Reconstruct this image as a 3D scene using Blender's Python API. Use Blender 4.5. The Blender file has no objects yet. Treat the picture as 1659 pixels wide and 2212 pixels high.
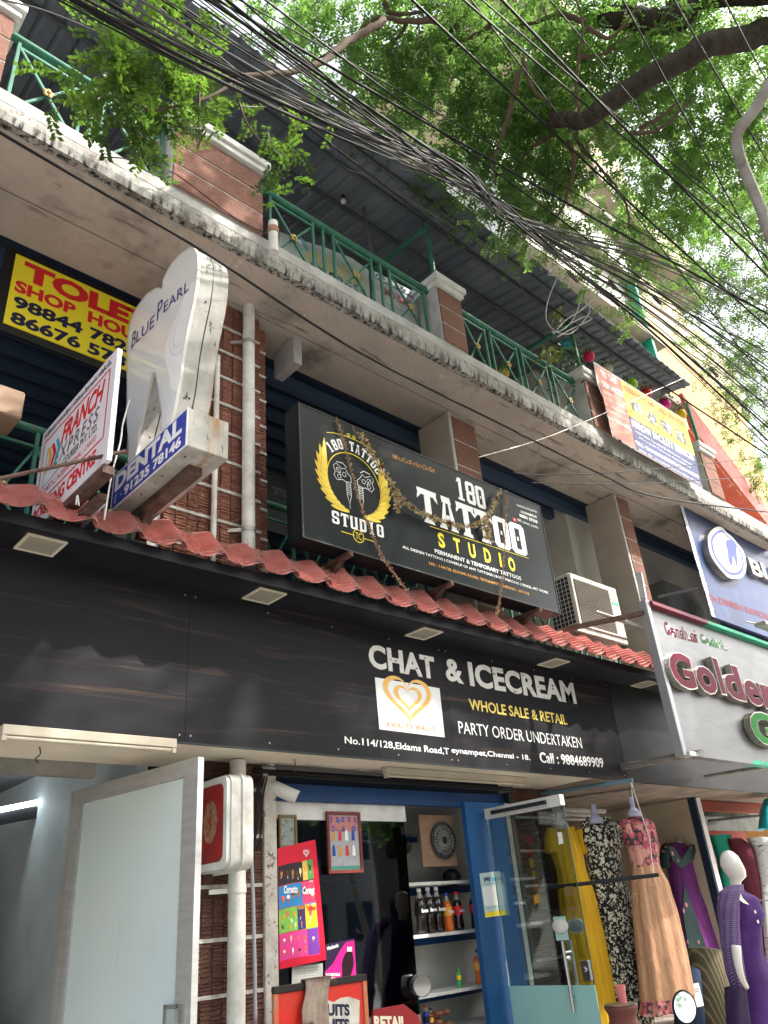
import bpy, math, random
import numpy as np
from mathutils import Vector, Matrix
R = random.Random(7)
NR = np.random.default_rng(11)
sc = bpy.context.scene
COL = sc.collection
# ------------------------------------------------------------ camera (solved from the vanishing points of the street front)
FPX = 1685.72; CX, CY = 829.5, 1106.0; PW, PH = 1659.0, 2212.0
AX = np.array([[0.74003517, 0.25950002, 0.62048988],      # world X (along the street) in camera axes x right, y down, z forward
               [-0.66791813, 0.39185531, 0.63272014],     # world Y (into the building)
               [-0.07895136, -0.8826716, 0.46331148]])    # world Z
CAMH = 1.6
cam = bpy.data.cameras.new('camera'); co = bpy.data.objects.new('camera', cam); COL.objects.link(co)
m = Matrix.Identity(4)
for i in range(3):
    m[i][0] = AX[i][0]; m[i][1] = -AX[i][1]; m[i][2] = -AX[i][2]
m[2][3] = CAMH
co.matrix_world = m
cam.sensor_fit = 'VERTICAL'; cam.sensor_height = 36; cam.lens = 36 * FPX / PH
cam.clip_start = 0.05; cam.clip_end = 3000
sc.camera = co
# ------------------------------------------------------------ light
SUN = Vector((0.50, -0.52, 0.78)).normalized()
el = math.asin(SUN.z); az = math.atan2(SUN.x, SUN.y)
w = bpy.data.worlds.new('World'); sc.world = w; w.use_nodes = True
nt = w.node_tree; nt.nodes.clear()
out = nt.nodes.new('ShaderNodeOutputWorld'); bg = nt.nodes.new('ShaderNodeBackground'); sky = nt.nodes.new('ShaderNodeTexSky')
sky.sky_type = 'NISHITA'; sky.sun_disc = False; sky.sun_elevation = el; sky.sun_rotation = az
sky.air_density = 1.0; sky.dust_density = 6.0; sky.ozone_density = 0.6
hs = nt.nodes.new('ShaderNodeHueSaturation'); hs.inputs['Saturation'].default_value = 0.42
nt.links.new(sky.outputs[0], hs.inputs['Color']); nt.links.new(hs.outputs[0], bg.inputs['Color'])
bg.inputs['Strength'].default_value = 0.15
nt.links.new(bg.outputs[0], out.inputs[0])
sl = bpy.data.lights.new('sun', 'SUN'); sl.energy = 2.6; sl.angle = math.radians(0.8); sl.color = (1, 0.95, 0.87)
so = bpy.data.objects.new('sun', sl); COL.objects.link(so)
so.rotation_euler = SUN.to_track_quat('Z', 'Y').to_euler(); so.location = (0, 0, 30)
sc.view_settings.view_transform = 'Standard'; sc.view_settings.look = 'None'
sc.view_settings.gamma = 1; sc.view_settings.use_curve_mapping = False
sc.view_settings.exposure = 1.88
# ------------------------------------------------------------ from a point of the photograph to a point of the street
def ray(x, y): return AX @ np.array([x - CX, y - CY, FPX])
def at(x, y, Y):
    d = ray(x, y); k = Y / d[1]; return Vector((d[0] * k, Y, CAMH + d[2] * k))
def atz(x, y, Z):
    d = ray(x, y); k = (Z - CAMH) / d[2]; return Vector((d[0] * k, d[1] * k, Z))
def atx(x, y, X):
    d = ray(x, y); k = X / d[0]; return Vector((X, d[1] * k, CAMH + d[2] * k))
def atd(x, y, D):
    d = ray(x, y); d = d / np.linalg.norm(d) * D; return Vector((d[0], d[1], CAMH + d[2]))
def proj(p):
    q = AX.T @ (np.array(p) - np.array([0, 0, CAMH])); return CX + FPX * q[0] / q[2], CY + FPX * q[1] / q[2]
def zoom(s, ox, oy): return lambda x, y: (ox + s * x, oy + s * y)
c1 = zoom(.5, 0, 0); c2 = zoom(.5, 829.5, 0); c3 = zoom(.4056, 0, 486); c4 = zoom(.3418, 567, 364.5); c5 = zoom(.414, 972, 486)
c6 = zoom(.415, 567, 850.5); c7 = zoom(.4394, 0, 1012.5); c8 = zoom(.4394, 729, 1255.5); c9 = zoom(.293, 1215, 1053)
c10 = zoom(.3662, 0, 1604); c11 = zoom(.3662, 551, 1685); c12 = zoom(.3662, 1051.5, 1604.6)
r1 = zoom(.25, 0, 0); r2 = zoom(.25, 0, 996); r3 = zoom(.25, 729, 1174.5); r4 = zoom(.2676, 1215, 162); r5 = zoom(.2676, 1215, 648); r6 = zoom(.2385, 1377, 1685)
def rad(px_, P):
    'real radius that spans px_ picture units at the point P'
    q = AX.T @ (np.array(P) - np.array([0, 0, CAMH])); return px_ * q[2] / FPX
def fit_w(px_, P, thin):
    'half width of an oval whose depth is thin times its width, spanning px_ to either side'
    h = rad(px_, P); d = Vector((P[0], P[1])).normalized(); return h / math.sqrt(d.y ** 2 + (thin * d.x) ** 2)
class Frame:
    """a flat surface in the street: origin, horizontal axis U, upward axis V, outward normal N"""
    def __init__(s, o, u, v=(0, 0, 1)):
        s.o = Vector(o); s.u = Vector(u).normalized(); s.v = Vector(v).normalized(); s.n = s.u.cross(s.v).normalized()
    def px(s, x, y):
        d = Vector(ray(x, y)); c = Vector((0, 0, CAMH)); k = (s.o - c).dot(s.n) / d.dot(s.n); p = c + d * k - s.o
        return p.dot(s.u), p.dot(s.v)
    def P(s, u, v, n=0.0): return s.o + s.u * u + s.v * v + s.n * n
def front(Y): return Frame((0, Y, 0), (1, 0, 0))       # faces the street (-Y)
def side(X): return Frame((X, 0, 0), (0, -1, 0))       # faces -X
# ------------------------------------------------------------ materials
def mat(name, col, rough=.6, metal=0, col2=None, scale=6, bump=0, bscale=60, stretch=(1, 1, 1), detail=6, lo=.35, hi=.65, spec=.25, trans=0, coat=0):
    M = bpy.data.materials.new(name); M.use_nodes = True; t = M.node_tree; b = t.nodes['Principled BSDF']
    b.inputs['Base Color'].default_value = (*col, 1); b.inputs['Roughness'].default_value = rough; b.inputs['Metallic'].default_value = metal
    b.inputs['Specular IOR Level'].default_value = spec; b.inputs['Coat Weight'].default_value = coat
    tc = t.nodes.new('ShaderNodeTexCoord'); mp = t.nodes.new('ShaderNodeMapping'); mp.inputs['Scale'].default_value = stretch
    t.links.new(tc.outputs['Object'], mp.inputs['Vector'])
    if col2 is not None:
        n = t.nodes.new('ShaderNodeTexNoise'); n.inputs['Scale'].default_value = scale; n.inputs['Detail'].default_value = detail; n.inputs['Roughness'].default_value = .62
        r = t.nodes.new('ShaderNodeMapRange'); r.inputs[1].default_value = lo; r.inputs[2].default_value = hi
        x = t.nodes.new('ShaderNodeMix'); x.data_type = 'RGBA'; x.inputs[6].default_value = (*col, 1); x.inputs[7].default_value = (*col2, 1)
        t.links.new(mp.outputs[0], n.inputs['Vector']); t.links.new(n.outputs[0], r.inputs[0]); t.links.new(r.outputs[0], x.inputs[0]); t.links.new(x.outputs[2], b.inputs['Base Color'])
    if bump:
        n2 = t.nodes.new('ShaderNodeTexNoise'); n2.inputs['Scale'].default_value = bscale; n2.inputs['Detail'].default_value = 5
        bp = t.nodes.new('ShaderNodeBump'); bp.inputs['Strength'].default_value = bump; bp.inputs['Distance'].default_value = .02
        t.links.new(mp.outputs[0], n2.inputs['Vector']); t.links.new(n2.outputs[0], bp.inputs['Height']); t.links.new(bp.outputs[0], b.inputs['Normal'])
    return M
def vary(M, amt=.3, col=None):
    'each piece its own shade (object random)'
    t = M.node_tree; b = t.nodes['Principled BSDF']; oi = t.nodes.new('ShaderNodeObjectInfo'); r = t.nodes.new('ShaderNodeMapRange'); r.inputs[3].default_value = 1 - amt; r.inputs[4].default_value = 1 + amt * .6
    x = t.nodes.new('ShaderNodeMix'); x.data_type = 'RGBA'; x.blend_type = 'MULTIPLY'; x.inputs[0].default_value = 1; c = t.nodes.new('ShaderNodeCombineColor')
    t.links.new(oi.outputs['Random'], r.inputs[0]); [t.links.new(r.outputs[0], c.inputs[i]) for i in range(3)]; t.links.new(c.outputs[0], x.inputs[7]); t.links.new(b.inputs['Base Color'].links[0].from_socket, x.inputs[6]); t.links.new(x.outputs[2], b.inputs['Base Color']); return M
def emit(name, col, s):
    M = mat(name, col); b = M.node_tree.nodes['Principled BSDF']
    b.inputs['Emission Color'].default_value = (*col, 1); b.inputs['Emission Strength'].default_value = s; return M
def layer(M, col, scale, lo, hi, stretch=(1, 1, 1), detail=8, zr=None, axis=2, mode='noise', rough=.65):
    """lays a second stain or print colour over what feeds the base colour; zr = (from, to) limits it along one axis"""
    t = M.node_tree; b = t.nodes['Principled BSDF']
    tc = t.nodes.new('ShaderNodeTexCoord'); mp = t.nodes.new('ShaderNodeMapping'); mp.inputs['Scale'].default_value = stretch
    t.links.new(tc.outputs['Object'], mp.inputs['Vector'])
    if mode == 'noise':
        n = t.nodes.new('ShaderNodeTexNoise'); n.inputs['Scale'].default_value = scale; n.inputs['Detail'].default_value = detail; n.inputs['Roughness'].default_value = rough; o = n.outputs[0]
    elif mode == 'voronoi':
        n = t.nodes.new('ShaderNodeTexVoronoi'); n.inputs['Scale'].default_value = scale; o = n.outputs['Distance']
    else:
        n = t.nodes.new('ShaderNodeTexWave'); n.inputs['Scale'].default_value = scale; n.inputs['Distortion'].default_value = detail; n.bands_direction = mode; o = n.outputs[1]
    t.links.new(mp.outputs[0], n.inputs['Vector'])
    r = t.nodes.new('ShaderNodeMapRange'); r.inputs[1].default_value = lo; r.inputs[2].default_value = hi; t.links.new(o, r.inputs[0]); fac = r.outputs[0]
    if zr:
        s = t.nodes.new('ShaderNodeSeparateXYZ'); t.links.new(tc.outputs['Object'], s.inputs[0])
        q = t.nodes.new('ShaderNodeMapRange'); q.inputs[1].default_value = zr[0]; q.inputs[2].default_value = zr[1]; t.links.new(s.outputs[axis], q.inputs[0])
        k = t.nodes.new('ShaderNodeMath'); k.operation = 'MULTIPLY'; t.links.new(fac, k.inputs[0]); t.links.new(q.outputs[0], k.inputs[1]); fac = k.outputs[0]
    x = t.nodes.new('ShaderNodeMix'); x.data_type = 'RGBA'; x.inputs[7].default_value = (*col, 1); t.links.new(fac, x.inputs[0])
    if b.inputs['Base Color'].links: t.links.new(b.inputs['Base Color'].links[0].from_socket, x.inputs[6])
    else: x.inputs[6].default_value = b.inputs['Base Color'].default_value
    t.links.new(x.outputs[2], b.inputs['Base Color']); return M
def glass(name, tint=(.8, .9, .88), refl=.12, rough=.02):
    M = bpy.data.materials.new(name); M.use_nodes = True; t = M.node_tree; t.nodes.clear()
    o = t.nodes.new('ShaderNodeOutputMaterial'); g = t.nodes.new('ShaderNodeBsdfGlossy'); g.inputs['Roughness'].default_value = rough
    tr = t.nodes.new('ShaderNodeBsdfTransparent'); tr.inputs[0].default_value = (*tint, 1); mx = t.nodes.new('ShaderNodeMixShader')
    f = t.nodes.new('ShaderNodeFresnel'); f.inputs[0].default_value = 1.5; a = t.nodes.new('ShaderNodeMath'); a.operation = 'ADD'; a.inputs[1].default_value = refl
    t.links.new(f.outputs[0], a.inputs[0]); t.links.new(a.outputs[0], mx.inputs[0]); t.links.new(tr.outputs[0], mx.inputs[1]); t.links.new(g.outputs[0], mx.inputs[2]); t.links.new(mx.outputs[0], o.inputs[0])
    return M
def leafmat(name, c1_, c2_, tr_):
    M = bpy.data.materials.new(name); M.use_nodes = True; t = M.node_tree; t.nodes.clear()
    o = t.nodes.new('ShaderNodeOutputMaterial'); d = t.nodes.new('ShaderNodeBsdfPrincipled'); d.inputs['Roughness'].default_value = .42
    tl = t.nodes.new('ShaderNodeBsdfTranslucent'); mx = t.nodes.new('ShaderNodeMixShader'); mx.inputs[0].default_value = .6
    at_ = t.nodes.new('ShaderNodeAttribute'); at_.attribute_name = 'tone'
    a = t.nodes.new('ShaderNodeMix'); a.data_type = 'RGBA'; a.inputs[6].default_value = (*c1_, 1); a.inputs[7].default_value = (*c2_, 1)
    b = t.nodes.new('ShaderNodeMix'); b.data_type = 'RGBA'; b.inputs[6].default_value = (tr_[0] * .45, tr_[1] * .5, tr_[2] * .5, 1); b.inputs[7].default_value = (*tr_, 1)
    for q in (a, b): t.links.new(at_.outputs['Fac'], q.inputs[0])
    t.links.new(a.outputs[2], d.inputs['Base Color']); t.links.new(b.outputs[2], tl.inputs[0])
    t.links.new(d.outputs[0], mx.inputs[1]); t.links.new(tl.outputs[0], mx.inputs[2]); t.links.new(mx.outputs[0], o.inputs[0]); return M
# ------------------------------------------------------------ objects
def empty(name, loc, label, cat, group=None, kind=None):
    o = bpy.data.objects.new(name, None); o.empty_display_size = .1; COL.objects.link(o); o.location = loc
    return tag(o, label, cat, group, kind)
def tag(o, label=None, cat=None, group=None, kind=None):
    if label: o['label'] = label
    if cat: o['category'] = cat
    if group: o['group'] = group
    if kind: o['kind'] = kind
    return o
def base(o):
    v = Vector((0, 0, 0))
    while o is not None: v += o.location; o = o.parent
    return v
def link(name, me, mats, parent=None, smooth=False, loc=None):
    o = bpy.data.objects.new(name, me); COL.objects.link(o)
    for x in (mats if isinstance(mats, (list, tuple)) else [mats]): me.materials.append(x)
    if parent is not None: o.parent = parent
    if smooth and len(me.polygons): me.polygons.foreach_set('use_smooth', [True] * len(me.polygons))
    return o
class MB:
    def __init__(s): s.v = []; s.f = []; s.m = []
    def add(s, vs, fs, mi=0):
        k = len(s.v); s.v += [tuple(p) for p in vs]; s.f += [tuple(i + k for i in f) for f in fs]; s.m += [mi] * len(fs); return s
    def box(s, x0, y0, z0, x1, y1, z1, mi=0):
        return s.add([(x0, y0, z0), (x1, y0, z0), (x1, y1, z0), (x0, y1, z0), (x0, y0, z1), (x1, y0, z1), (x1, y1, z1), (x0, y1, z1)],
                     [(0, 3, 2, 1), (4, 5, 6, 7), (0, 1, 5, 4), (1, 2, 6, 5), (2, 3, 7, 6), (3, 0, 4, 7)], mi)
    def fbox(s, F, u0, v0, u1, v1, n0, n1, mi=0): return s.prism(F, [(u0, v0), (u1, v0), (u1, v1), (u0, v1)], n0, n1, mi)
    def prism(s, F, uv, n0, n1, mi=0, mside=None):
        n = len(uv); a = [F.P(u, v, n0) for u, v in uv]; b = [F.P(u, v, n1) for u, v in uv]
        s.add(a + b, [tuple(range(n, 2 * n))] + [tuple(reversed(range(n)))], mi)
        return s.add(a + b, [(i, (i + 1) % n, n + (i + 1) % n, n + i) for i in range(n)], mi if mside is None else mside)
    def beam(s, p, q, w, h=None, up=(0, 0, 1), mi=0):
        p = Vector(p); q = Vector(q); d = (q - p).normalized(); up = Vector(up)
        if abs(d.dot(up)) > .98: up = Vector((0, 1, 0))
        a = d.cross(up).normalized(); b = a.cross(d).normalized(); h = w if h is None else h
        c = [(a * i * w / 2 + b * j * h / 2) for i, j in ((-1, -1), (1, -1), (1, 1), (-1, 1))]
        return s.add([p + x for x in c] + [q + x for x in c], [(3, 2, 1, 0), (4, 5, 6, 7), (0, 1, 5, 4), (1, 2, 6, 5), (2, 3, 7, 6), (3, 0, 4, 7)], mi)
    def tube(s, pts, r, n=8, mi=0, caps=True):
        pts = [Vector(p) for p in pts]; k = len(pts); rs = r if isinstance(r, (list, tuple)) else [r] * k; V = []; F = []
        prev = None
        for i, p in enumerate(pts):
            d = (pts[min(i + 1, k - 1)] - pts[max(i - 1, 0)]).normalized()
            if prev is None: a = d.cross(Vector((0, 0, 1)) if abs(d.z) < .9 else Vector((1, 0, 0))).normalized()
            else:
                a = (prev - d * prev.dot(d)).normalized()
            prev = a; b = d.cross(a)
            for j in range(n): t = 2 * math.pi * j / n; V.append(p + (a * math.cos(t) + b * math.sin(t)) * rs[i])
        for i in range(k - 1):
            for j in range(n): F.append((i * n + j, i * n + (j + 1) % n, (i + 1) * n + (j + 1) % n, (i + 1) * n + j))
        if caps: F += [tuple(reversed(range(n))), tuple(range((k - 1) * n, k * n))]
        return s.add(V, F, mi)
    def lathe(s, c, prof, n=16, mi=0, axis=None, sx=1, sy=1):
        """prof: (radius, height) along axis (default up)"""
        c = Vector(c); z = Vector(axis or (0, 0, 1)).normalized(); x = z.cross(Vector((0, 1, 0)) if abs(z.y) < .9 else Vector((1, 0, 0))).normalized(); y = z.cross(x)
        V = []; F = []
        for r, h in prof:
            for j in range(n): t = 2 * math.pi * j / n; V.append(c + x * math.cos(t) * r * sx + y * math.sin(t) * r * sy + z * h)
        k = len(prof)
        for i in range(k - 1):
            for j in range(n): F.append((i * n + j, i * n + (j + 1) % n, (i + 1) * n + (j + 1) % n, (i + 1) * n + j))
        F += [tuple(reversed(range(n))), tuple(range((k - 1) * n, k * n))]
        return s.add(V, F, mi)
    def ball(s, c, r, n=12, mi=0, sq=(1, 1, 1)):
        prof = [(max(r * math.sin(math.pi * i / 8), r * .01), -r * math.cos(math.pi * i / 8)) for i in range(9)]
        k = len(s.v); s.lathe((0, 0, 0), prof, n, mi)
        for i in range(k, len(s.v)): v = s.v[i]; s.v[i] = (c[0] + v[0] * sq[0], c[1] + v[1] * sq[1], c[2] + v[2] * sq[2])
        return s
    def build(s, name, mats, parent=None, smooth=False, bevel=0, auto=False):
        me = bpy.data.meshes.new(name); b = base(parent) if parent is not None else Vector((0, 0, 0))
        me.from_pydata([(v[0] - b.x, v[1] - b.y, v[2] - b.z) for v in s.v], [], s.f)
        o = link(name, me, mats, parent, smooth)
        if any(s.m): me.polygons.foreach_set('material_index', s.m)
        if auto:
            me.polygons.foreach_set('use_smooth', [True] * len(me.polygons)); md = o.modifiers.new('edge', 'EDGE_SPLIT'); md.split_angle = math.radians(40)
        if bevel:
            md = o.modifiers.new('bevel', 'BEVEL'); md.width = bevel; md.segments = 1; md.limit_method = 'ANGLE'
        return o
def spline(pts, n=8):
    P = [Vector(p) for p in pts]; P = [P[0] * 2 - P[1]] + P + [P[-1] * 2 - P[-2]]; o = []
    for i in range(1, len(P) - 2):
        a, b, c, d = P[i - 1:i + 3]
        for j in range(n):
            t = j / n; o.append(.5 * ((2 * b) + (c - a) * t + (2 * a - 5 * b + 4 * c - d) * t * t + (3 * b - a - 3 * c + d) * t ** 3))
    o.append(P[-2]); return o
_tc = {}
def textmesh(s, bold, shear, sp, extr, font=None, res=3):
    key = (s, bold, shear, sp, extr, res)
    if key in _tc: return _tc[key]
    cu = bpy.data.curves.new('t', 'FONT'); cu.body = s; cu.offset = bold; cu.shear = shear; cu.space_character = sp; cu.resolution_u = res; cu.extrude = extr; cu.fill_mode = 'BOTH' if extr else 'FRONT'
    cu.dimensions = '2D'
    o = bpy.data.objects.new('t', cu); me = bpy.data.meshes.new_from_object(o)
    v = np.zeros(len(me.vertices) * 3); me.vertices.foreach_get('co', v); v = v.reshape(-1, 3)
    f = [tuple(p.vertices) for p in me.polygons]
    bpy.data.objects.remove(o); bpy.data.curves.remove(cu); bpy.data.meshes.remove(me)
    if len(v): v[:, 0] -= v[:, 0].min(); v[:, 1] -= v[:, 1].min()
    _tc[key] = (v, f); return _tc[key]
def write(s, F, u0, v0, u1, v1, M, parent, off=.002, bold=0.0, shear=0, sp=1.0, name='lettering', thick=0, rot=0, res=3, side_mat=None):
    """text filling the rectangle u0..u1, v0..v1 of the surface F"""
    v, f = textmesh(s, bold, shear, sp, 0.5 if thick else 0, res=res)
    if not len(v): return None
    wd = v[:, 0].max() or 1; hg = v[:, 1].max() or 1; b = base(parent) if parent is not None else Vector((0, 0, 0))
    uu = u0 + v[:, 0] / wd * (u1 - u0); vv = v0 + v[:, 1] / hg * (v1 - v0)
    if rot: vv = vv + (uu - u0) * rot
    nn = off + (v[:, 2] + .5) * thick if thick else np.full(len(v), off)
    P = np.outer(uu, F.u) + np.outer(vv, F.v) + np.outer(nn, F.n) + np.array(F.o) - np.array(b)
    me = bpy.data.meshes.new(name); me.from_pydata(P.tolist(), [], f)
    return link(name, me, M if side_mat is None else [M, side_mat], parent)
def wpx(s, F, a, b, h, M, parent, **k):
    """text whose baseline runs from pixel a to pixel b and is h metres tall"""
    u0, v0 = F.px(*a); u1, v1 = F.px(*b)
    return write(s, F, u0, v0, u1, v0 + h, M, parent, rot=(v1 - v0) / (u1 - u0), **k)
def wq(s, F, tl, bl, br, M, parent, **k):
    """text whose left edge runs tl..bl and whose baseline ends at br (pixels)"""
    h = F.px(*tl)[1] - F.px(*bl)[1]; return wpx(s, F, bl, br, h, M, parent, **k)
# ------------------------------------------------------------ palette
K = {}
K['white'] = mat('white_paint', (.72, .72, .70), .6, col2=(.55, .54, .51), scale=5, bump=.1)
K['print_white'] = mat('print_white', (.82, .82, .82), .5)
K['plaster'] = layer(mat('soffit_plaster', (.47, .405, .35), .9, col2=(.37, .325, .285), scale=1.6, bump=.5, bscale=18), (.13, .12, .105), 1.1, .56, .72); layer(K['plaster'], (.20, .17, .14), 3.0, .60, .66, (.4, 3, 1), detail=12); layer(K['plaster'], (.56, .50, .44), 5.0, .64, .68, detail=10)
K['plaster_side'] = mat('beige_plaster', (.46, .39, .33), .9, col2=(.36, .31, .26), scale=2, bump=.25)
K['lip'] = layer(layer(layer(mat('stained_lip', (.43, .42, .39), .9, col2=(.27, .26, .235), scale=4, bump=.2), (.020, .018, .016), 9, .47, .60, (2.4, 2.4, .30), zr=(.15, .01)), (.020, .018, .016), 2.2, .50, .70, (2, 2, 1), zr=(.14, .0)), (.10, .035, .022), 14, .56, .62, (1.5, 1, 1), zr=(.05, .16))
K['band'] = mat('whitewashed_band', (.49, .475, .45), .85, col2=(.31, .30, .275), scale=3.5, bump=.3, lo=.42, hi=.72)
K['brick'] = mat('red_ribbed_cladding', (.33, .17, .13), .85, col2=(.24, .115, .085), scale=14, bump=1.0, bscale=26, stretch=(1, 1, 9))
K['joint'] = mat('white_joint', (.62, .60, .56), .9, col2=(.42, .38, .34), scale=20, bump=.4)
K['rail'] = layer(mat('green_rail_paint', (.05, .20, .13), .5, col2=(.035, .13, .09), scale=7), (.10, .07, .045), 13, .62, .68)
K['gold'] = mat('brass_rosette', (.50, .38, .15), .45, metal=.4, col2=(.3, .22, .08), scale=30)
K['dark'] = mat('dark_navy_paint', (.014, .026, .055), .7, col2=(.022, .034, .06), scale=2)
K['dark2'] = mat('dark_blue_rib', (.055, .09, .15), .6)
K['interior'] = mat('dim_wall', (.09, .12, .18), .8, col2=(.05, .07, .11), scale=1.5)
K['sheet'] = layer(mat('corrugated_sheet', (.19, .215, .25), .5, metal=.2, col2=(.11, .13, .16), scale=1.6, stretch=(1, .25, 1)), (.05, .045, .04), 3, .6, .8)
K['steel_dark'] = mat('dark_steel', (.03, .035, .04), .5, metal=.4)
K['rust'] = mat('rusty_steel', (.085, .045, .035), .75, metal=.3, col2=(.16, .11, .09), scale=12, bump=.3)
K['galv'] = mat('galvanised_steel', (.42, .41, .38), .5, metal=.6, col2=(.20, .16, .12), scale=9, lo=.45, hi=.75)
K['alu'] = mat('brushed_aluminium', (.60, .60, .585), .42, metal=.5, col2=(.50, .50, .49), scale=4, stretch=(1, 1, 6))
K['tile'] = layer(mat('red_plastic_tile', (.60, .235, .21), .65, col2=(.48, .15, .13), scale=5, bump=.15), (.60, .45, .41), 3.0, .46, .74); layer(K['tile'], (.16, .07, .06), 6, .60, .72); vary(K['tile'], .28)
K['leaf_dry'] = mat('dry_litter', (.36, .20, .06), .8, col2=(.20, .10, .03), scale=30)
# ebony laminate: fine streaks running along the board
K['ebony'] = layer(layer(mat('ebony_laminate', (.016, .0155, .0185), .6, spec=.12), (.075, .048, .038), 1.0, .55, .68, (.55, 1, 15), detail=10), (.018, .019, .025), 2.2, .5, .7, (.8, 1, 3)); layer(K['ebony'], (.030, .029, .029), .6, .56, .9, (1, 1, 2.5), detail=14)
K['blackboard'] = mat('black_board', (.011, .011, .013), .38, spec=.22, col2=(.02, .019, .019), scale=2.5)
K['soffit_black'] = mat('black_soffit', (.010, .012, .018), .5, col2=(.017, .018, .024), scale=3)
K['lens'] = mat('downlight_lens', (.34, .315, .25), .5)
K['cream'] = layer(mat('cream_ceiling', (.76, .69, .57), .8, col2=(.64, .57, .46), scale=2.2, bump=.15), (.16, .13, .10), 3, .66, .8)
K['pvc'] = layer(mat('pvc_pipe', (.70, .69, .66), .5, col2=(.47, .45, .41), scale=6), (.20, .17, .13), 10, .66, .8, (1, 1, .4))
K['yellow'] = mat('print_yellow', (.86, .70, .03), .5)
K['red'] = mat('print_red', (.66, .02, .03), .5)
K['navy'] = mat('print_navy', (.012, .014, .05), .5)
K['blue'] = mat('print_blue', (.035, .055, .34), .45)
K['gold_print'] = mat('print_gold', (.62, .29, .05), .5)
K['orange'] = mat('print_orange', (.82, .40, .05), .5)
K['grey_print'] = mat('print_grey', (.12, .12, .13), .5)
K['black'] = mat('black_plastic', (.012, .012, .013), .5)
K['cable'] = mat('black_cable', (.012, .012, .013), .6)
K['cable_grey'] = mat('grey_cable', (.10, .10, .10), .6)
K['chrome'] = mat('polished_steel', (.62, .62, .62), .22, metal=1)
K['glass'] = glass('clear_glass', (.72, .80, .80), .08)
K['glass_shop'] = glass('shop_glass', (.66, .72, .74), .0)
# ============================================================ ground and street
g = MB(); g.add([(-400, -400, 0), (400, -400, 0), (400, 400, 0), (-400, 400, 0)], [(0, 1, 2, 3)])
tag(g.build('ground', mat('street_asphalt', (.27, .26, .25), .9, col2=(.17, .165, .16), scale=3, bump=.3)), kind='structure')
g = MB(); g.box(-20, 1.2, .0, 40, 4.6, .14)
tag(g.build('pavement', mat('pavement_concrete', (.50, .47, .43), .9, col2=(.38, .36, .33), scale=4, bump=.2)), kind='structure')
# ============================================================ the building
XL, XR = -4.0, 13.0
bld = empty('shop_building', (3, 6, 0), 'three storey shop building with brick clad piers and a long stained balcony slab', 'building')
ZS = 6.56
def part(mb, name, m_, parent=None, **k): return mb.build(name, m_, parent or bld, **k)
b = MB(); b.box(XL, 4.0, ZS, XR, 4.55, 6.70); b.box(XL, 4.57, ZS + .004, XR, 5.0, 6.70); b.box(XL, 4.54, ZS + .02, XR, 4.58, 6.6)
part(b, 'balcony_slab', K['plaster'])
b = MB()
n = 260; xs = [XL + (XR - XL) * i / n for i in range(n + 1)]        # the drip lip with an uneven, flaking front
for i in range(n):
    pass
V = []; F = []
for i, x in enumerate(xs):
    j = R.uniform(-.0012, .0012)
    V += [(x, 3.985 + j, ZS - .010 + R.uniform(-.0015, .0015)), (x, 3.97 + j, 6.615), (x, 3.975 + j, 6.70), (x, 4.06, 6.712), (x, 4.06, ZS - .004)]
for i in range(n):
    for a in range(5): F.append((i * 5 + a, i * 5 + (a + 1) % 5, (i + 1) * 5 + (a + 1) % 5, (i + 1) * 5 + a))
b.add(V, F); lp = part(b, 'slab_lip', K['lip']); lp.data.transform(Matrix.Translation((0, 0, -ZS + .012))); lp.location.z += ZS - .012
b = MB(); b.box(XL, 4.035, 6.70, XR, 4.5, 6.735); part(b, 'shadow_joint', mat('maroon_joint', (.14, .06, .05), .8, col2=(.22, .2, .19), scale=12))
b = MB(); b.box(XL, 4.0, 6.735, XR, 4.6, 6.86); part(b, 'parapet_band', K['band'], bevel=.006)
b = MB(); b.box(XL, 4.6, 6.72, XR, 9, 6.86); part(b, 'terrace_floor', K['plaster_side'])
# dark first floor interior
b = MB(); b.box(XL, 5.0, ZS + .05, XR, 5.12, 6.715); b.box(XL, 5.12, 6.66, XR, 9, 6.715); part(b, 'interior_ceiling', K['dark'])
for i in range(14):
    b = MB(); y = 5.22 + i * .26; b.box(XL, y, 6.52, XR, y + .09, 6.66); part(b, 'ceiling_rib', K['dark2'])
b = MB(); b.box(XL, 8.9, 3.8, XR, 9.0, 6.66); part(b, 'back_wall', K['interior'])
b = MB(); b.box(XL, 4.62, 3.78, XR, 9, 3.93); part(b, 'first_floor_slab', K['plaster_side'])
for x in (XL, 3.45, XR):
    b = MB(); b.box(x - .06, 5.3 if x == 3.45 else 4.62, 3.93, x + .06, 8.9, 6.66); part(b, 'partition_wall', K['interior'])
# upper storey: rear wall, side walls
b = MB(); b.box(XL, 6.3, 6.86, 2.9, 6.4, 9.4); b.box(2.9, 7.6, 6.86, XR, 7.7, 9.6); part(b, 'terrace_wall', mat('blue_grey_wall', (.15, .165, .20), .85, col2=(.20, .215, .25), scale=1.3, bump=.2))
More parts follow.
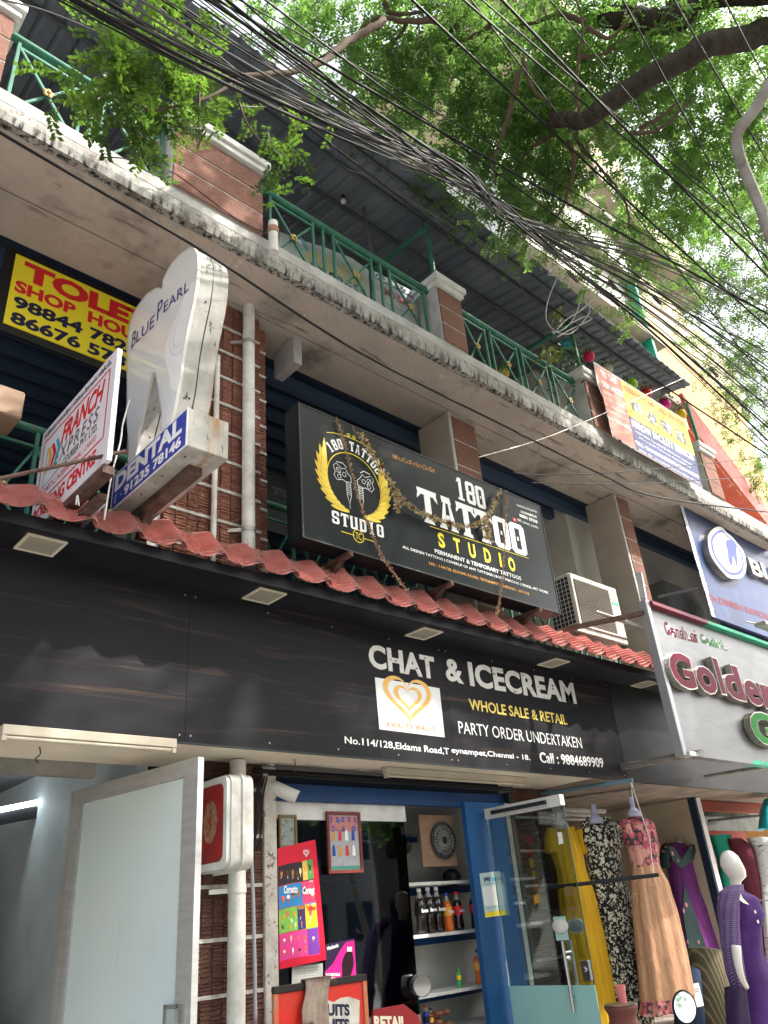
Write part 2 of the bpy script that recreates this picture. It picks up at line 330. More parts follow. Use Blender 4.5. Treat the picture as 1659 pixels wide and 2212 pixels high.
# ------------------------------------------------------------ piers with split-face tiles
def tile_piece(w, h, seed, n=9):
    """a rough split-face tile: ridges stacked down its height"""
    q = random.Random(seed); V = []; F = []; k = 0; z = 0; zs = [0]
    while zs[-1] < h: zs.append(zs[-1] + q.uniform(.016, .034))
    zs[-1] = h; V = []; F = []
    for i, z in enumerate(zs[:-1]):
        z2 = zs[i + 1]; d1 = q.uniform(.004, .017); d2 = q.uniform(.001, .007); xm = w * q.uniform(.35, .65); d3 = q.uniform(.003, .016)
        k = len(V); zz = z + q.uniform(.2, .45) * (z2 - z)
        V += [(0, -d2, z), (xm, -d2, z), (w, -d2, z), (0, -d1, zz), (xm, -d3, zz + q.uniform(-.003, .003)), (w, -d1 * .8, zz), (0, -d2, z2), (xm, -d2, z2), (w, -d2, z2)]
        F += [(k, k + 1, k + 4, k + 3), (k + 1, k + 2, k + 5, k + 4), (k + 3, k + 4, k + 7, k + 6), (k + 4, k + 5, k + 8, k + 7)]
    me = bpy.data.meshes.new('tile'); me.from_pydata(V, [], F); me.materials.append(K['brick2']); return me
K['brick2'] = layer(mat('split_face_tile', (.27, .118, .085), .88, col2=(.17, .072, .052), scale=9, bump=.5, bscale=70), (.42, .36, .31), 13, .66, .74, (1, 1, 4))
vary(K['brick2'], .3)
def clad(x0, x1, y, z0, z1, cols, course, parent, seeds=6, zoff=0.0):
    wd = (x1 - x0) / cols; lib = [tile_piece(wd - .008, course - .03, 40 + i) for i in range(seeds)]
    z = z0 - zoff; j = 0
    while z < z1 - .02:
        for c in range(cols):
            o = bpy.data.objects.new('tile', R.choice(lib)); COL.objects.link(o); o.parent = parent
            hh = min(1, (z1 - z - .012) / (course - .02))
            o.location = Vector((x0 + c * wd + .004, y + R.uniform(-.012, .002), z + .012)) - base(parent); o.scale = (1, 1, hh)
        z += course; j += 1
def pier(x0, x1, y, z0, z1, depth, cols, course, name='pier', zoff=0.0, dep2=None):
    b = MB(); b.box(x0, y + .022, z0, x1, y + depth, z1); p = part(b, name, [K['plaster_side']])
    j = MB(); z = z0 - zoff
    j.box(x0 + .001, y + .006, z0, x1 - .001, y + .0215, z1)
    m2 = MB()
    while z < z1:
        if z > z0:
            m2 = MB(); m2.box(x0 + .002, y - .009, z - .012, x1 - .002, y + .0055, z + .012); m2.build('white_joint', K['joint'], p)
        z += course
    j.build('cladding_bed', K['mortar_red'], p)
    clad(x0 + .004, x1 - .004, y + .004, z0, z1, cols, course, p, zoff=zoff)
    return p
K['mortar_red'] = mat('cladding_bed', (.13, .06, .045), .9)
XA, XB = at(*c7(735, 165), 4.61).x + .10, at(*c3(1385, 1100), 4.61).x
PA = pier(XA, XB, 4.61, 3.93, ZS, .7, 9, .272, zoff=.09)
tag(PA, 'dark brick pier behind the tooth shaped sign')
pier(XB + .01, XB + .125, 4.70, 3.93, ZS, .6, 1, .272, zoff=.09)
b = MB(); b.box(XA - .09, 4.63, 3.93, XA - .003, 5.2, 4.75); part(b, 'pier_edge', K['band'])
for px0, px1, pxt in ((c4(1170, 1590), c4(1332, 1640), 0), (c9(380, 90), c9(475, 130), 0)):
    x0, x1 = at(*px0, 4.6).x, at(*px1, 4.6).x
    b = MB(); b.box(x0, 4.60, 3.93, x1, 5.06, ZS); p = part(b, 'pier', K['plaster_side'], bevel=.008)
    e = MB(); e.box(x0 + .004, 4.588, 3.93, x0 + .05, 4.599, ZS); e.build('pier_corner_strip', K['band'], p)
    z = 3.93 + .05
    while z < ZS - .03:
        z2 = min(z + .30, ZS - .01)
        t = MB(); t.box(x0 + .054, 4.580, z, x1 - .003, 4.599, z2); t.build('cladding_panel', K['brick'], p)
        t = MB(); t.box(x0 + .054, 4.586, z2 + .001, x1 - .003, 4.599, min(z2 + .019, ZS)); t.build('white_joint', K['joint'], p); z = z2 + .02
# ------------------------------------------------------------ balcony parapet piers (second floor)
def parapet_pier(x0, x1, ztop, y=3.975, d=.30, cap=True):
    p = MB(); p.box(x0, y + .02, 6.86, x1, y + d, ztop - .14); p = p.build('parapet_pier', K['band'], bld, bevel=.005)
    h = ztop - .14 - 6.86; n = 3
    for i in range(n):
        z0 = 6.862 + i * h / n; z1 = 6.862 + (i + 1) * h / n - .024
        t = MB(); t.box(x0 + .015, y, z0, x1 - .004, y + .019, z1); t.build('cladding_panel', K['brick'], p)
        if i < n - 1:
            t = MB(); t.box(x0 + .015, y + .007, z1 + .001, x1 - .004, y + .019, z1 + .023); t.build('white_joint', K['joint'], p)
    c = MB(); c.box(x0 - .03, y - .035, ztop - .138, x1 + .03, y + d + .03, ztop - .075); c.box(x0 - .055, y - .06, ztop - .074, x1 + .055, y + d + .05, ztop)
    c.build('pier_cap', K['white'], p, bevel=.006); return p
def X_(p, Y): return at(*p, Y).x
ZT = at(*c4(1240, 745), 3.9).z
px = [(X_((-70, 20), 4.), X_((8, 145), 4.)), (X_(r1(1480, 1400), 4.), X_((565, 480), 4.)), (X_(c4(1115, 900), 4.), X_(c4(1250, 900), 4.)), (X_(c5(740, 1020), 4.), X_(c5(850, 1060), 4.)), (X_(c5(1345, 1350), 4.), X_(c5(1420, 1400), 4.))]
for a, c in px: parapet_pier(a, c, 7.74)
# small white spout standing on the slab beside the large parapet pier
b = MB(); q = at(*c3(1445, 90), 3.93); b.tube([(q.x, 3.90, 6.62), (q.x, 3.90, 6.97)], .042, 14); s_ = b.build('drain_spout', K['pvc'], None, auto=True); tag(s_, 'short white drain pipe with a rust band standing on the slab edge', 'pipe')
b = MB(); b.tube([(q.x, 3.90, 6.84), (q.x, 3.90, 6.90)], .049, 14); b.build('band', mat('rust_band', (.30, .11, .05), .8, col2=(.4, .25, .18), scale=20), s_, auto=True)
# ============================================================ green railing, one run between each pair of parapet piers
def railing(x0, x1, label, verts, panels, Y=4.12, zb=6.86, zt=7.62, gap=.085):
    o = empty('balcony_railing', ((x0 + x1) / 2, Y, zb), label, 'railing', 'green railings between the parapet piers')
    h = MB(); h.tube([(x0, Y, zt), (x1, Y, zt)], .034, 14); h.build('handrail', K['rail'], o, auto=True)
    for a in verts:
        v = MB(); v.box(a - .013, Y - .013, zb, a + .013, Y + .013, zt - .02); v.build('baluster', K['rail'], o, bevel=.003)
    for a, c in panels:
        t = MB(); t.beam((a + .014, Y - .002, zt - gap), (c - .014, Y - .002, zt - gap), .018, .022); t.build('upper_bar', K['rail'], o)
        t = MB(); t.beam((a + .014, Y - .007, zt - gap - .012), (c - .014, Y - .007, zb + .01), .018, .02); t.build('brace', K['rail'], o)
        t = MB(); t.beam((a + .014, Y + .014, zb + .01), (c - .014, Y + .014, zt - gap - .012), .018, .02); t.build('brace', K['rail'], o)
        cx, cz = (a + c) / 2, (zb + zt - gap) / 2; f = MB()
        for i in range(5):
            an = 2 * math.pi * i / 5 + .3; f.ball((cx + .026 * math.cos(an), Y - .03, cz + .026 * math.sin(an)), .019, 8, 0, (1, .5, 1))
        f.ball((cx, Y - .042, cz), .013, 8, 0, (1, .8, 1)); f.build('rosette', K['gold'], o, smooth=True)
    return o
def vx(f, lst, Y=4.12): return [X_(f(x, y), Y) for x, y in lst]
a = vx(r1, [(165, 400), (725, 740), (820, 800), (905, 860), (1405, 1165)])
railing(px[0][1], px[1][0], 'green railing left of the widest brick pier, half hidden by leaves', a, [(a[0], a[1]), (a[3], a[4])])
a = vx(c4, [(45, 190), (315, 360), (380, 400), (445, 440), (685, 590), (742, 625), (800, 660), (1015, 790)])
railing(px[1][1], px[2][0], 'green railing in front of the faded courier banner, under the bulb', a, [(a[0], a[1]), (a[3], a[4]), (a[6], a[7])])
a = vx(c5, [(52, 470), (175, 550), (205, 570), (342, 655), (370, 675), (500, 750), (530, 770), (658, 845)])
railing(px[2][1], px[3][0], 'green railing left of the orange and yellow services banner', a, [(a[0], a[1]), (a[2], a[3]), (a[4], a[5]), (a[6], a[7])])
a = [px[3][1] + .03 + i * .33 for i in range(9)]
railing(px[3][1], px[4][0], 'green railing hidden behind the orange and yellow services banner', [v for v in a if v < px[4][0]], [])
# first floor railing seen low behind the signs
def low_rail(x0, x1, label):
    o = empty('corridor_railing', ((x0 + x1) / 2, 4.9, 3.93), label, 'railing', 'green railings along the first floor corridor'); Y = 4.9
    h = MB(); h.tube([(x0, Y, 4.86), (x1, Y, 4.86)], .03, 12); h.build('handrail', K['rail'], o, auto=True)
    h = MB(); h.tube([(x0, Y, 4.72), (x1, Y, 4.72)], .012, 8); h.build('upper_bar', K['rail'], o)
    k = int((x1 - x0) / .36); st = (x1 - x0) / k
    for i in range(k + 1):
        v = MB(); v.box(x0 + i * st - .013, Y - .013, 3.93, x0 + i * st + .013, Y + .013, 4.84); v.build('baluster', K['rail'], o)
        if i < k:
            for s in (0, 1):
                t = MB(); t.beam((x0 + i * st, Y - .01 + .03 * s, 3.95 if s else 4.71), (x0 + (i + 1) * st, Y - .01 + .03 * s, 4.71 if s else 3.95), .018); t.build('brace', K['rail'], o)
            f = MB(); cx = x0 + (i + .5) * st
            for q_ in range(5): f.ball((cx + .03 * math.cos(q_ * 1.257), Y - .03, 4.33 + .03 * math.sin(q_ * 1.257)), .022, 8, 0, (1, .5, 1))
            f.build('rosette', K['gold'], o, smooth=True)
low_rail(XL, XA - .1, 'green first floor railing at the far left behind the courier sign')
low_rail(XB + .13, 5.7, 'green first floor railing behind the black tattoo signboard')
low_rail(6.2, 9.05, 'green first floor railing behind the air conditioner')
# ============================================================ corrugated roof over the terrace
TAN = math.tan(math.radians(10.5)); RZ, RY = 8.83, 4.1
def roofz(y): return RZ + TAN * (y - RY)
def on_roof(x, y):
    d = ray(x, y); k = (RZ - TAN * RY - CAMH) / (d[2] - TAN * d[1]); return Vector((d[0] * k, d[1] * k, CAMH + d[2] * k))
e0, e1 = on_roof(829, 310), on_roof(1490, 834)
def eave(x): return e0.y + (e1.y - e0.y) * (x - e0.x) / (e1.x - e0.x) if x > e0.x else e0.y
roof = empty('terrace_roof', (5, 5, 8.8), 'long grey corrugated sheet roof sloping over the top balcony', 'roof')
x = XL; W_ = 1.06; XE = e1.x
while x < XE - .02:
    x1 = min(x + W_, XE); ns = int((x1 - x) / .152) or 1; V = []; F = []; lift = R.uniform(0, .012); cut = R.uniform(-.03, .03)
    prof = [(0, 0), (.6, 0), (.72, .02), (.86, .02)]
    cols = []
    for i in range(ns):
        for a_, h in prof: cols.append((x + (i + a_) * (x1 - x) / ns, h))
    cols.append((x1 + .012, 0)); rows = [0, .35, .7, 1]
    for cxx, h in cols:
        y0 = eave(cxx) + cut + R.uniform(-.006, .006); y1 = 7.75
        for rr in rows:
            y = y0 + (y1 - y0) * rr; V.append((cxx, y, roofz(y) + h + lift))
    nr = len(rows)
    for i in range(len(cols) - 1):
        for j in range(nr - 1): F.append((i * nr + j, (i + 1) * nr + j, (i + 1) * nr + j + 1, i * nr + j + 1))
    b = MB(); b.add(V, F); o = b.build('roof_sheet', K['sheet'], roof); x = x1
    md = o.modifiers.new('thick', 'SOLIDIFY'); md.thickness = .004
K['purlin'] = mat('grey_purlin', (.07, .08, .09), .6)
for y in (eave(6) + .14, 4.1, 4.62, 5.15, 5.75, 6.4):
    b = MB(); b.beam((XL, y, roofz(y) - .035), (XE - .1, y + (.06 if y < 4.2 else 0), roofz(y) - .035), .035, .045); b.build('purlin', K['purlin'], roof)
# truss legs: green posts on the parapet piers with tie beams going back
for p_ in (c4(1030, 310), c5(610, 470)):
    xx = at(*p_, 4.12).x; zt_ = roofz(4.12) - .06
    foot = 7.74
    b = MB(); b.tube([(xx, 4.12, foot), (xx, 4.12, zt_)], .028, 12); b.build('roof_post', K['rail'], roof, auto=True)
    b = MB(); b.beam((xx, 4.15, zt_ - .04), (xx, 6.3, zt_ + .0), .05); b.build('tie_beam', K['rail'], roof)
xx = at(*c5(1240, 950), 4.12).x
b = MB(); b.tube([(xx, 4.12, 7.0), (xx, 4.12, roofz(4.12) - .06)], .028, 12); b.build('roof_post', K['rail'], roof, auto=True)
xx = X_((380, 10), 4.3)
# leaning grey pole behind the railing and the bare bulb
p0, p1 = at(*c4(605, 60), 4.62), at(*c4(697, 570), 4.3)
b = MB(); b.tube([p0, p1], .016, 8); tag(b.build('leaning_pole', K['cable_grey']), 'thin grey pole leaning from the roof to the middle railing', 'pole')
q = at(*c4(510, 190), 4.5)
bulb = empty('light_bulb', q, 'bare glass light bulb hanging under the corrugated roof', 'light bulb')
b = MB(); b.lathe(q - Vector((0, 0, .045)), [(.004, -.03), (.02, -.026), (.03, -.01), (.032, .006), (.026, .024), (.015, .04), (.014, .05)], 14); b.build('globe', mat('frosted_bulb', (.62, .60, .55), .2), bulb, smooth=True)
b = MB(); b.lathe(q + Vector((0, 0, .0)), [(.017, .0), (.017, .035), (.02, .036), (.02, .06), (.006, .07)], 12); b.build('bulb_holder', K['black'], bulb, auto=True)
b = MB(); b.tube([q + Vector((0, 0, .06)), (q.x + .12, q.y, roofz(q.y) - .03)], .003, 6); b.build('flex', K['black'], bulb)
# tube light under the roof on the right
p0, p1 = at(*r5(235, 325), 4.5), at(*r5(610, 565), 4.5)
b = MB(); b.beam(p0, p1, .03, .03); tag(b.build('roof_tube_light', mat('dusty_tube', (.5, .5, .46), .5)), 'unlit tube lamp under the roof above the hanging flower pots', 'lamp')
# faded banners tied behind the middle railing
F_ = front(4.32)
def quad_px(F, pts): return [F.px(*p) for p in pts]
bn = MB(); bn.prism(F_, [(u, v) for u, v in quad_px(F_, [c4(90, 600), c4(690, 980), c4(668, 640), c4(560, 565), c4(400, 500), c4(250, 455), c4(110, 400)])], 0, .004)
bn = bn.build('courier_banner', mat('faded_banner', (.42, .45, .42), .7, col2=(.30, .33, .32), scale=3)); tag(bn, 'faded white courier banner tied behind the middle green railing', 'banner')
fy = mat('faded_yellow', (.42, .40, .20), .7); fb = mat('faded_blue', (.09, .13, .24), .7); fr_ = mat('faded_red', (.38, .12, .13), .7)
wq('FRANCH', F_, c4(270, 500), c4(275, 600), c4(640, 760), fy, bn, bold=.05, off=.006)
wq('EXPRESS', F_, c4(300, 590), c4(305, 660), c4(655, 830), fb, bn, bold=.02, sp=1.3, off=.006)
t = MB()
for k_, mm in ((0, K['orange']), (45, None)):
    uv = [F_.px(*c4(185 + k_, 430)), F_.px(*c4(215 + k_, 455)), F_.px(*c4(255 + k_, 530)), F_.px(*c4(225 + k_, 515))]
    t = MB(); t.prism(F_, list(reversed(uv)), .005, .007); t.build('printed_arrow', mat('faded_teal', (.12, .30, .36), .7), bn)
b2 = MB(); b2.prism(F_, quad_px(F_, [c4(690, 850), c4(1010, 1020), c4(1000, 860), c4(985, 800), c4(680, 640)]), .01, .014)
b2 = b2.build('booking_banner', mat('faded_banner_white', (.50, .50, .50), .7, col2=(.40, .40, .42), scale=3)); tag(b2, 'faded booking banner with navy head behind the railing beside the small pier', 'banner')
t = MB(); t.prism(F_, quad_px(F_, [c4(695, 690), c4(985, 845), c4(978, 805), c4(688, 648)]), .015, .017); t.build('header_stripe', fb, b2)
wq('COURIER BOOKING', F_, c4(700, 655), c4(702, 690), c4(980, 835), K['print_white'], b2, bold=.03, off=.019)
wq('MD BIRD', F_, c4(765, 755), c4(768, 800), c4(945, 895), fr_, b2, bold=.05, off=.016)
wq('New No 109, First Floor, Eldams Road', F_, c4(775, 850), c4(777, 862), c4(985, 965), fb, b2, off=.016, res=2)
wq('Chennai 18', F_, c4(775, 875), c4(777, 887), c4(890, 945), fb, b2, off=.016, res=2)
# ============================================================ shop front: fascia board, black soffit, red tile eave
YS = 4.6; FS = front(YS); ZB, ZT_ = 2.71, 3.78
XE1 = at(1338, 1600, YS).x
fas = empty('fascia_signboard', (4.5, YS, ZB), 'long black wood grained shop signboard reading CHAT & ICECREAM', 'signboard')
seams = [XL, at(*c7(925, 900), YS).x, at(*c8(545, 600), YS).x, XE1]
for i in range(3):
    b = MB(); b.box(seams[i] + .0015, YS, ZB, seams[i + 1] - .0015, YS + .03, ZT_); b.build('laminate_panel', K['ebony'], fas)
    b = MB(); b.box(seams[i] - .001, YS + .004, ZB, seams[i] + .001, YS + .03, ZT_)
    if i: b.build('panel_seam', K['steel_dark'], fas)
b = MB(); b.box(XE1, YS - .002, ZB - .01, XR, YS + .03, ZT_); b.build('black_end_panel', K['blackboard'], fas)
b = MB(); b.beam((XL, YS - .004, ZB), (XE1, YS - .004, ZB), .012); b.build('bottom_edge', K['steel_dark'], fas)
for i in range(len(seams) - 1):
    for z in (ZB + .05, ZT_ - .06):
        for k_ in range(5):
            x = seams[i] + .04 + k_ * (seams[i + 1] - seams[i] - .08) / 4; b = MB(); b.lathe((x, YS - .0005, z), [(.007, 0), (.006, .003)], 8, axis=(0, -1, 0)); b.build('screw', K['galv'], fas)
WL = mat('worn_white_letters', (.74, .73, .70), .5); layer(WL, (.05, .05, .05), 22, .60, .66)
WG = mat('print_amber', (.86, .66, .16), .5)
def fw(s, tl, bl, br, m_, **k): return wq(s, FS, c8(*tl), c8(*bl), c8(*br), m_, fas, **k)
fw('CHAT', (158, 308), (156, 425), (482, 485), WL, bold=.035, sp=1.05, off=.001, thick=.006)
fw('&', (540, 378), (535, 487), (620, 508), WL, bold=.03, off=.001, thick=.006)
fw('ICECREAM', (650, 398), (652, 515), (1175, 606), WL, bold=.035, sp=1.05, off=.001, thick=.006)
fw('WHOLE SALE & RETAIL', (645, 577), (650, 632), (1131, 707), WG, bold=.02)
fw('PARTY ORDER UNDERTAKEN', (594, 688), (598, 748), (1204, 822), K['print_white'], bold=.0)
fw('No.114/128,Eldams Road,T', (36, 762), (36, 803), (550, 858), K['print_white'], bold=.015)
fw('eynampet,Chennai - 18.', (562, 816), (562, 852), (948, 888), K['print_white'], bold=.015)
fw('Call : 9884689909', (995, 840), (998, 893), (1311, 918), K['print_white'], bold=.02)
uv = [FS.px(*c8(*p)) for p in ((205, 728), (526, 768), (500, 527), (183, 473))]
b = MB(); b.prism(FS, uv, .001, .004); st = b.build('heart_sticker', K['print_white'], fas)
def heart_ring(F, cx, cy, s, w0, mname, parent, off, gap=0.0, sq=1.0, tip=1.0):
    """open double-line heart drawn as a band that narrows towards its tail"""
    pts = []
    for i in range(61):
        t = math.pi * (gap + (2 - 2 * gap) * i / 60)
        x = 16 * math.sin(t) ** 3; y = 13 * math.cos(t) - 5 * math.cos(2 * t) - 2 * math.cos(3 * t) - math.cos(4 * t)
        pts.append((cx + s * x / 16 * sq, cy + s * y / 16))
    V = []; n = len(pts)
    for i, (x, y) in enumerate(pts):
        a = pts[max(i - 1, 0)]; c = pts[min(i + 1, n - 1)]; dx, dy = c[0] - a[0], c[1] - a[1]; L = math.hypot(dx, dy) or 1; f = abs(i - (n - 1) / 2) / ((n - 1) / 2); ww = w0 * (.25 + .75 * f)
        V += [F.P(x, y, off), F.P(x + dy / L * -ww, y + dx / L * ww, off)]
    b = MB(); b.add(V, [(2 * i, 2 * i + 2, 2 * i + 3, 2 * i + 1) for i in range(n - 1)]); return b.build('heart_line', mname, parent)
hu, hv = FS.px(*c8(348, 590))
K['heart'] = mat('print_heart_gold', (.80, .43, .09), .5, col2=(.85, .55, .2), scale=6)
sg = FS.px(*c8(470, 590))[0] - FS.px(*c8(235, 590))[0]
def flat_poly(F, pts, off, name, m_, parent):
    b = MB(); V = [F.P(u, v, off) for u, v in pts]; b.add(V, [tuple(range(len(V)))]); return b.build(name, m_, parent)
def heart_band(sc_out, sc_in, cx, cy, dy_in, cut):
    def H(s, t, dy): return (cx + s * math.sin(t) ** 3, cy + dy + .76 * s * (13 * math.cos(t) - 5 * math.cos(2 * t) - 2 * math.cos(3 * t) - math.cos(4 * t)) / 16)
    b = MB(); n = 70; V = []
    for i in range(n + 1):
        t = .0 + (2 * math.pi - cut) * i / n; V += [FS.P(*H(sc_out, t, 0), .0055), FS.P(*H(sc_in, t, dy_in), .0055)]
    b.add(V, [(2 * i, 2 * i + 1, 2 * i + 3, 2 * i + 2) for i in range(n)]); b.build('heart_line', K['heart'], st)
heart_band(sg * .50, sg * .40, hu, hv + .038, .003, 0)
heart_band(sg * .29, sg * .205, hu, hv + .034, .003, 0)
wq("KWALITY WALL'S", FS, c8(240, 690), c8(242, 717), c8(478, 742), K['gold_print'], st, off=.0055, bold=.015, sp=1.1)
# soffit with downlights
b = MB(); b.box(XL, 4.305, 3.78, XR, 4.6, 3.80); b.box(XL, 4.27, 3.78, XR, 4.30, 3.86)
sof = b.build('eave_soffit', K['soffit_black']); tag(sof, 'black painted soffit board under the red tile eave', 'soffit')
b = MB(); b.box(XL, 4.28, 3.805, XR, 4.62, 3.84); part(b, 'eave_slab', K['dark'])
for i, (p_, lb) in enumerate(((c7(200, 375), 'square downlight at the far left of the black soffit, under the dental sign'), (c7(1300, 625), 'square downlight in the soffit below the white drain pipe'), (c8(425, 257), 'square downlight in the soffit above the word CHAT'),
                              (c8(1062, 402), 'square downlight in the soffit above the word ICECREAM'), (c8(1510, 506), 'square downlight in the soffit beside the steel Golden signboard'))):
    q = atz(*p_, 3.776); o = empty('downlight', (q.x, q.y, 3.78), lb, 'downlight', 'square downlights in the black soffit'); s = .118; f = MB()
    for (a0, a1, b0, b1) in ((-s, s, -s, -s + .017), (-s, s, s - .017, s), (-s, -s + .017, -s + .017, s - .017), (s - .017, s, -s + .017, s - .017)):
        f.box(q.x + a0, q.y + b0, 3.768, q.x + a1, q.y + b1, 3.779)
    f.build('frame', K['cream'], o); f = MB(); f.box(q.x - s + .017, q.y - s + .017, 3.772, q.x + s - .017, q.y + s - .017, 3.779); f.build('lens', K['lens'], o)
# tiles
def tilemesh(seed):
    q = random.Random(seed); nu, nr = 18, 9; V = []; F = []; PI_ = .305; Lg = .335; d = Vector((0, .24, .285)).normalized(); nn = Vector((0, -d.z, d.y))
    def h(u): 
        if u > .93: return .046 - .014 * ((u - .93) / .07) ** 2
        return .012 - .012 * math.sin(math.pi * min(u / .6, 1)) + (.034 * math.sin(math.pi / 2 * max(0, (u - .52) / .41)) ** 1.5 if u > .52 else 0)
    rows = []
    for r_ in range(nr):
        rows += [(r_ / nr, .017), ((r_ + .80) / nr, -.004)]
    rows.append((1, .004))
    tilt = q.uniform(-.006, .006)
    for v, dz in rows:
        for i in range(nu + 1):
            u = i / nu; flat = 1 if .04 < u < .90 else .1
            p = Vector((u * (PI_ + .012), 0, 0)) + d * (v * Lg - (.034 * math.sin(math.pi * min(u / .8, 1)) * max(0, 1 - v * 4))) + nn * (h(u) + dz * flat * (1.0 if abs(u - .3) > .03 else 1.7) + tilt * v)
            V.append(p)
        V.append(Vector((PI_ + .016, 0, 0)) + d * v * Lg + nn * .012)
    m_ = nu + 2
    for j in range(len(rows) - 1):
        for i in range(nu + 1): F.append((j * m_ + i, j * m_ + i + 1, (j + 1) * m_ + i + 1, (j + 1) * m_ + i))
    me = bpy.data.meshes.new('roof_tile'); me.from_pydata([tuple(v) for v in V], [], F); me.materials.append(K['tile'])
    return me
eav = empty('tile_eave', (4, 4.3, 3.87), 'row of red plastic roof tiles along the eave above the black signboard', 'tiled eave')
lib = [tilemesh(i) for i in range(5)]
TX0 = at(92, 1093, 4.25).x; i = -9
xend = at(1413, 1440, 4.25).x
while TX0 + i * .3035 < xend - .1:
    o = bpy.data.objects.new('roof_tile', lib[i % 5]); COL.objects.link(o); o.parent = eav
    o.location = Vector((TX0 + i * .3035, 4.205 + R.uniform(-.008, .008), 3.848 + R.uniform(-.006, .006))) - eav.location
    o.rotation_euler = (R.uniform(-.03, .03), R.uniform(-.015, .015), R.uniform(-.012, .012))
    md = o.modifiers.new('t', 'SOLIDIFY'); md.thickness = .004
    i += 1
# dry petals and leaf litter caught in the valleys of the tiles
b = MB(); d = Vector((0, .24, .285)).normalized(); nn = Vector((0, -d.z, d.y))
for i in range(-2, 22):
    k = R.choice([10, 30, 60, 22, 90]) if i > 1 else 8
    for _ in range(k):
        u = R.gauss(.34, .13); v = R.uniform(.1, 1) ** .8
        p = Vector((TX0 + (i + u) * .3035, 4.20, 3.85)) + d * (v * .37) + nn * (R.uniform(.016, .03))
        a = Vector((R.gauss(0, 1), R.gauss(0, 1), R.gauss(0, .8))).normalized(); b.beam(p, p + a * R.uniform(.008, .026), .003, .0012)
tag(b.build('leaf_litter', K['leaf_dry']), 'dry petals and twigs caught in the valleys of the red tiles', 'litter', kind='stuff')
# ============================================================ ceiling of the arcade under the fascia
b = MB(); b.box(XL, YS + .03, ZB, at(1290, 1700, 4.6).x, 5.35, 3.75); part(b, 'arcade_ceiling', K['cream'])
b = MB(); b.box(at(1290, 1700, 4.6).x + .002, YS + .03, ZB + .01, XR, 6.9, 3.75)
part(b, 'arcade_ceiling', mat('stained_ceiling', (.36, .30, .25), .85, col2=(.22, .18, .15), scale=3, bump=.2))
def batten(p0, p1, z, label, th=.05):
    a, c = atz(*p0, z), atz(*p1, z); c.y = a.y
    o = empty('tube_light', (a + c) / 2, label, 'tube light'); h = MB(); h.box(a.x, a.y - .03, z, c.x, a.y + .03, z + .055); h.build('batten', K['cream2'], o, bevel=.004)
    h = MB(); h.tube([(a.x + .03, a.y - .012, z - .012), (c.x - .03, a.y - .012, z - .012)], .013, 10); h.build('tube', K['cream2'], o, auto=True)
    for e in (a.x + .015, c.x - .015):
        h = MB(); h.box(e - .012, a.y - .028, z - .03, e + .012, a.y + .012, z - .001); h.build('tube_holder', K['cream2'], o)
K['cream2'] = mat('yellowed_plastic', (.50, .45, .36), .5, col2=(.42, .37, .29), scale=4)
batten((831, 1672), (1105, 1700), 2.652, 'unlit tube light on the cream ceiling above the ice cream counter')
batten((0, 1588), (376, 1618), 2.652, 'unlit tube light along the ceiling edge at the far left')
# small hooks in the ceiling
for k_, (p_, lb) in enumerate(((c7(190, 1385), 'bent rusty hook in the ceiling above the frosted glass door'), (c7(1445, 1440), 'twisted wire hook hanging from the cream ceiling beside the security camera'))):
    q = atz(*p_, 2.69); h = MB(); h.tube(spline([q + Vector((0, 0, .03)), q + Vector((.012, 0, -.02)), q + Vector((-.012, 0, -.05)), q + Vector((.01, 0, -.075))], 5), .004, 6)
    tag(h.build('ceiling_hook', K['rust']), lb, 'hook')
# ============================================================ black tattoo signboard
YT = 4.12; FT = front(YT)
u0, vtop = FT.px(*c6(185, 45)); _, vbot = FT.px(*c6(200, 745)); u1, _ = FT.px(*c6(1440, 575)); DT = .19
tat = empty('tattoo_signboard', ((u0 + u1) / 2, YT, vbot), 'big black lightbox signboard of the 180 tattoo studio hung with dry garlands', 'signboard')
K['gloss_black'] = layer(mat('gloss_black_sign', (.004, .0075, .0095), .28, spec=.12), (.014, .018, .020), 2.6, .55, .8, (1, 1, 1.6))
b = MB(); b.box(u0, YT + .004, vbot, u1, YT + DT, vtop); b.build('case', K['gloss_black'], tat, bevel=.006)
b = MB(); b.box(u0 + .012, YT - .001, vbot + .012, u1 - .012, YT + .0035, vtop - .012); b.build('face', K['gloss_black'], tat)
fr = MB()
for a in ((u0, vbot, u1, vbot + .011), (u0, vtop - .011, u1, vtop), (u0, vbot + .011, u0 + .011, vtop - .011), (u1 - .011, vbot + .011, u1, vtop - .011)): fr.box(a[0], YT - .006, a[1], a[2], YT + .0035, a[3])
fr.build('edge_frame', mat('scuffed_frame', (.03, .035, .035), .5, col2=(.16, .16, .155), scale=6, lo=.6, hi=.75), tat)
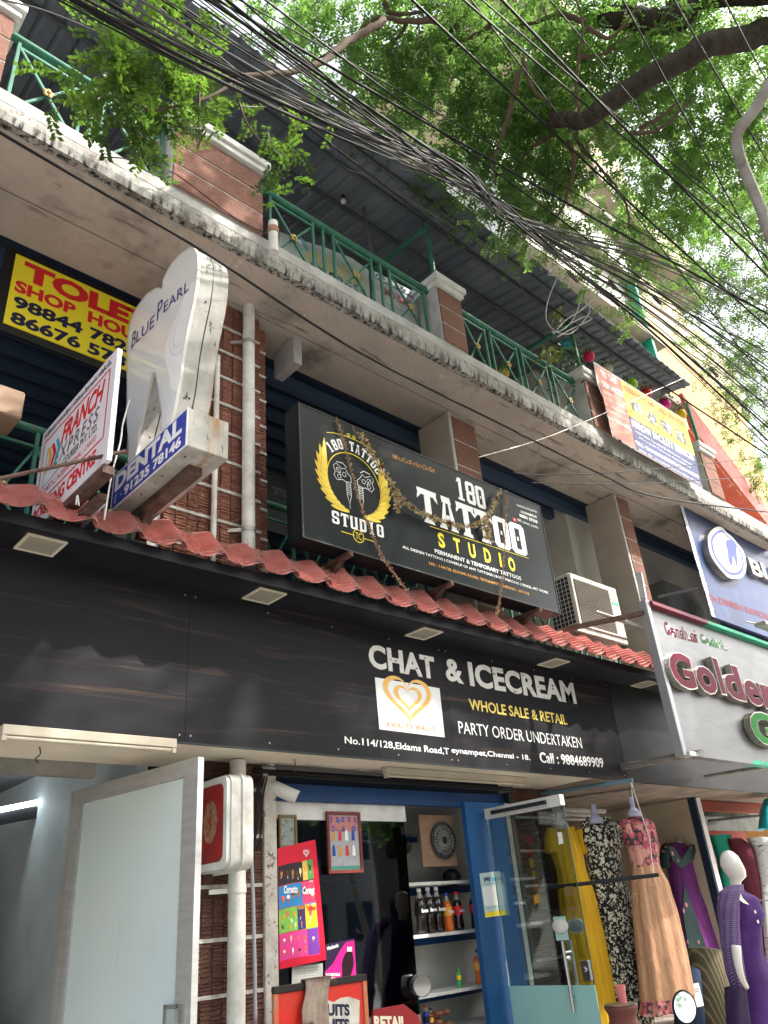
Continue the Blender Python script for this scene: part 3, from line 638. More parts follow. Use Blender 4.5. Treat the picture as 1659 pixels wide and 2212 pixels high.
def glyph(ch):
    """slab-serif condensed letters as convex pieces on a 6 x 10 grid"""
    G = {'1': [[(2, 1), (4, 1), (4, 10), (2, 10)], [(1, 0), (5, 0), (5, .99), (1, .99)], [(.6, 7.4), (1.99, 8.4), (1.99, 10), (1.4, 9.2)]],
         'I': [[(2, 1), (4, 1), (4, 9), (2, 9)], [(1, 0), (5, 0), (4.6, .99), (1.4, .99)], [(1.4, 9.01), (4.6, 9.01), (5, 10), (1, 10)]],
         'O': [[(0, 1), (2, 1.6), (2, 8.4), (0, 9)], [(4, 1.6), (6, 1), (6, 9), (4, 8.4)], [(0, .99), (1, 0), (5, 0), (6, .99), (4, 1.59), (2, 1.59)], [(0, 9.01), (2, 8.41), (4, 8.41), (6, 9.01), (5, 10), (1, 10)], [(2.7, 4.4), (3.3, 4.4), (3.3, 5.6), (2.7, 5.6)]],
         '8': [[(0, 1), (2, 1.6), (2, 4.2), (0, 4.6)], [(4, 1.6), (6, 1), (6, 4.6), (4, 4.2)], [(0, .99), (1, 0), (5, 0), (6, .99), (4, 1.59), (2, 1.59)], [(0, 5.4), (2, 5.8), (2, 8.4), (0, 9)], [(4, 5.8), (6, 5.4), (6, 9), (4, 8.4)], [(0, 9.01), (2, 8.41), (4, 8.41), (6, 9.01), (5, 10), (1, 10)], [(.01, 4.61), (2, 4.21), (4, 4.21), (5.99, 4.61), (5.5, 5), (5.99, 5.39), (4, 5.79), (2, 5.79), (.01, 5.39), (.5, 5)]],
         'T': [[(2, 1), (4, 1), (4, 8.2), (2, 8.2)], [(1.2, 0), (4.8, 0), (4.4, .99), (1.6, .99)], [(0, 8.21), (6, 8.21), (6.2, 10), (-.2, 10)], [(-.2, 8.2), (-.4, 6.6), (.2, 7.2), (1, 8.2)], [(5, 8.2), (5.8, 7.2), (6.4, 6.6), (6.2, 8.2)]],
         'A': [[(.4, .8), (2, .8), (2.6, 8), (1.8, 8)], [(4, .8), (5.6, .8), (4.2, 8), (3.4, 8)], [(1.4, 8.01), (4.6, 8.01), (4.2, 10), (1.2, 10)], [(2.3, 3), (3.7, 3), (3.6, 4.4), (2.4, 4.4)], [(-.2, 0), (2.4, 0), (2.2, .79), (0, .79)], [(3.6, 0), (6.2, 0), (6, .79), (3.8, .79)]],
         'U': [[(0, 1), (2, 1.6), (2, 9.2), (0, 9.2)], [(4, 1.6), (6, 1), (6, 9.2), (4, 9.2)], [(0, .99), (1, 0), (5, 0), (6, .99), (4, 1.59), (2, 1.59)], [(-.3, 9.21), (2.3, 9.21), (2.3, 10), (-.3, 10)], [(3.7, 9.21), (6.3, 9.21), (6.3, 10), (3.7, 10)]],
         'D': [[(.4, 0), (2.4, 0), (2.4, 10), (.4, 10)], [(4, 1.8), (6, 1.4), (6, 8.6), (4, 8.2)], [(2.41, 0), (4.8, 0), (6, 1.39), (4, 1.79), (2.41, 1.79)], [(2.41, 8.21), (4, 8.21), (6, 8.61), (4.8, 10), (2.41, 10)]],
         'S': [[(0, 5.4), (2, 5.8), (2, 8.4), (0, 9)], [(0, 9.01), (2, 8.41), (4, 8.41), (6, 9.01), (5, 10), (1, 10)], [(4, 7), (6, 6.6), (6, 9), (4, 8.4)], [(.01, 5.39), (1, 4.2), (4, 3.9), (5.9, 4.4), (5, 5.6), (2, 5.79)], [(4, 1.6), (6, 1), (6, 4.39), (4, 3.89)], [(0, .99), (1, 0), (5, 0), (6, .99), (4, 1.59), (2, 1.59)], [(0, 1), (2, 1.6), (2, 3), (0, 3.4)]]}
    G['0'] = G['O']; return G[ch]
def western(s, F, a, c, h, m_, parent, gap=1.0, off=.003, name='lettering', arc=None):
    (ua, va), (uc, vc) = F.px(*a), F.px(*c); b = MB(); n = len(s.replace(' ', '')) + .6 * s.count(' '); tot = 6 * n + gap * (len(s) - 1); k = (uc - ua) / tot; x = 0; sl = (vc - va) / (uc - ua)
    for ch in s:
        if ch == ' ': x += 3.6 + gap; continue
        for poly in glyph(ch):
            b.add([F.P(ua + (x + p[0]) * k, va + sl * (x + p[0]) * k + p[1] / 10 * h, off) for p in poly], [tuple(range(len(poly)))])
        x += 6 + gap
    return b.build(name, m_, parent)
def hh(F, a, c): return F.px(*a)[1] - F.px(*c)[1]
T = lambda x, y: c6(x, y)
western('180', FT, T(1012, 545), T(1165, 607), hh(FT, T(1005, 432), T(1012, 545)), K['print_white'], tat, gap=.7)
western('TATTOO', FT, T(822, 660), T(1382, 850), hh(FT, T(798, 482), T(826, 662)), K['print_white'], tat, gap=.5)
western('STUDIO', FT, T(362, 672), T(632, 752), hh(FT, T(358, 605), T(362, 672)), K['print_white'], tat, gap=1.6)
for i, ch in enumerate('STUDIO'):
    pa = [(918, 797), (1000, 824), (1078, 850), (1158, 875), (1237, 900), (1285, 920)][i]; wd = 8 if ch == 'I' else 34
    ua, va = FT.px(*T(*pa)); uc, _ = FT.px(*T(pa[0] + (34 if ch != 'I' else 12), pa[1] + 8)); h_ = hh(FT, T(918, 722), T(918, 797))
    write(ch, FT, ua, va, uc, va + h_, K['yellow'], tat, bold=.035, off=.003)
wq('PERMANENT & TEMPORARY TATTOOS', FT, T(897, 808), T(897, 829), T(1347, 973), K['print_white'], tat, bold=.02, off=.003, res=2)
wq('ALL DESIGN TATTOOS | COVERUP OF ANY TATTOOS | BODY PIERCING | PENCIL ART WORK', FT, T(729, 790), T(729, 808), T(1488, 1047), K['print_white'], tat, bold=.01, off=.003, res=2)
wq('NO : 114/128, ELDAMS ROAD, TEYNAMPET, CHENNAI - 600 018.', FT, T(867, 875), T(867, 892), T(1391, 1052), K['gold_print'], tat, bold=.02, off=.003, res=2)
wq('180 டாட்டூ ஸ்டுடியோ', FT, T(677, 310), T(677, 336), T(897, 415), K['gold_print'], tat, bold=.01, off=.003, res=2)
wq('Tattoo Artist', FT, T(1375, 583), T(1375, 592), T(1420, 607), K['grey_print'], tat, off=.003, res=2)
wq('THIYAGARAJAN.R', FT, T(1322, 575), T(1322, 588), T(1430, 625), K['print_white'], tat, bold=.02, off=.003, res=2)
wq('AISHWARIYA.R', FT, T(1343, 607), T(1343, 620), T(1428, 650), K['print_white'], tat, bold=.02, off=.003, res=2)
wq('90031 57338', FT, T(1337, 625), T(1337, 640), T(1432, 677), K['print_white'], tat, bold=.03, off=.003, res=2)
wq('180_tattoo_studio', FT, T(1328, 650), T(1328, 664), T(1436, 706), K['print_white'], tat, off=.003, res=2)
ub, vb = FT.px(*T(1304, 660)); b = MB(); b.prism(FT, [(ub, vb), (ub + .05, vb - .004), (ub + .05, vb + .031), (ub, vb + .035)], .001, .003); b.build('play_badge', K['red'], tat)
b = MB(); b.add([FT.P(ub + .018, vb + .006, .0045), FT.P(ub + .034, vb + .0145, .0045), FT.P(ub + .018, vb + .025, .0045)], [(0, 1, 2)]); b.build('play_mark', K['print_white'], tat)
def line(F, pts, w, m_, parent, off=.003, name='printed_line', closed=False):
    b = MB(); n = len(pts); V = []
    for i, (x, y) in enumerate(pts):
        a = pts[(i - 1) % n if closed else max(i - 1, 0)]; c = pts[(i + 1) % n if closed else min(i + 1, n - 1)]; dx, dy = c[0] - a[0], c[1] - a[1]; L = math.hypot(dx, dy) or 1
        V += [F.P(x - dy / L * w / 2, y + dx / L * w / 2, off), F.P(x + dy / L * w / 2, y - dx / L * w / 2, off)]
    b.add(V, [(2 * i, 2 * i + 1, (2 * i + 3) % (2 * n), (2 * i + 2) % (2 * n)) for i in range(n if closed else n - 1)]); return b.build(name, m_, parent)
line(FT, [FT.px(*T(870, 690)), FT.px(*T(1385, 858))], .005, K['yellow'], tat)
# round emblem: ring, wings, two tattoo machines
cu, cv = FT.px(*T(478, 470)); rr = (FT.px(*T(615, 520))[0] - FT.px(*T(330, 430))[0]) / 2 * .98
def arc(r, a0, a1, n=40, sx=1, sy=1): return [(cu + r * sx * math.cos(math.radians(a0 + (a1 - a0) * i / n)), cv + r * sy * math.sin(math.radians(a0 + (a1 - a0) * i / n))) for i in range(n + 1)]
rr = .285
line(FT, arc(rr, -20, 200), .008, K['yellow'], tat)
fy_ = K['wing'] = mat('print_wing_yellow', (.84, .60, .06), .5)
for sgn in (-1, 1):
    for lay in range(3):
        for i in range(9 if lay == 0 else 7 if lay == 1 else 6):
            f = i / 8; ang = math.radians(176 + i * 9.8 if sgn < 0 else 4 - i * 9.8)
            r0 = rr * (1.02 + .02 * lay) ; L = (.33 - .12 * f) * (1 - lay * .30); w_ = .040
            tA = math.radians(97 + 82 * f + lay * 6); bx, by = cu + r0 * math.cos(ang), cv + r0 * math.sin(ang)
            up = math.radians(90 + sgn * -1 * (-8) ) if 0 else None
            # feathers sweep outward and upward
            tx = -sgn * -math.sin(math.radians(24 + 16 * f + lay * 9)); tdir = (math.cos(tA) * -sgn, math.sin(tA))
            pts = []; nseg = 7
            px_, py_ = -tdir[1], tdir[0]
            left = []; right = []
            for s_ in range(nseg + 1):
                q = s_ / nseg; bend = -sgn * .05 * q * q * L / .3; c_ = (bx + tdir[0] * L * q + px_ * bend * 0 + sgn * -.03 * q * q * L / .3, by + tdir[1] * L * q); ww = w_ * math.sin(math.pi * min(.12 + q * .88, 1)) ** .6 / 2 * (1.1 if q < .9 else .8)
                left.append((c_[0] + px_ * ww, c_[1] + py_ * ww)); right.append((c_[0] - px_ * ww, c_[1] - py_ * ww))
            poly = right + left[::-1]; o_ = .003 + lay * .0012 + i * .00008
            flat_poly(FT, poly, o_, 'wing_feather', fy_, tat)
            line(FT, left, .0022, K['black'], tat, off=o_ + .0006, name='feather_outline')
# arched words
def arc_text(s, r, a0, a1, h, m_):
    n = len(s)
    for i, ch in enumerate(s):
        if ch == ' ': continue
        a = math.radians(a0 + (a1 - a0) * i / (n - 1)); c_, s_ = math.cos(a), math.sin(a); b = MB(); wd = h * .52
        for poly in glyph(ch):
            V = []
            for p in poly:
                lx = (p[0] / 6 - .5) * wd; ly = p[1] / 10 * h + r; V.append(FT.P(cu + c_ * ly + s_ * lx, cv + s_ * ly - c_ * lx, .003))
            b.add(V, [tuple(range(len(V)))])
        b.build('lettering', m_, tat)
arc_text('180 TATTOO', rr + .03, 132, 38, .095, K['print_white'])
line(FT, [(cu - .27, cv + .40), (cu - .2, cv + .425), (cu - .06, cv + .445), (cu + .06, cv + .445), (cu + .2, cv + .425), (cu + .27, cv + .40)], .006, K['yellow'], tat)
for s_ in (-1, 1): line(FT, [(cu + s_ * .03 + .022 * (1 - i / 22) * math.cos(i * .5), cv + .462 + .022 * (1 - i / 22) * math.sin(i * .5)) for i in range(20)], .005, K['yellow'], tat)
for s_ in (-1, 1):
    ox = cu + s_ * .065
    def L_(pts, w_=.005): line(FT, [(ox + s_ * x, cv + y) for x, y in pts], w_, K['print_white'], tat, name='machine_drawing')
    for k_ in range(7): L_([(-.022, -.02 - k_ * .017), (.022, -.02 - k_ * .017)], .0045)
    L_([(-.022, -.01), (-.022, -.13), (-.012, -.16), (0, -.215), (.012, -.16), (.022, -.13), (.022, -.01)]); L_([(0, -.2), (0, -.25)], .003)
    L_([(-.03, 0), (-.03, .05), (.0, .075), (.03, .12), (.06, .10), (.12, .135), (.15, .11), (.135, .05), (.15, .02), (.12, -.02), (.06, .0), (.03, -.01), (-.03, 0)])
    for a_, c__, r_ in ((.04, .055, .02), (.10, .075, .024), (.095, .02, .018)): L_([(a_ + r_ * math.cos(t * .6), c__ + r_ * math.sin(t * .6)) for t in range(12)], .004)
    L_([(.01, .13), (.05, .16), (.12, .15)], .006); L_([(.07, .03), (.12, .1)], .004)
line(FT, [FT.px(*T(408, 716)), FT.px(*T(478, 738))], .006, K['yellow'], tat); line(FT, [FT.px(*T(520, 752)), FT.px(*T(580, 770))], .006, K['yellow'], tat)
lu, lv = FT.px(*T(499, 742)); line(FT, [(lu + .055 * math.cos(i * .314), lv + .055 * math.sin(i * .314)) for i in range(20)], .006, K['yellow'], tat, closed=True)
write('TC', FT, lu - .03, lv - .03, lu + .03, lv + .03, K['yellow'], tat, off=.003)
# steel arms carrying the board
b = MB()
for xx in (u0 + .45, (u0 + u1) / 2, u1 - .35):
    b = MB(); b.beam((xx, YT + .1, vbot - .03), (xx + .1, 4.7, vbot - .16), .045); b.beam((xx, YT - .02, vbot - .024), (xx, YT + .7, vbot - .024), .04); b.build('support_arm', K['rust'], tat)
# garlands
def garland(pts, rad, n, label, cols, reds=0):
    sp = spline(pts, 30); o = empty('garland', sp[len(sp) // 2], label, 'garland', 'dry flower garlands hanging on the tattoo signboard')
    b = MB(); b.tube(sp[::6] + [sp[-1]], .002, 5); b.build('string', K['leaf_dry'], o); b = MB()
    for i in range(n):
        p = sp[min(int(R.random() * len(sp)), len(sp) - 1)] + Vector((R.gauss(0, rad * .3), R.gauss(0, rad * .3), R.gauss(0, rad * .3)))
        a = Vector((R.gauss(0, 1), R.gauss(0, 1), R.gauss(0, 1))).normalized(); c_ = a.cross(Vector((R.random(), R.random(), R.random()))).normalized(); L = R.uniform(.5, 1.1) * rad
        b.add([p, p + a * L + c_ * L * .3, p + a * L * 1.5, p + a * L - c_ * L * .3], [(0, 1, 2, 3)], R.randrange(len(cols)))
    b.build('petals', cols, o)
    for i in range(reds):
        p = sp[int(len(sp) * (i + .5) / reds)] + Vector((0, -.01, 0)); b = MB()
        for _ in range(26):
            a = Vector((R.gauss(0, 1), R.gauss(0, 1), R.gauss(0, 1))).normalized(); c_ = a.orthogonal().normalized()
            b.add([p, p + a * .02 + c_ * .009, p + a * .03, p + a * .02 - c_ * .009], [(0, 1, 2, 3)])
        b.build('dried_rose', K['rose'], o)
K['rose'] = mat('dried_rose', (.10, .008, .012), .8, col2=(.2, .02, .02), scale=30)
gc = [mat('dry_petal_straw', (.50, .40, .20), .8), mat('dry_petal_pale', (.62, .54, .34), .8), mat('dry_petal_green', (.33, .31, .14), .8), mat('dry_petal_brown', (.34, .22, .11), .8)]
bc = [mat('bead_tan', (.48, .27, .17), .8), mat('bead_brown', (.28, .14, .08), .8), mat('bead_pale', (.55, .38, .26), .8)]
def G_(pts, Y=4.075): return [at(*T(*p), Y if len(p) == 2 else Y) for p in pts]
garland(G_([(508, 200), (560, 300), (640, 420), (700, 520), (790, 600), (870, 640), (960, 672), (1060, 690), (1150, 660), (1200, 590), (1240, 500)], 4.06), .024, 900, 'thick cream and dark red garland drooping across the middle of the tattoo sign', gc, 9)
garland(G_([(1150, 655), (1165, 710), (1188, 765)], 4.07), .03, 160, 'short garland tail ending in a red rose above the word STUDIO', gc, 1)
garland(G_([(700, 515), (705, 560), (704, 605)], 4.07), .028, 100, 'short garland tail with dark roses beside the right wing', gc, 2)
garland(G_([(385, 130), (420, 230), (455, 370), (505, 560), (560, 700), (620, 840), (690, 945), (760, 1035)], 4.09), .014, 700, 'thin tan bead garland running down through the round emblem', bc)
garland(G_([(1270, 503), (1268, 620), (1262, 780), (1250, 950), (1235, 1080), (1218, 1155)], 4.09), .014, 560, 'thin tan bead garland hanging down at the right over the letters', bc)
garland(G_([(470, 165), (480, 195), (510, 230), (560, 270), (630, 355)], 4.10), .008, 60, 'bare white string with a few petals at the top of the tattoo sign', bc)
# second small sign of the studio deep in the corridor
q = at(*c3(1520, 1450), 5.4); F2 = front(5.4); o = MB(); o.box(q.x - .26, 5.4, q.z - .42, q.x + .14, 5.45, q.z + .25); o = o.build('corridor_sign', K['gloss_black']); tag(o, 'small black tattoo emblem sign in the corridor between brick pier and big signboard', 'sign')
wq('TATTOO', F2, c3(1455, 1395), c3(1455, 1435), c3(1530, 1455), K['grey_print'], o, off=.003)
# ============================================================ tooth shaped blade sign
XD = 1.90; SD = side(XD); TH = .24
def sp_(f, *pts): return [SD.px(*f(x, y)) for x, y in pts]
too = empty('tooth_sign', (XD + .1, 4.1, 4.2), 'big white tooth shaped dental sign standing on the tile eave', 'sign')
def smooth_poly(ctrl, n=5):
    P = [Vector((a, c, 0)) for a, c in ctrl]; k = len(P); o = []
    for i in range(k):
        a, b_, c, d = P[(i - 1) % k], P[i], P[(i + 1) % k], P[(i + 2) % k]
        for j in range(n):
            t = j / n; v = .5 * ((2 * b_) + (c - a) * t + (2 * a - 5 * b_ + 4 * c - d) * t * t + (3 * b_ - a - 3 * c + d) * t ** 3); o.append((v.x, v.y))
    return o
ctrl = sp_(c3, (686, 1260), (690, 1180), (678, 1020), (680, 860), (678, 740), (683, 600), (710, 480), (770, 385), (830, 340), (862, 338), (875, 280), (920, 200), (970, 150), (1022, 122), (1050, 165), (1052, 250), (1035, 380), (1005, 520), (975, 680), (955, 830), (930, 960), (905, 1062), (880, 1085), (858, 1075), (862, 1000), (848, 900), (830, 795), (815, 790), (790, 870), (760, 1010), (735, 1110), (722, 1232))
outl = smooth_poly(ctrl, 4)
ar = sum(outl[i][0] * outl[(i + 1) % len(outl)][1] - outl[(i + 1) % len(outl)][0] * outl[i][1] for i in range(len(outl)))
if ar < 0: outl = outl[::-1]
import bmesh
def filled(F, uv, off, name, m_, parent):
    me = bpy.data.meshes.new(name); bm = bmesh.new(); bb = base(parent); vs = [bm.verts.new(F.P(u, v, off) - bb) for u, v in uv]; es = [bm.edges.new((vs[i], vs[(i + 1) % len(vs)])) for i in range(len(vs))]
    bmesh.ops.triangle_fill(bm, use_beauty=True, use_dissolve=False, edges=es); bm.normal_update(); bm.to_mesh(me); bm.free(); return link(name, me, m_, parent)
K['acrylic'] = mat('white_acrylic', (.88, .88, .88), .12, spec=.6, coat=.6)
K['acrylic_side'] = layer(layer(mat('weathered_side_band', (.50, .49, .46), .85, spec=.08, col2=(.33, .32, .29), scale=5, stretch=(1, 1, .4)), (.06, .055, .045), 26, .60, .68, (1, 1, .3)), (.34, .15, .04), 2.6, .52, .66, (3, 1, .35), zr=(.10, .16), axis=0)
filled(SD, outl, 0, 'tooth_face', K['acrylic'], too); filled(SD, outl, -TH, 'tooth_face', K['acrylic'], too)
n = len(outl); b = MB(); m2 = MB()
for i in range(n):
    (ua, va), (ub, vb) = outl[i], outl[(i + 1) % n]
    b.add([SD.P(ua, va, -.002), SD.P(ub, vb, -.002), SD.P(ub, vb, -TH * .48), SD.P(ua, va, -TH * .48)], [(0, 1, 2, 3)]); b.add([SD.P(ua, va, -TH * .52), SD.P(ub, vb, -TH * .52), SD.P(ub, vb, -TH + .002), SD.P(ua, va, -TH + .002)], [(0, 1, 2, 3)])
    m2.add([SD.P(ua, va, -TH * .48), SD.P(ub, vb, -TH * .48), SD.P(ub, vb, -TH * .52), SD.P(ua, va, -TH * .52)], [(0, 1, 2, 3)])
b.build('side_band', K['acrylic_side'], too); rim = MB()
for i in range(n):
    (ua, va), (ub, vb) = outl[i], outl[(i + 1) % n]; dx, dy = ub - ua, vb - va; L_e = math.hypot(dx, dy) or 1; ox, oy = dy / L_e * .006, -dx / L_e * .006
    rim.add([SD.P(ua + ox, va + oy, -.018), SD.P(ub + ox, vb + oy, -.018), SD.P(ub + ox, vb + oy, .004), SD.P(ua + ox, va + oy, .004), SD.P(ub, vb, .004), SD.P(ua, va, .004)], [(0, 1, 2, 3), (3, 2, 4, 5)])
    if i % 14 == 7:
        s_c = MB(); s_c.lathe(SD.P(ua, va, -TH * .36), [(.008, 0), (.006, .005)], 8, axis=tuple((SD.u * dy / L_e - SD.v * dx / L_e))); s_c.build('screw', K['rust'], too)
rim.build('face_trim', mat('pale_trim', (.62, .61, .58), .5), too); m2.build('band_seam', K['steel_dark'], too)
K['word_blue'] = mat('print_steel_blue', (.055, .06, .24), .45)
wq('B', SD, c3(706, 580), c3(700, 660), c3(722, 632), K['word_blue'], too, off=.003, bold=.0)
wq('LUE', SD, c3(730, 570), c3(726, 632), c3(822, 540), K['word_blue'], too, off=.003, bold=.0)
wq('P', SD, c3(848, 415), c3(836, 515), c3(864, 478), K['word_blue'], too, off=.003, bold=.0)
wq('EARL', SD, c3(880, 410), c3(872, 470), c3(1008, 345), K['word_blue'], too, off=.003, bold=.0)
sh = smooth_poly([SD.px(*c3(x, y)) for x, y in ((1035, 300), (985, 380), (930, 500), (890, 620), (878, 700), (900, 790), (912, 860), (945, 880), (960, 770), (985, 600), (1010, 480), (1035, 370))], 4)
filled(SD, sh, .002, 'raised_highlight', mat('white_vinyl', (.9, .9, .9), .2), too)
line(SD, [SD.px(*c3(x, y)) for x, y in ((975, 420), (945, 520), (925, 600), (925, 640), (945, 650), (970, 620))], .004, K['grey_line'] if 'grey_line' in K else K.setdefault('grey_line', mat('grey_line', (.45, .45, .45), .5)), too)
line(SD, [SD.px(*c3(x, y)) for x, y in ((960, 430), (920, 540), (902, 640), (915, 690), (945, 700), (975, 660))], .004, K['grey_line'], too)
# dental box below the tooth
bl, tl, tr, br = [SD.px(*c3(x, y)) for x, y in ((590, 1520), (605, 1325), (1000, 995), (995, 1185))]
z0, z1 = (bl[1] + br[1]) / 2, (tl[1] + tr[1]) / 2; ua, ub = bl[0], br[0]
den = empty('dental_sign_box', SD.P((ua + ub) / 2, z0, 0), 'blue and white dental sign box under the white tooth', 'sign')
b = MB(); b.fbox(SD, ua, z0, ub, z1, -TH - .04, 0); b.build('case', K['acrylic_side'], den, bevel=.006)
b = MB(); b.fbox(SD, ua + .0, z0, ub, z1, .0005, .004); b.build('white_border', K['print_white'], den)
b = MB(); b.fbox(SD, ua + .02, z0 + .012, ub - .014, z1 - .012, .0045, .006); b.build('face', K['blue'], den)
wh = K['print_white']
write('DENTAL', SD, ua + .05, z0 + .125, ub - .06, z1 - .022, wh, den, off=.0075, bold=.05)
write('91235 78146', SD, ua + .20, z0 + .028, ub - .06, z0 + .105, wh, den, off=.0075, bold=.045)
write('-', SD, ua + .145, z0 + .06, ua + .175, z0 + .068, wh, den, off=.0075)
line(SD, [(ua + .09 + .02 * math.cos(t), z0 + .06 + .034 * math.sin(t)) for t in [1.4 + i * .35 for i in range(9)]], .012, wh, den, off=.0075)
m_ = SD.P(ub, z0, -TH * .5)
b = MB(); b.beam((m_.x, 3.57 - .001, z0 + .02), (m_.x, 3.57 - .001, z1 - .005), .005, .003); b.build('seam', K['steel_dark'], den)
b = MB(); b.beam((XD + .16, 3.72, z0 - .03), (XD + .16, 4.62, z0 - .03), .09, .055); b.beam((XD + .16, 4.33, z0 - .04), (XD + .16, 4.42, 3.95), .06, .06, up=(0, 1, 0)); b.build('mounting_beam', K['rust'], den)
for k_ in range(6):
    p_ = Vector((XD + .05 + .12 * (k_ % 2), 3.66 + k_ * .14, z0 - .003)); b = MB(); b.lathe(p_, [(.007, -.002), (.007, .002)], 8); b.build('screw', K['rust'], den)
# ============================================================ courier blade sign
XF = 1.5; SF = side(XF); fb_ = [SF.px(*c3(x, y)) for x, y in ((175, 1430), (235, 1085), (680, 620), (605, 1180))]
uL, uR = fb_[1][0], SF.px(*c3(640, 900))[0] - .10; zT = (fb_[1][1] + fb_[2][1]) / 2; zBt = 4.03
cou = empty('courier_sign', SF.P((uL + uR) / 2, zBt, 0), 'white courier sign with red border leaning behind the tooth sign', 'sign')
b = MB(); b.fbox(SF, uL, zBt, uR, zT, -.03, 0); b.build('panel', mat('banner_white', (.72, .70, .76), .5), cou, bevel=.004)
SFw = lambda s, u_a, v_a, u_b, v_b, m_, **k: write(s, SF, uL + u_a * (uR - uL), zBt + v_a * (zT - zBt), uL + u_b * (uR - uL), zBt + v_b * (zT - zBt), m_, cou, off=.002, **k)
W, H_ = uR - uL, zT - zBt
P_ = lambda a, c: (uL + a * W, zBt + c * H_)
SFw('கூரியர்ஸ் எக்ஸ்பிரஸ் கூரியர் பிரைவேட் லிமிடெட்', .04, .895, .94, .965, K['navy'], bold=.02, res=2)
for a, c in (((.06, .24), (.06, .86)), ((.06, .86), (.93, .86)), ((.93, .86), (.93, .24)), ((.93, .24), (.06, .24))): line(SF, [P_(*a), P_(*c)], .012, K['red'], cou, off=.002)
SFw('FRANCH', .33, .62, .88, .82, K['red'], bold=.03, shear=.25)
SFw('EXPRESS', .26, .47, .84, .60, K['grey_print'], bold=.01, shear=.2, sp=1.3)
SFw('COURIER PVT. LTD.', .40, .375, .84, .45, K['grey_print'], bold=.02, res=2)
SFw('DOMESTIC | INTERNATIONAL | CARGO', .12, .27, .84, .34, K['red'], res=2)
SFw('BOOKING CENTRE', .04, .07, .86, .20, K['red'], bold=.04)
line(SF, [P_(.1, .36), P_(.36, .40)], .006, K['grey_print'], cou, off=.002); line(SF, [P_(.12, .36), P_(.13, .72), P_(.2, .72)], .006, K['grey_print'], cou, off=.002)
for k_, mm in enumerate((K['orange'], K['red'], mat('print_teal', (.05, .38, .50), .5))):
    o_ = .13 + k_ * .06; flat_poly(SF, [P_(o_, .50), P_(o_ + .035, .50), P_(o_ + .085, .62), P_(o_ + .035, .74), P_(o_, .74), P_(o_ + .045, .62)], .0025, 'chevron', mm, cou)
fp = MB(); fp.fbox(SF, uL - .02, zBt - .06, uR - .04, zBt - .01, -.07, 0); fp.build('frame_rail', K['rust'], cou)
fp = MB(); fp.fbox(SF, uL - .02, zBt - .13, uR - .22, zBt - .09, -.12, -.06); fp.build('frame_rail', K['rust'], cou)
b = MB(); b.tube([SF.P(uL + .1, zBt - .10, -.16), SF.P(uR - .42, zBt - .04, -.16)], .03, 12); tag(b.build('sign_lamp', mat('lilac_tube', (.45, .42, .56), .4)), 'pale lilac tube lamp between the courier sign and the dental box', 'lamp')
b = MB(); b.tube([at(0, 1034, 3.95), at(*c3(670, 1205), 3.75)], .012, 8); tag(b.build('stay_rod', K['rust']), 'thin rusty rod running in front of the courier sign', 'rod')
for p_, lb in (((c3(690, 930), c3(655, 1060), c3(640, 1160), c3(595, 1330), c3(555, 1570)), 'thin white wire hanging between the courier sign and the dental box'), ((c3(405, 1490), c3(412, 1440), c3(420, 1495)), 'short looped white wire sticking up from the red tiles')):
    b = MB(); b.tube(spline([at(*q, 3.9) for q in p_], 6), .005, 6); tag(b.build('wire', K['pvc'], smooth=True), lb, 'wire')
# ============================================================ yellow to-let board
YL = 5.02; FL = front(YL); tl_, bl_, tr_ = FL.px(*c3(95, 155)), FL.px(*c3(25, 520)), FL.px(*c3(740, 420))
uA = tl_[0] - .01; uB = uA + 1.28; zt2, zb2 = tl_[1] + .0, bl_[1]
tol = empty('to_let_board', (uA + .6, YL, zb2), 'bright yellow to let board with red and black lettering', 'sign')
b = MB(); b.box(uA - .07, YL + .012, zb2 - .07, uB + .05, YL + .04, zt2 + .06); b.build('black_frame', K['black'], tol)
b = MB(); b.box(uA, YL, zb2, uB, YL + .011, zt2); b.build('face', K['yellow'], tol)
Hh = zt2 - zb2; LW = lambda s, a, c, d_, e_, m_, **k: write(s, FL, uA + a, zb2 + c * Hh, uA + d_, zb2 + e_ * Hh, m_, tol, off=.002, **k)
_u = lambda x, y: FL.px(*c3(x, y))[0] - uA
LW('TOLET', .07, .68, 1.17, .955, K['red'], bold=.055)
LW('SHOP  HOUSE', .03, .47, 1.20, .64, K['red'], bold=.045)
LW('98844 78206', .04, .25, 1.17, .42, K['navy'], bold=.04)
LW('86676 57890', .04, .03, 1.17, .20, K['navy'], bold=.04)
# carton on the left
q = at(*c3(30, 960), 4.75); b = MB(); b.box(q.x - .6, 4.7, q.z - .1, q.x + .10, 5.0, q.z + .12); tag(b.build('carton', mat('cardboard', (.42, .29, .20), .85, col2=(.34, .23, .16), scale=4), bevel=.01), 'brown carton on the corridor railing at the left edge', 'carton')
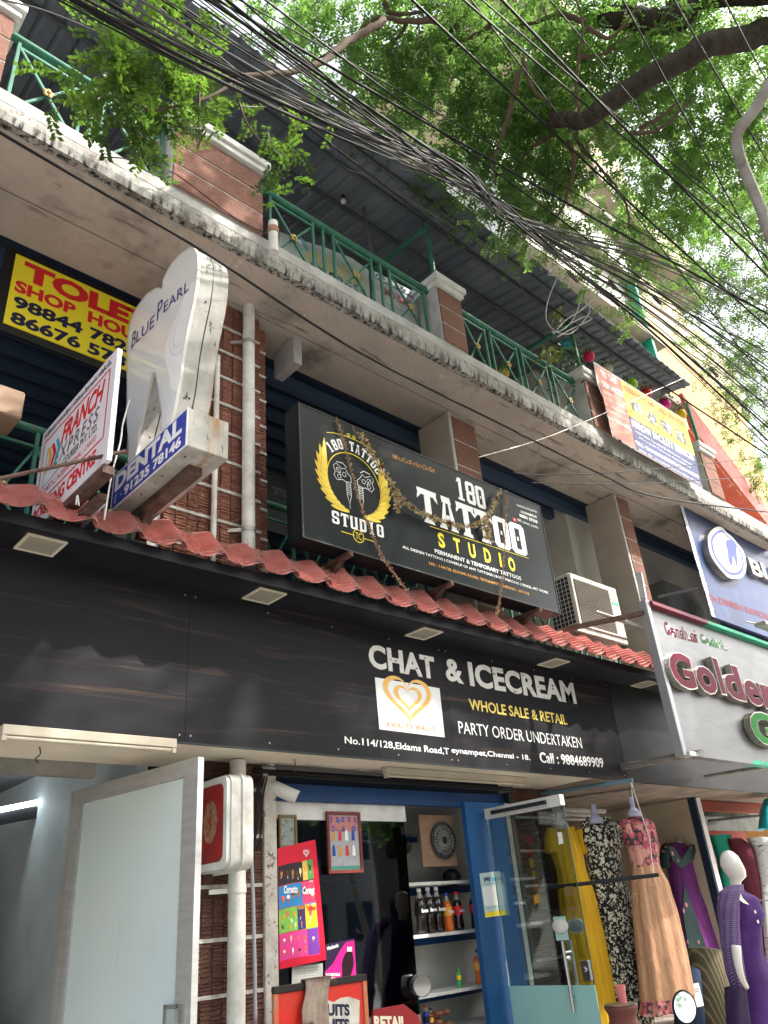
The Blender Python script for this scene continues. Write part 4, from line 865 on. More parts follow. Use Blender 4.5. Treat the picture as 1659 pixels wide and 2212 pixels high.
# white drain pipe on the brick pier
Yp = 4.52; p0, p1 = at(*c3(1325, 405), Yp), at(516, 1172, Yp)
o = empty('drain_pipe', (p0.x, Yp, p1.z), 'white drain pipe on the upper brick pier right of the tooth', 'pipe', 'white drain pipes')
b = MB(); b.tube([(p0.x, Yp, ZS), (p0.x, Yp, 4.0)], .052, 18); b.build('pipe', K['pvc'], o, auto=True)
for yy in ((1345, 640), (1345, 1635)):
    z = at(*c3(*yy), Yp).z; b = MB(); b.lathe((p0.x, Yp, z - .018), [(.058, 0), (.058, .036)], 18); b.beam((p0.x - .05, Yp + .02, z), (p0.x - .13, Yp + .09, z), .02, .03); b.build('pipe_clamp', K['galv'], o, auto=True)
b = MB(); p_ = at(*c3(1140, 1500), 4.56); b.tube([(p_.x, 4.56, 3.98), (p_.x, 4.56, 5.9)], .022, 10); tag(b.build('conduit', K['pvc'], auto=True), 'thin pale conduit between the tooth sign and the white drain pipe', 'conduit')
# junction box under the slab
q0, q1 = at(*c3(1450, 640), 4.78), at(*c3(1545, 580), 4.66)
b = MB(); FB = side(q1.x - .02); zb_, zt__ = atx(*c3(1545, 750), q1.x).z, ZS - .02
b.box(q1.x - .01, 4.60, zb_, q1.x + .09, 4.92, zb_ + .32); tag(b.build('wall_box', mat('dull_grey_box', (.46, .44, .45), .5, col2=(.38, .36, .36), scale=5), bevel=.006), 'small grey metal box fixed under the slab right of the brick pier', 'box')
# ============================================================ ground floor shops
YF = 4.95
# --- left shop interior
b = MB(); b.box(XL, 9.0, 0.3, 3.9, 9.1, 3.7); b.box(2.62, 5.4, .3, 2.70, 9, 3.7); b.box(XL - .1, 4.7, 0.14, XL, 9, 3.7)
b.build('shop_wall', mat('grey_green_wall', (.50, .56, .56), .7, col2=(.38, .44, .45), scale=1.5), bld)
b = MB(); b.box(XL, 5.35, 2.98, 2.7, 9, 3.06); b.build('false_ceiling', mat('dusky_ceiling', (.20, .20, .20), .8, col2=(.12, .12, .12), scale=3), bld)
b = MB(); b.box(XL, 4.75, .14, XR, 9, .42); b.build('shop_floor', K['plaster_side'], bld)
b = MB(); b.box(XL, 5.36, 2.62, 2.3, 5.44, 2.98); b.build('lintel', mat('grey_lintel', (.30, .29, .27), .8, col2=(.2, .2, .19), scale=4), bld)
p0, p1 = at(0, 1776, 7.2), at(*c10(355, 325), 7.2); o = empty('lit_tube_light', (p0 + p1) / 2, 'glowing white tube light inside the left shop', 'tube light')
b = MB(); b.tube([(p0.x - .6, 7.2, p0.z - .04), (p1.x, 7.2, p1.z)], .022, 10); b.build('tube', emit('lit_tube', (.85, .93, 1.0), 4), o)
b = MB(); b.beam((p0.x - .6, 7.26, p0.z - .10), (p1.x + .1, 7.26, p1.z - .06), .06, .09); b.build('batten', K['black'], o)
b = MB(); b.box(XL, 6.8, .3, 2.3, 7.5, 1.20); b.box(XL, 6.75, 1.21, 2.35, 7.5, 1.25); tag(b.build('counter', mat('pale_counter', (.42, .45, .45), .6, col2=(.3, .33, .33), scale=2)), 'pale counter low inside the left shop', 'counter')
# --- framed frosted door standing open
D0 = atz(*c10(440, 285), 2.6); D1 = atz(*c10(1170, 82), 2.6)
FD = Frame((D0.x, D0.y, 0), (D1.x - D0.x, D1.y - D0.y, 0)); Ld = (Vector((D1.x, D1.y, 0)) - Vector((D0.x, D0.y, 0))).length
K['frost'] = bpy.data.materials.new('frosted_film'); K['frost'].use_nodes = True; t = K['frost'].node_tree; pb = t.nodes['Principled BSDF']
pb.inputs['Base Color'].default_value = (.70, .78, .76, 1); pb.inputs['Roughness'].default_value = .5; pb.inputs['Coat Weight'].default_value = 1; pb.inputs['Coat Roughness'].default_value = .015
layer(K['frost'], (.60, .77, .82), .5, .3, .7); layer(K['frost'], (.50, .57, .56), 2.5, .60, .9, (1, 1, .5), detail=12)
dr = empty('frosted_door', (D0.x, D0.y, .42), 'tall aluminium framed door with frosted glass standing open at the left shop', 'door')
zt = 2.6
b = MB(); b.fbox(FD, 0, .45, .085, zt, -.045, 0); b.fbox(FD, Ld - .12, .45, Ld, zt, -.045, 0); b.fbox(FD, .0855, zt - .10, Ld - .1205, zt, -.044, -.001); b.fbox(FD, .0855, .45, Ld - .1205, .6, -.044, -.001); b.build('frame', K['alu'], dr, bevel=.004)
b = MB(); b.fbox(FD, .088, .6, Ld - .122, zt - .102, -.026, -.02); b.build('glass_pane', K['frost'], dr)
b = MB(); b.fbox(FD, Ld - .145, .6, Ld - .1215, zt - .102, -.018, -.004); b.fbox(FD, .0865, .6, .105, zt - .102, -.018, -.004); b.build('glazing_bead', K['alu'], dr)
hz = FD.px(*c10(1040, 1580))[1]; b = MB(); b.fbox(FD, Ld - .2, hz - .35, Ld - .18, hz + .03, .02, .03); b.fbox(FD, Ld - .2, hz + .01, Ld - .10, hz + .03, .0, .03); b.fbox(FD, Ld - .09, hz - .06, Ld - .05, hz + .03, .0, .014); b.build('handle', K['chrome'], dr)
b = MB(); b.fbox(FD, -.05, .45, -.003, zt + .0, -.055, -.01); b.build('jamb', mat('warm_alu', (.55, .50, .42), .4, metal=.5), dr)
# --- brick pier, drain pipe, conduit on the ground floor
YB = 5.05
xa, xb = at(*c10(1120, 900), YB).x, at(*c10(1560, 900), YB).x
K_b = K['brick2']; K['brick2'] = layer(mat('weathered_tile', (.135, .062, .046), .85, col2=(.085, .04, .032), scale=8, bump=.5, bscale=60), (.50, .46, .42), 9, .62, .68, (1, 1, 3))
for m__ in (): pass
P2 = pier(xa, xb, YB, .42, 2.71, .6, 7, .315, zoff=.1); tag(P2, 'worn ground floor brick pier with flaking white joints')
Yp = 4.93; p0 = at(*c10(1397, 1000), Yp)
o = empty('drain_pipe', (p0.x, Yp, .42), 'white drain pipe on the ground floor brick pier beside the red light box', 'pipe', 'white drain pipes')
b = MB(); b.tube([(p0.x, Yp, .42), (p0.x, Yp, 2.70)], .058, 18); b.build('pipe', K['pvc'], o, auto=True)
z = at(*c10(1397, 872), Yp).z; b = MB(); b.lathe((p0.x, Yp, z - .018), [(.064, 0), (.064, .036)], 18); b.beam((p0.x - .06, Yp + .02, z), (p0.x - .17, Yp + .07, z), .02, .03); b.build('pipe_clamp', K['pvc'], o, auto=True)
b = MB(); b.tube(spline([at(*c10(1470, 330), 4.96), at(*c10(1478, 560), 4.96), at(*c10(1492, 900), 4.96), at(*c10(1502, 1300), 4.96), at(*c10(1506, 1660), 4.96)], 5), .013, 8); tag(b.build('conduit', mat('grey_conduit', (.36, .38, .40), .5), smooth=True), 'thin grey conduit running down right of the lower drain pipe', 'conduit')
for k_ in range(5):
    x_ = 1500 + k_ * 14; b = MB(); b.tube(spline([at(*c10(x_ + 20, 200), 5.0), at(*c10(x_ + R.uniform(-20, 20), 330), 4.97), at(*c10(x_ + R.uniform(-30, 10), 480), 4.98), at(*c10(x_ - 30 + R.uniform(-10, 10), 640), 5.0)], 5), .006, 5)
    tag(b.build('loose_wire', K['cable'], smooth=True), 'loose black wire tangled beside the security camera', 'wire', 'loose wires beside the security camera')
# --- white flaking post
xa2, xb2 = at(*c10(1562, 900), 5.02).x, at(*c10(1640, 900), 5.02).x
b = MB(); b.box(xa2, 5.02, .42, xb2, 5.2, 2.71); b.build('white_post', layer(mat('flaking_white', (.56, .53, .48), .85, col2=(.40, .36, .31), scale=8, bump=.4), (.10, .08, .07), 20, .58, .66), bld, bevel=.006)
# --- red light box, seen edge on
lb = SD; XB_ = 2.92; SB_ = side(XB_)
pts = [SB_.px(*c10(x, y)) for x, y in ((1130, 215), (1345, 195), (1300, 735), (1150, 745))]
uR_, uL_ = max(p[0] for p in pts), min(p[0] for p in pts) - .35; zt2_, zb2_ = pts[1][1] + .02, pts[2][1] - .02
def rrect(u0_, v0_, u1_, v1_, r, n=6):
    o = []
    for cx_, cy_, a0 in ((u1_ - r, v0_ + r, -90), (u1_ - r, v1_ - r, 0), (u0_ + r, v1_ - r, 90), (u0_ + r, v0_ + r, 180)):
        for i in range(n + 1): a = math.radians(a0 + 90 * i / n); o.append((cx_ + r * math.cos(a), cy_ + r * math.sin(a)))
    return o
lbx = empty('red_light_box', SB_.P((uL_ + uR_) / 2, zb2_, 0), 'red advertising light box with rounded white rim, seen edge on behind the frosted door', 'light box')
b = MB(); b.prism(SB_, rrect(uL_, zb2_, uR_, zt2_, .07), -.20, -.03); b.build('rim', K['pvc'], lbx, auto=True)
b = MB(); b.prism(SB_, rrect(uL_ - .012, zb2_ - .012, uR_ + .012, zt2_ + .012, .08), -.13, -.11); b.build('rim_band', K['pvc'], lbx, auto=True)
b = MB(); b.prism(SB_, rrect(uL_ + .01, zb2_ + .01, uR_ - .01, zt2_ - .01, .06), -.0299, 0); b.build('white_border', K['white'], lbx, auto=True)
b = MB(); b.prism(SB_, rrect(uL_ + .05, zb2_ + .055, uR_ - .05, zt2_ - .055, .05), .0005, .004); b.build('red_face', layer(mat('faded_red_face', (.30, .022, .020), .35), (.07, .03, .025), 3, .5, .7), lbx)
uc_, zc_ = SB_.px(*c10(1245, 470)); b = MB()
for i in range(9): a = i * .7; b.add([SB_.P(uc_ + .05 * math.cos(a) + .045 * math.cos(t * 1.05), zc_ + .09 * math.sin(a) + .05 * math.sin(t * 1.05), .005 + i * .0004) for t in range(6)], [tuple(range(6))])
b.build('printed_food', mat('print_food', (.42, .22, .13), .5, col2=(.2, .08, .05), scale=30), lbx)
# --- security camera
q = atz(*c10(1582, 140), 2.70); sc_ = empty('security_camera', q, 'white bullet security camera under the cream ceiling', 'camera')
b = MB(); b.lathe((q.x, q.y, 2.68), [(.05, 0), (.055, .012), (.055, .028)], 20); b.build('mount', K['white'], sc_, auto=True)
b = MB(); b.tube([(q.x, q.y, 2.69), (q.x, q.y, 2.60), (q.x + .03, q.y - .01, 2.565)], .017, 12); b.build('arm', K['white'], sc_, auto=True)
e0_ = Vector((q.x - .0, q.y + .02, 2.575)); e1_ = Vector((q.x + .16, q.y - .10, 2.475)); dv = (e1_ - e0_).normalized()
b = MB(); b.tube([e0_ - dv * .03, e0_, e1_], [.03, .042, .044], 18); b.build('body', K['white'], sc_, auto=True)
b = MB(); b.tube([e0_ + dv * .06, e1_ + dv * .025], [.049, .05], 18); b.build('hood', K['white'], sc_, auto=True)
b = MB(); b.tube([e1_ + dv * .0251, e1_ + dv * .027], [.04, .04], 18); b.build('lens', K['black'], sc_)
b = MB(); b.tube(spline([(q.x - .02, q.y + .02, 2.66), (q.x - .07, q.y + .05, 2.5), (q.x - .05, q.y + .07, 2.3), (q.x - .08, q.y + .08, 2.1)], 6), .008, 6); b.build('cable_tail', K['cable'], sc_, smooth=True)
# --- ice cream shop: blue header, white panel, glass
YI = 5.12; FI = front(YI)
blu = mat('blue_laminate', (.014, .06, .19), .42, col2=(.012, .045, .14), scale=2)
hx0, hx1 = xb2 + .002, 6.3
ice = empty('ice_cream_counter', (4.8, YI, .42), 'blue framed glass shop front of the ice cream shop', 'shop front')
zh1, zh0 = FI.px(*c11(500, 60))[1], FI.px(*c11(500, 140))[1]
b = MB(); b.box(hx0, YI - .06, zh0, hx1, YI + .0, zh1 + .02); b.build('header_beam', blu, ice, bevel=.004)
b = MB(); b.box(hx0, YI + .05, zh1 + .02, hx1, YI + .35, 2.71); b.build('upper_board', K['dark'], bld)
zp = FI.px(*c11(500, 240))[1]; xg = FI.px(*c11(886, 300))[0]
b = MB(); b.box(hx0, YI - .02, zp, xg, YI + .0, zh0 - .002); b.build('white_panel', K['white'], ice)
b = MB(); b.box(hx0, YI - .03, .42, hx0 + .035, YI + .02, zp); b.build('blue_jamb', blu, ice)
b = MB(); b.box(hx0 + .04, YI + .004, .95, xg - .004, YI + .010, zp - .001); b.build('glass_pane', K['glass_shop'], ice)
b = MB(); b.box(xg, YI + .03, .42, xg + .02, YI + .45, zh0); b.build('shelf_side', mat('grey_shelf_side', (.40, .41, .39), .6, col2=(.28, .29, .28), scale=4), ice)
# dark pipes and wires running above the header
for k_, (ya, yb, r_) in enumerate(((1940, 1945, .014), (0, 0, .02))):
    if k_: continue
for k_, (dy_, r_, mm) in enumerate(((.05, .016, K['black']), (.085, .010, K['cable_grey']), (.02, .009, K['black']), (.11, .012, K['galv']))):
    b = MB(); b.tube(spline([(hx0 - .2 + k_ * .05, YI - .10 - .02 * k_, zh1 + dy_ + .04), (4.4, YI - .11 - .02 * k_, zh1 + dy_ + .03), (5.2, YI - .1 - .02 * k_, zh1 + dy_ + .035), (6.3, YI - .12 - .02 * k_, zh1 + dy_ + .02)], 6), r_, 8)
    tag(b.build('wall_pipe', mm, smooth=True), ['fattest black pipe above the blue header beam', 'grey pipe above the blue header beam', 'thin black wire sagging above the blue header beam', 'topmost steel pipe above the blue header beam'][k_], 'pipe')
# interior: back wall, fridge silhouettes, curtain
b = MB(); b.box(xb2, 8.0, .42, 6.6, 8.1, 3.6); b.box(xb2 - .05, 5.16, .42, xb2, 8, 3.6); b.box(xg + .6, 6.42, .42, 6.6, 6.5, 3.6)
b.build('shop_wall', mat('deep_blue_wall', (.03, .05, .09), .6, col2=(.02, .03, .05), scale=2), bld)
cur = MB(); V = []; F = []
for i in range(41):
    x_ = 5.35 - .0 + i * .013; yy_ = 5.75 + .025 * math.sin(i * 1.3)
    V += [(x_ - .25, yy_, .45), (x_, yy_, 2.3)]
cur.add(V, [(2 * i, 2 * i + 2, 2 * i + 3, 2 * i + 1) for i in range(40)]); tag(cur.build('curtain', mat('curtain_violet', (.10, .09, .20), .8, col2=(.22, .12, .12), scale=5), smooth=True), 'violet curtain behind the glass of the ice cream shop', 'curtain')
b = MB(); b.box(4.2, 5.6, .42, 4.95, 6.3, 1.9); b.box(4.18, 5.58, 1.9, 4.97, 6.3, 2.02); tag(b.build('fridge', mat('dark_fridge', (.03, .045, .06), .3, col2=(.02, .02, .03), scale=2), bevel=.02), 'dark drinks fridge seen dimly through the shop glass', 'fridge')
b = MB()
for i in range(7): b.tube(spline([(4.12 + .0 * i, 5.45 - .03 * i, 1.93 + .012 * i), (4.45, 5.42 - .03 * i, 2.01 + .012 * i), (4.85, 5.45 - .03 * i, 1.97 + .012 * i)], 5), .007, 5)
tag(b.build('ribbed_canopy', K['steel_dark'], smooth=True), 'dark ribbed canopy of a cart seen through the shop glass', 'canopy')
# --- shelf unit with bottles
xs0, xs1 = xg + .05, FI.px(*c11(1390, 1000))[0] + .5; YBk = YI + .46
b = MB(); b.box(xs0, YBk, .42, xs1, YBk + .03, zh0 + .1); b.build('shelf_back', mat('white_shelf_back', (.52, .53, .50), .6, col2=(.40, .41, .39), scale=2), ice)
YSh = YI + .10
shz = []
for yy, d0 in ((612, 590), (922, 900), (1280, 1262)):
    z = front(YSh).px(*c11(1000, yy))[1]; shz.append(z + .014)
    b = MB(); b.box(xs0, YSh, z - .012, xs1, YBk, z + .014); b.build('shelf', K['white'] if yy != 612 else K['white'], ice, bevel=.002)
    b = MB(); b.box(xs0 + .12, YBk - .03, z - .075, xs1, YBk - .001, z - .014); b.build('shelf_rail', blu, ice)
b = MB(); b.box(xs0 + .15, YBk - .04, front(YBk).px(*c11(950, 370))[1], xs0 + .5, YBk - .001, front(YBk).px(*c11(950, 340))[1]); b.build('blue_strip', blu, ice)
K['cola'] = mat('cola_liquid', (.012, .006, .005), .08, spec=.7, coat=.5); K['oran'] = mat('orange_liquid', (.66, .14, .02), .1, coat=.5); K['lime'] = mat('green_pet', (.05, .45, .10), .1, coat=.5)
K['pet'] = mat('pet_clear', (.30, .30, .29), .08, coat=.5)
def bottle(p, h, liquid, cap, label_c, lb, text=None, tcol=None, fill=.80):
    o = empty('soda_bottle', p, lb, 'bottle', 'soda bottles on the shop shelves'); r = h * .145; k = h
    pr = [(r * .8, 0), (r, .03 * k), (r * .98, .10 * k), (r * .86, .30 * k), (r * .98, .42 * k), (r, .60 * k), (r * .92, .68 * k), (r * .62, .78 * k), (r * .36, .88 * k), (r * .30, .92 * k)]
    b = MB(); b.lathe(p, [q for q in pr if q[1] <= fill * k], 16); b.build('body', liquid, o, smooth=True)
    b = MB(); b.lathe(p, [q for q in pr if q[1] >= .66 * k][0 if fill < .7 else 1:], 16); b.build('neck', K['pet'] if liquid is not K['lime'] else liquid, o, smooth=True)
    b = MB(); b.lathe(p, [(r * .38, .92 * k), (r * .38, k)], 14); b.build('cap', cap, o, auto=True)
    b = MB(); b.lathe(p, [(r * 1.015, .40 * k), (r * 1.03, .42 * k), (r * 1.03, .60 * k), (r * 1.015, .62 * k)], 16); b.build('label_wrap', label_c, o, auto=True)
    if text: write(text, front(p.y - r * 1.06), p.x - r * .75, p.z + .46 * k, p.x + r * .8, p.z + .55 * k, tcol or K['print_white'], o, off=0, bold=.04, res=2)
bz = shz[1]; FB_ = front(YSh + .08)
hb = FB_.px(*c11(962, 640))[1] - bz
for x_, yt, lq, cp, lab, tx, lb_ in ((962, 640, 'cola', 'print_white', 'black', 'Bovonto', 'black cola bottle with white cap at the left end of the upper shelf'), (1013, 633, 'cola', 'print_white', 'black', 'Bovonto', 'second black cola bottle with white cap from the left'), (1062, 630, 'cola', 'print_white', 'black', 'Bovonto', 'black cola bottle with white cap beside the orange bottle'),
                               (1122, 665, 'oran', 'blue', 'orange', 'Fanta', 'orange soda bottle with blue cap on the upper shelf'), (1182, 658, 'cola', 'red', 'red', 'Coca-Cola', 'cola bottle with red label beside the orange bottle on the upper shelf'), (1278, 648, 'cola', 'red', 'red', 'Coca-Cola', 'cola bottle with red label at the right end of the upper shelf')):
    u, v = FB_.px(*c11(x_, yt)); bottle(Vector((u + .004, FB_.o.y, bz)), v - bz, K[lq], K[cp], K[lab], lb_, tx)
bz = shz[2]
for x_, yt, lq, cp, lab, tx, lb_ in ((1192, 1108, 'lime', 'lime', 'yellow', None, 'small green soda bottle alone on the lower shelf'), (1300, 1000, 'oran', 'blue', 'orange', 'Fanta', 'orange soda bottle with blue cap on the lower shelf'), (1350, 1010, 'cola', 'black', 'black', None, 'dark cola bottle half hidden by the blue door on the lower shelf')):
    u, v = FB_.px(*c11(x_, yt)); bottle(Vector((u + .01, FB_.o.y, bz)), v - bz, K[lq], K[cp], K[lab], lb_, tx)
z4 = FB_.px(*c11(1000, 1500))[1]
b = MB(); b.box(xs0, YSh, z4 - .03, xs1, YBk, z4); b.build('shelf', K['white'], ice)
for x_, yt, lq, cp, lab, lb_ in ((1002, 1330, 'blue', 'red', 'navy', 'blue spray can with red cap low on the shelf at the bottom'), (1032, 1345, 'cola', 'black', 'orange', 'small brown bottle beside the blue spray can')):
    u, v = FB_.px(*c11(x_, yt)); bottle(Vector((u, FB_.o.y, z4)), v - z4, K[lq], K[cp], K[lab], lb_)
q = FB_.px(*c11(1085, 1420)); b = MB()
for i in range(12): b.ball((q[0] + R.uniform(-.09, .09), FB_.o.y + R.uniform(-.04, .04), z4 + .03 + R.uniform(0, .10)), .035, 8, 0, (1.4, 1, .6))
tag(b.build('snack_bag', mat('brown_snack', (.18, .05, .03), .6, col2=(.3, .14, .08), scale=40), smooth=True), 'heap of brown snack packets on the bottom shelf', 'snacks')
# fan in a board
u, v = FI.px(*c11(1002, 195)); u2, v2 = FI.px(*c11(1235, 500)); YFn = YI + .08
fn = empty('fan_box', ((u + u2) / 2, YFn, v2), 'exhaust fan set in a square of plywood above the soda bottles', 'fan')
b = MB(); b.box(u, YFn, v2, u2, YFn + .015, v); b.build('plywood_board', mat('plywood', (.26, .16, .10), .7, col2=(.20, .12, .08), scale=3, stretch=(1, 1, 4)), fn)
cx_, cz_ = FI.px(*c11(1142, 350)); rf = (v - v2) * .36
b = MB(); b.lathe((cx_, YFn - .012, cz_), [(rf, 0), (rf * 1.02, .012), (rf * .95, .012)], 28, axis=(0, -1, 0)); b.build('fan_ring', K['steel_dark'], fn, smooth=True)
g_ = MB()
for i in range(30): a = i * 2 * math.pi / 30; g_.beam((cx_ + rf * .25 * math.cos(a), YFn - .035, cz_ + rf * .25 * math.sin(a)), (cx_ + rf * math.cos(a + .3), YFn - .02, cz_ + rf * math.sin(a + .3)), .003)
for r_ in (.25, .5, .75, .98): g_.tube([(cx_ + rf * r_ * math.cos(t * math.pi / 12), YFn - .036 + .014 * r_, cz_ + rf * r_ * math.sin(t * math.pi / 12)) for t in range(25)], .002, 4)
g_.build('wire_guard', K['galv'], fn)
for i in range(5):
    a = i * 2 * math.pi / 5; b = MB(); b.add([(cx_, YFn - .02, cz_), (cx_ + rf * .85 * math.cos(a), YFn - .014, cz_ + rf * .85 * math.sin(a)), (cx_ + rf * .9 * math.cos(a + .5), YFn - .028, cz_ + rf * .9 * math.sin(a + .5)), (cx_ + rf * .5 * math.cos(a + .7), YFn - .03, cz_ + rf * .5 * math.sin(a + .7))], [(0, 1, 2, 3)]); b.build('fan_blade', K['black'], fn)
b = MB(); b.lathe((cx_, YFn - .016, cz_), [(rf * .22, 0), (rf * .2, .02)], 16, axis=(0, -1, 0)); b.build('fan_hub', K['black'], fn, auto=True)
q = FI.px(*c11(985, 375)); b = MB(); b.ball((q[0], YI + .2, q[1]), .06, 10, 0, (.7, 1, 1)); b.beam((q[0] - .05, YI + .2, q[1]), (q[0] - .01, YI + .25, q[1] + .10), .03); tag(b.build('clip_fan', K['black'], smooth=True), 'black clip fan head beside the plywood exhaust fan', 'fan')
q = FI.px(*c11(1235, 540)); b = MB(); b.lathe((q[0], YI + .2, q[1] - .05), [(.02, -.0), (.075, .0), (.08, .05), (.06, .10), (.02, .11)], 12, axis=(.9, 0, .3)); tag(b.build('black_cap', K['black'], smooth=True), 'black cap lying on the top shelf under the fan', 'cap')
# framed pictures
def framed(tl, br, y, fm, pm, label, w_=.02, bands=()):
    F = front(y); (ua, va), (uc, vc) = F.px(*tl), F.px(*br); o = empty('framed_picture', ((ua + uc) / 2, y, vc), label, 'picture')
    b = MB()
    for a in ((ua, vc, ua + w_, va), (uc - w_, vc, uc, va), (ua + w_, va - w_, uc - w_, va), (ua + w_, vc, uc - w_, vc + w_)): b.box(a[0], y - .02, a[1], a[2], y, a[3])
    b.build('frame', fm, o, bevel=.003); b = MB(); b.box(ua + w_, y - .008, vc + w_, uc - w_, y - .002, va - w_); b.build('print', pm, o)
    h = va - vc - 2 * w_
    for f0, f1, mm in bands:
        b = MB(); b.box(ua + w_ + .004, y - .0095, vc + w_ + f0 * h, uc - w_ - .004, y - .0085, vc + w_ + f1 * h); b.build('printed_band', mm, o)
    return o, F, ua + w_, vc + w_, uc - w_, va - w_
wood = mat('dark_red_frame', (.13, .025, .02), .45, col2=(.2, .05, .04), scale=8); pic = layer(mat('pastel_print', (.42, .42, .42), .5, col2=(.30, .36, .42), scale=22), (.50, .25, .20), 26, .55, .62)
o, F, a, c, d_, e_ = framed(c11(413, 186), c11(634, 548), YI - .03, wood, pic, 'calendar of deities in a dark red frame on the shop glass', .025, ((.0, .07, mat('print_green_band', (.08, .30, .24), .5)), (.70, .98, layer(mat('print_pinkish', (.50, .20, .17), .5), (.14, .16, .35), 20, .55, .6))))
for i in range(5): write('O', F, a + .012 + i * (d_ - a - .03) / 4.4, e_ - .055, a + .036 + i * (d_ - a - .03) / 4.4, e_ - .012, K['blue'], o, off=.011, bold=.06, res=2)
for i in range(3): write('ॐ' if i == 1 else 'O', F, a + .02 + i * (d_ - a - .05) / 2.4, e_ - .125, a + .055 + i * (d_ - a - .05) / 2.4, e_ - .08, K['blue'], o, off=.011, bold=.04, res=2)
for r_ in range(2):
    for i in range(4): 
        q_ = (a + .02 + i * (d_ - a - .03) / 4, c + .10 + r_ * .11); b = MB(); b.prism(F, [(q_[0], q_[1]), (q_[0] + .034, q_[1]), (q_[0] + .03, q_[1] + .06), (q_[0] + .017, q_[1] + .085), (q_[0] + .004, q_[1] + .06)], .0102, .0108); b.build('small_print', [K['blue'], K['gold_print'], K['red'], K['print_white']][(i + r_) % 4], o)
framed(c11(135, 205), c11(243, 402), YI - .035, mat('old_wood_frame', (.20, .13, .06), .5), layer(mat('faded_icon', (.20, .24, .25), .5, col2=(.30, .32, .28), scale=18), (.05, .06, .07), 20, .55, .62), 'small old framed icon hanging at the top left of the shop glass', .018)
# ice cream poster: bands, lollies, cones
FP = front(YI - .045); (pa, pva), (pc, pvc) = FP.px(*c11(132, 410)), FP.px(*c11(345, 352)); zb_p = FP.px(*c11(140, 1115))[1]
tl_p, tr_p, br_p, bl_p = FP.px(*c11(128, 405)), FP.px(*c11(350, 352)), FP.px(*c11(415, 1060)), FP.px(*c11(140, 1117))
pw = (tr_p[0] - tl_p[0] + br_p[0] - bl_p[0]) / 2; ph = tl_p[1] - bl_p[1]
pos = empty('ice_cream_poster', (tl_p[0] + pw / 2, FP.o.y, bl_p[1]), 'red bordered ice cream menu poster hung at the left of the shop glass', 'poster')
def PP(a, c): 
    L_ = (bl_p[0] + (tl_p[0] - bl_p[0]) * c, bl_p[1] + (tl_p[1] - bl_p[1]) * c); R_ = (br_p[0] + (tr_p[0] - br_p[0]) * c, br_p[1] + (tr_p[1] - br_p[1]) * c); return (L_[0] + (R_[0] - L_[0]) * a, L_[1] + (R_[1] - L_[1]) * a)
b = MB(); b.prism(FP, [PP(0, 0), PP(1, 0), PP(1, 1), PP(0, 1)], 0, .012); b.build('sheet', mat('poster_red', (.62, .012, .04), .4), pos, bevel=.004)
pm_ = lambda n_, c_: mat(n_, c_, .45)
bands_ = [(.06, .27, 'poster_pink', (.68, .05, .25)), (.275, .47, 'poster_green', (.20, .48, .08)), (.475, .665, 'poster_blue', (.03, .22, .50)), (.67, .84, 'poster_black', (.03, .02, .025))]
off_ = .013
for f0, f1, nm, cc in bands_:
    b = MB(); k = 12; V = []
    for i in range(k + 1): a = i / k; V += [FP.P(*PP(.0 + a * .87, f0 + .006 * math.sin(a * 5)), off_), FP.P(*PP(.0 + a * .87, f1 + .006 * math.sin(a * 5)), off_)]
    b.add(V, [(2 * i, 2 * i + 2, 2 * i + 3, 2 * i + 1) for i in range(k)]); b.build('printed_band', pm_(nm, cc), pos)
for f0, f1, a0, a1, nm, cc in ((.06, .27, .62, .87, 'poster_violet', (.16, .04, .30)), (.275, .47, .42, .60, 'poster_indigo', (.04, .03, .15)), (.275, .47, .60, .87, 'poster_yellow', (.82, .55, .03)), (.475, .665, .56, .87, 'poster_rose', (.66, .05, .16)), (.67, .84, .60, .72, 'poster_amber', (.72, .48, .10)), (.67, .84, .72, .87, 'poster_leaf', (.10, .30, .08))):
    b = MB(); b.prism(FP, [PP(a0, f0 + .004), PP(a1, f0 + .004), PP(a1, f1), PP(a0, f1)], off_ + .0005, off_ + .001); b.build('printed_block', pm_(nm, cc), pos)
wcol = [pm_('pr_choc', (.10, .03, .015)), pm_('pr_cream', (.80, .68, .45)), pm_('pr_white', (.8, .8, .78)), pm_('pr_straw', (.80, .12, .10)), pm_('pr_mango', (.85, .35, .03)), pm_('pr_caramel', (.42, .16, .05))]
def lolly(a, c, s, k, cone=False, ang=0):
    b = MB(); x_, y_ = PP(a, c); ca, sa = math.cos(ang), math.sin(ang); T_ = lambda p: (x_ + s * (p[0] * ca - p[1] * sa), y_ + s * (p[0] * sa + p[1] * ca))
    if cone:
        b.add([FP.P(*T_(p), off_ + .0018) for p in ((0, -1), (.45, .2), (-.45, .2))], [(0, 1, 2)]); b.build('printed_cone', wcol[5], pos); b = MB()
        b.add([FP.P(*T_((.5 * math.cos(t * .628), .42 + .42 * math.sin(t * .628))), off_ + .0022) for t in range(10)], [tuple(range(10))]); b.build('printed_scoop', wcol[k], pos)
    else:
        b.add([FP.P(*T_((.36 * math.cos(t * .628), .3 + .8 * math.sin(t * .628))), off_ + .0022) for t in range(10)], [tuple(range(10))]); b.build('printed_lolly', wcol[k], pos); b = MB()
        b.add([FP.P(*T_(p), off_ + .0018) for p in ((-.08, -1.1), (.08, -1.1), (.08, -.45), (-.08, -.45))], [(0, 1, 2, 3)]); b.build('printed_stick', wcol[1], pos)
for i, (a, c) in enumerate(((.08, .77), (.22, .76), (.35, .75), (.46, .73), (.54, .75), (.66, .76), (.79, .76))): lolly(a, c, .028, [0, 0, 5, 0, 1, 4, 0][i], ang=R.uniform(-.3, .3))
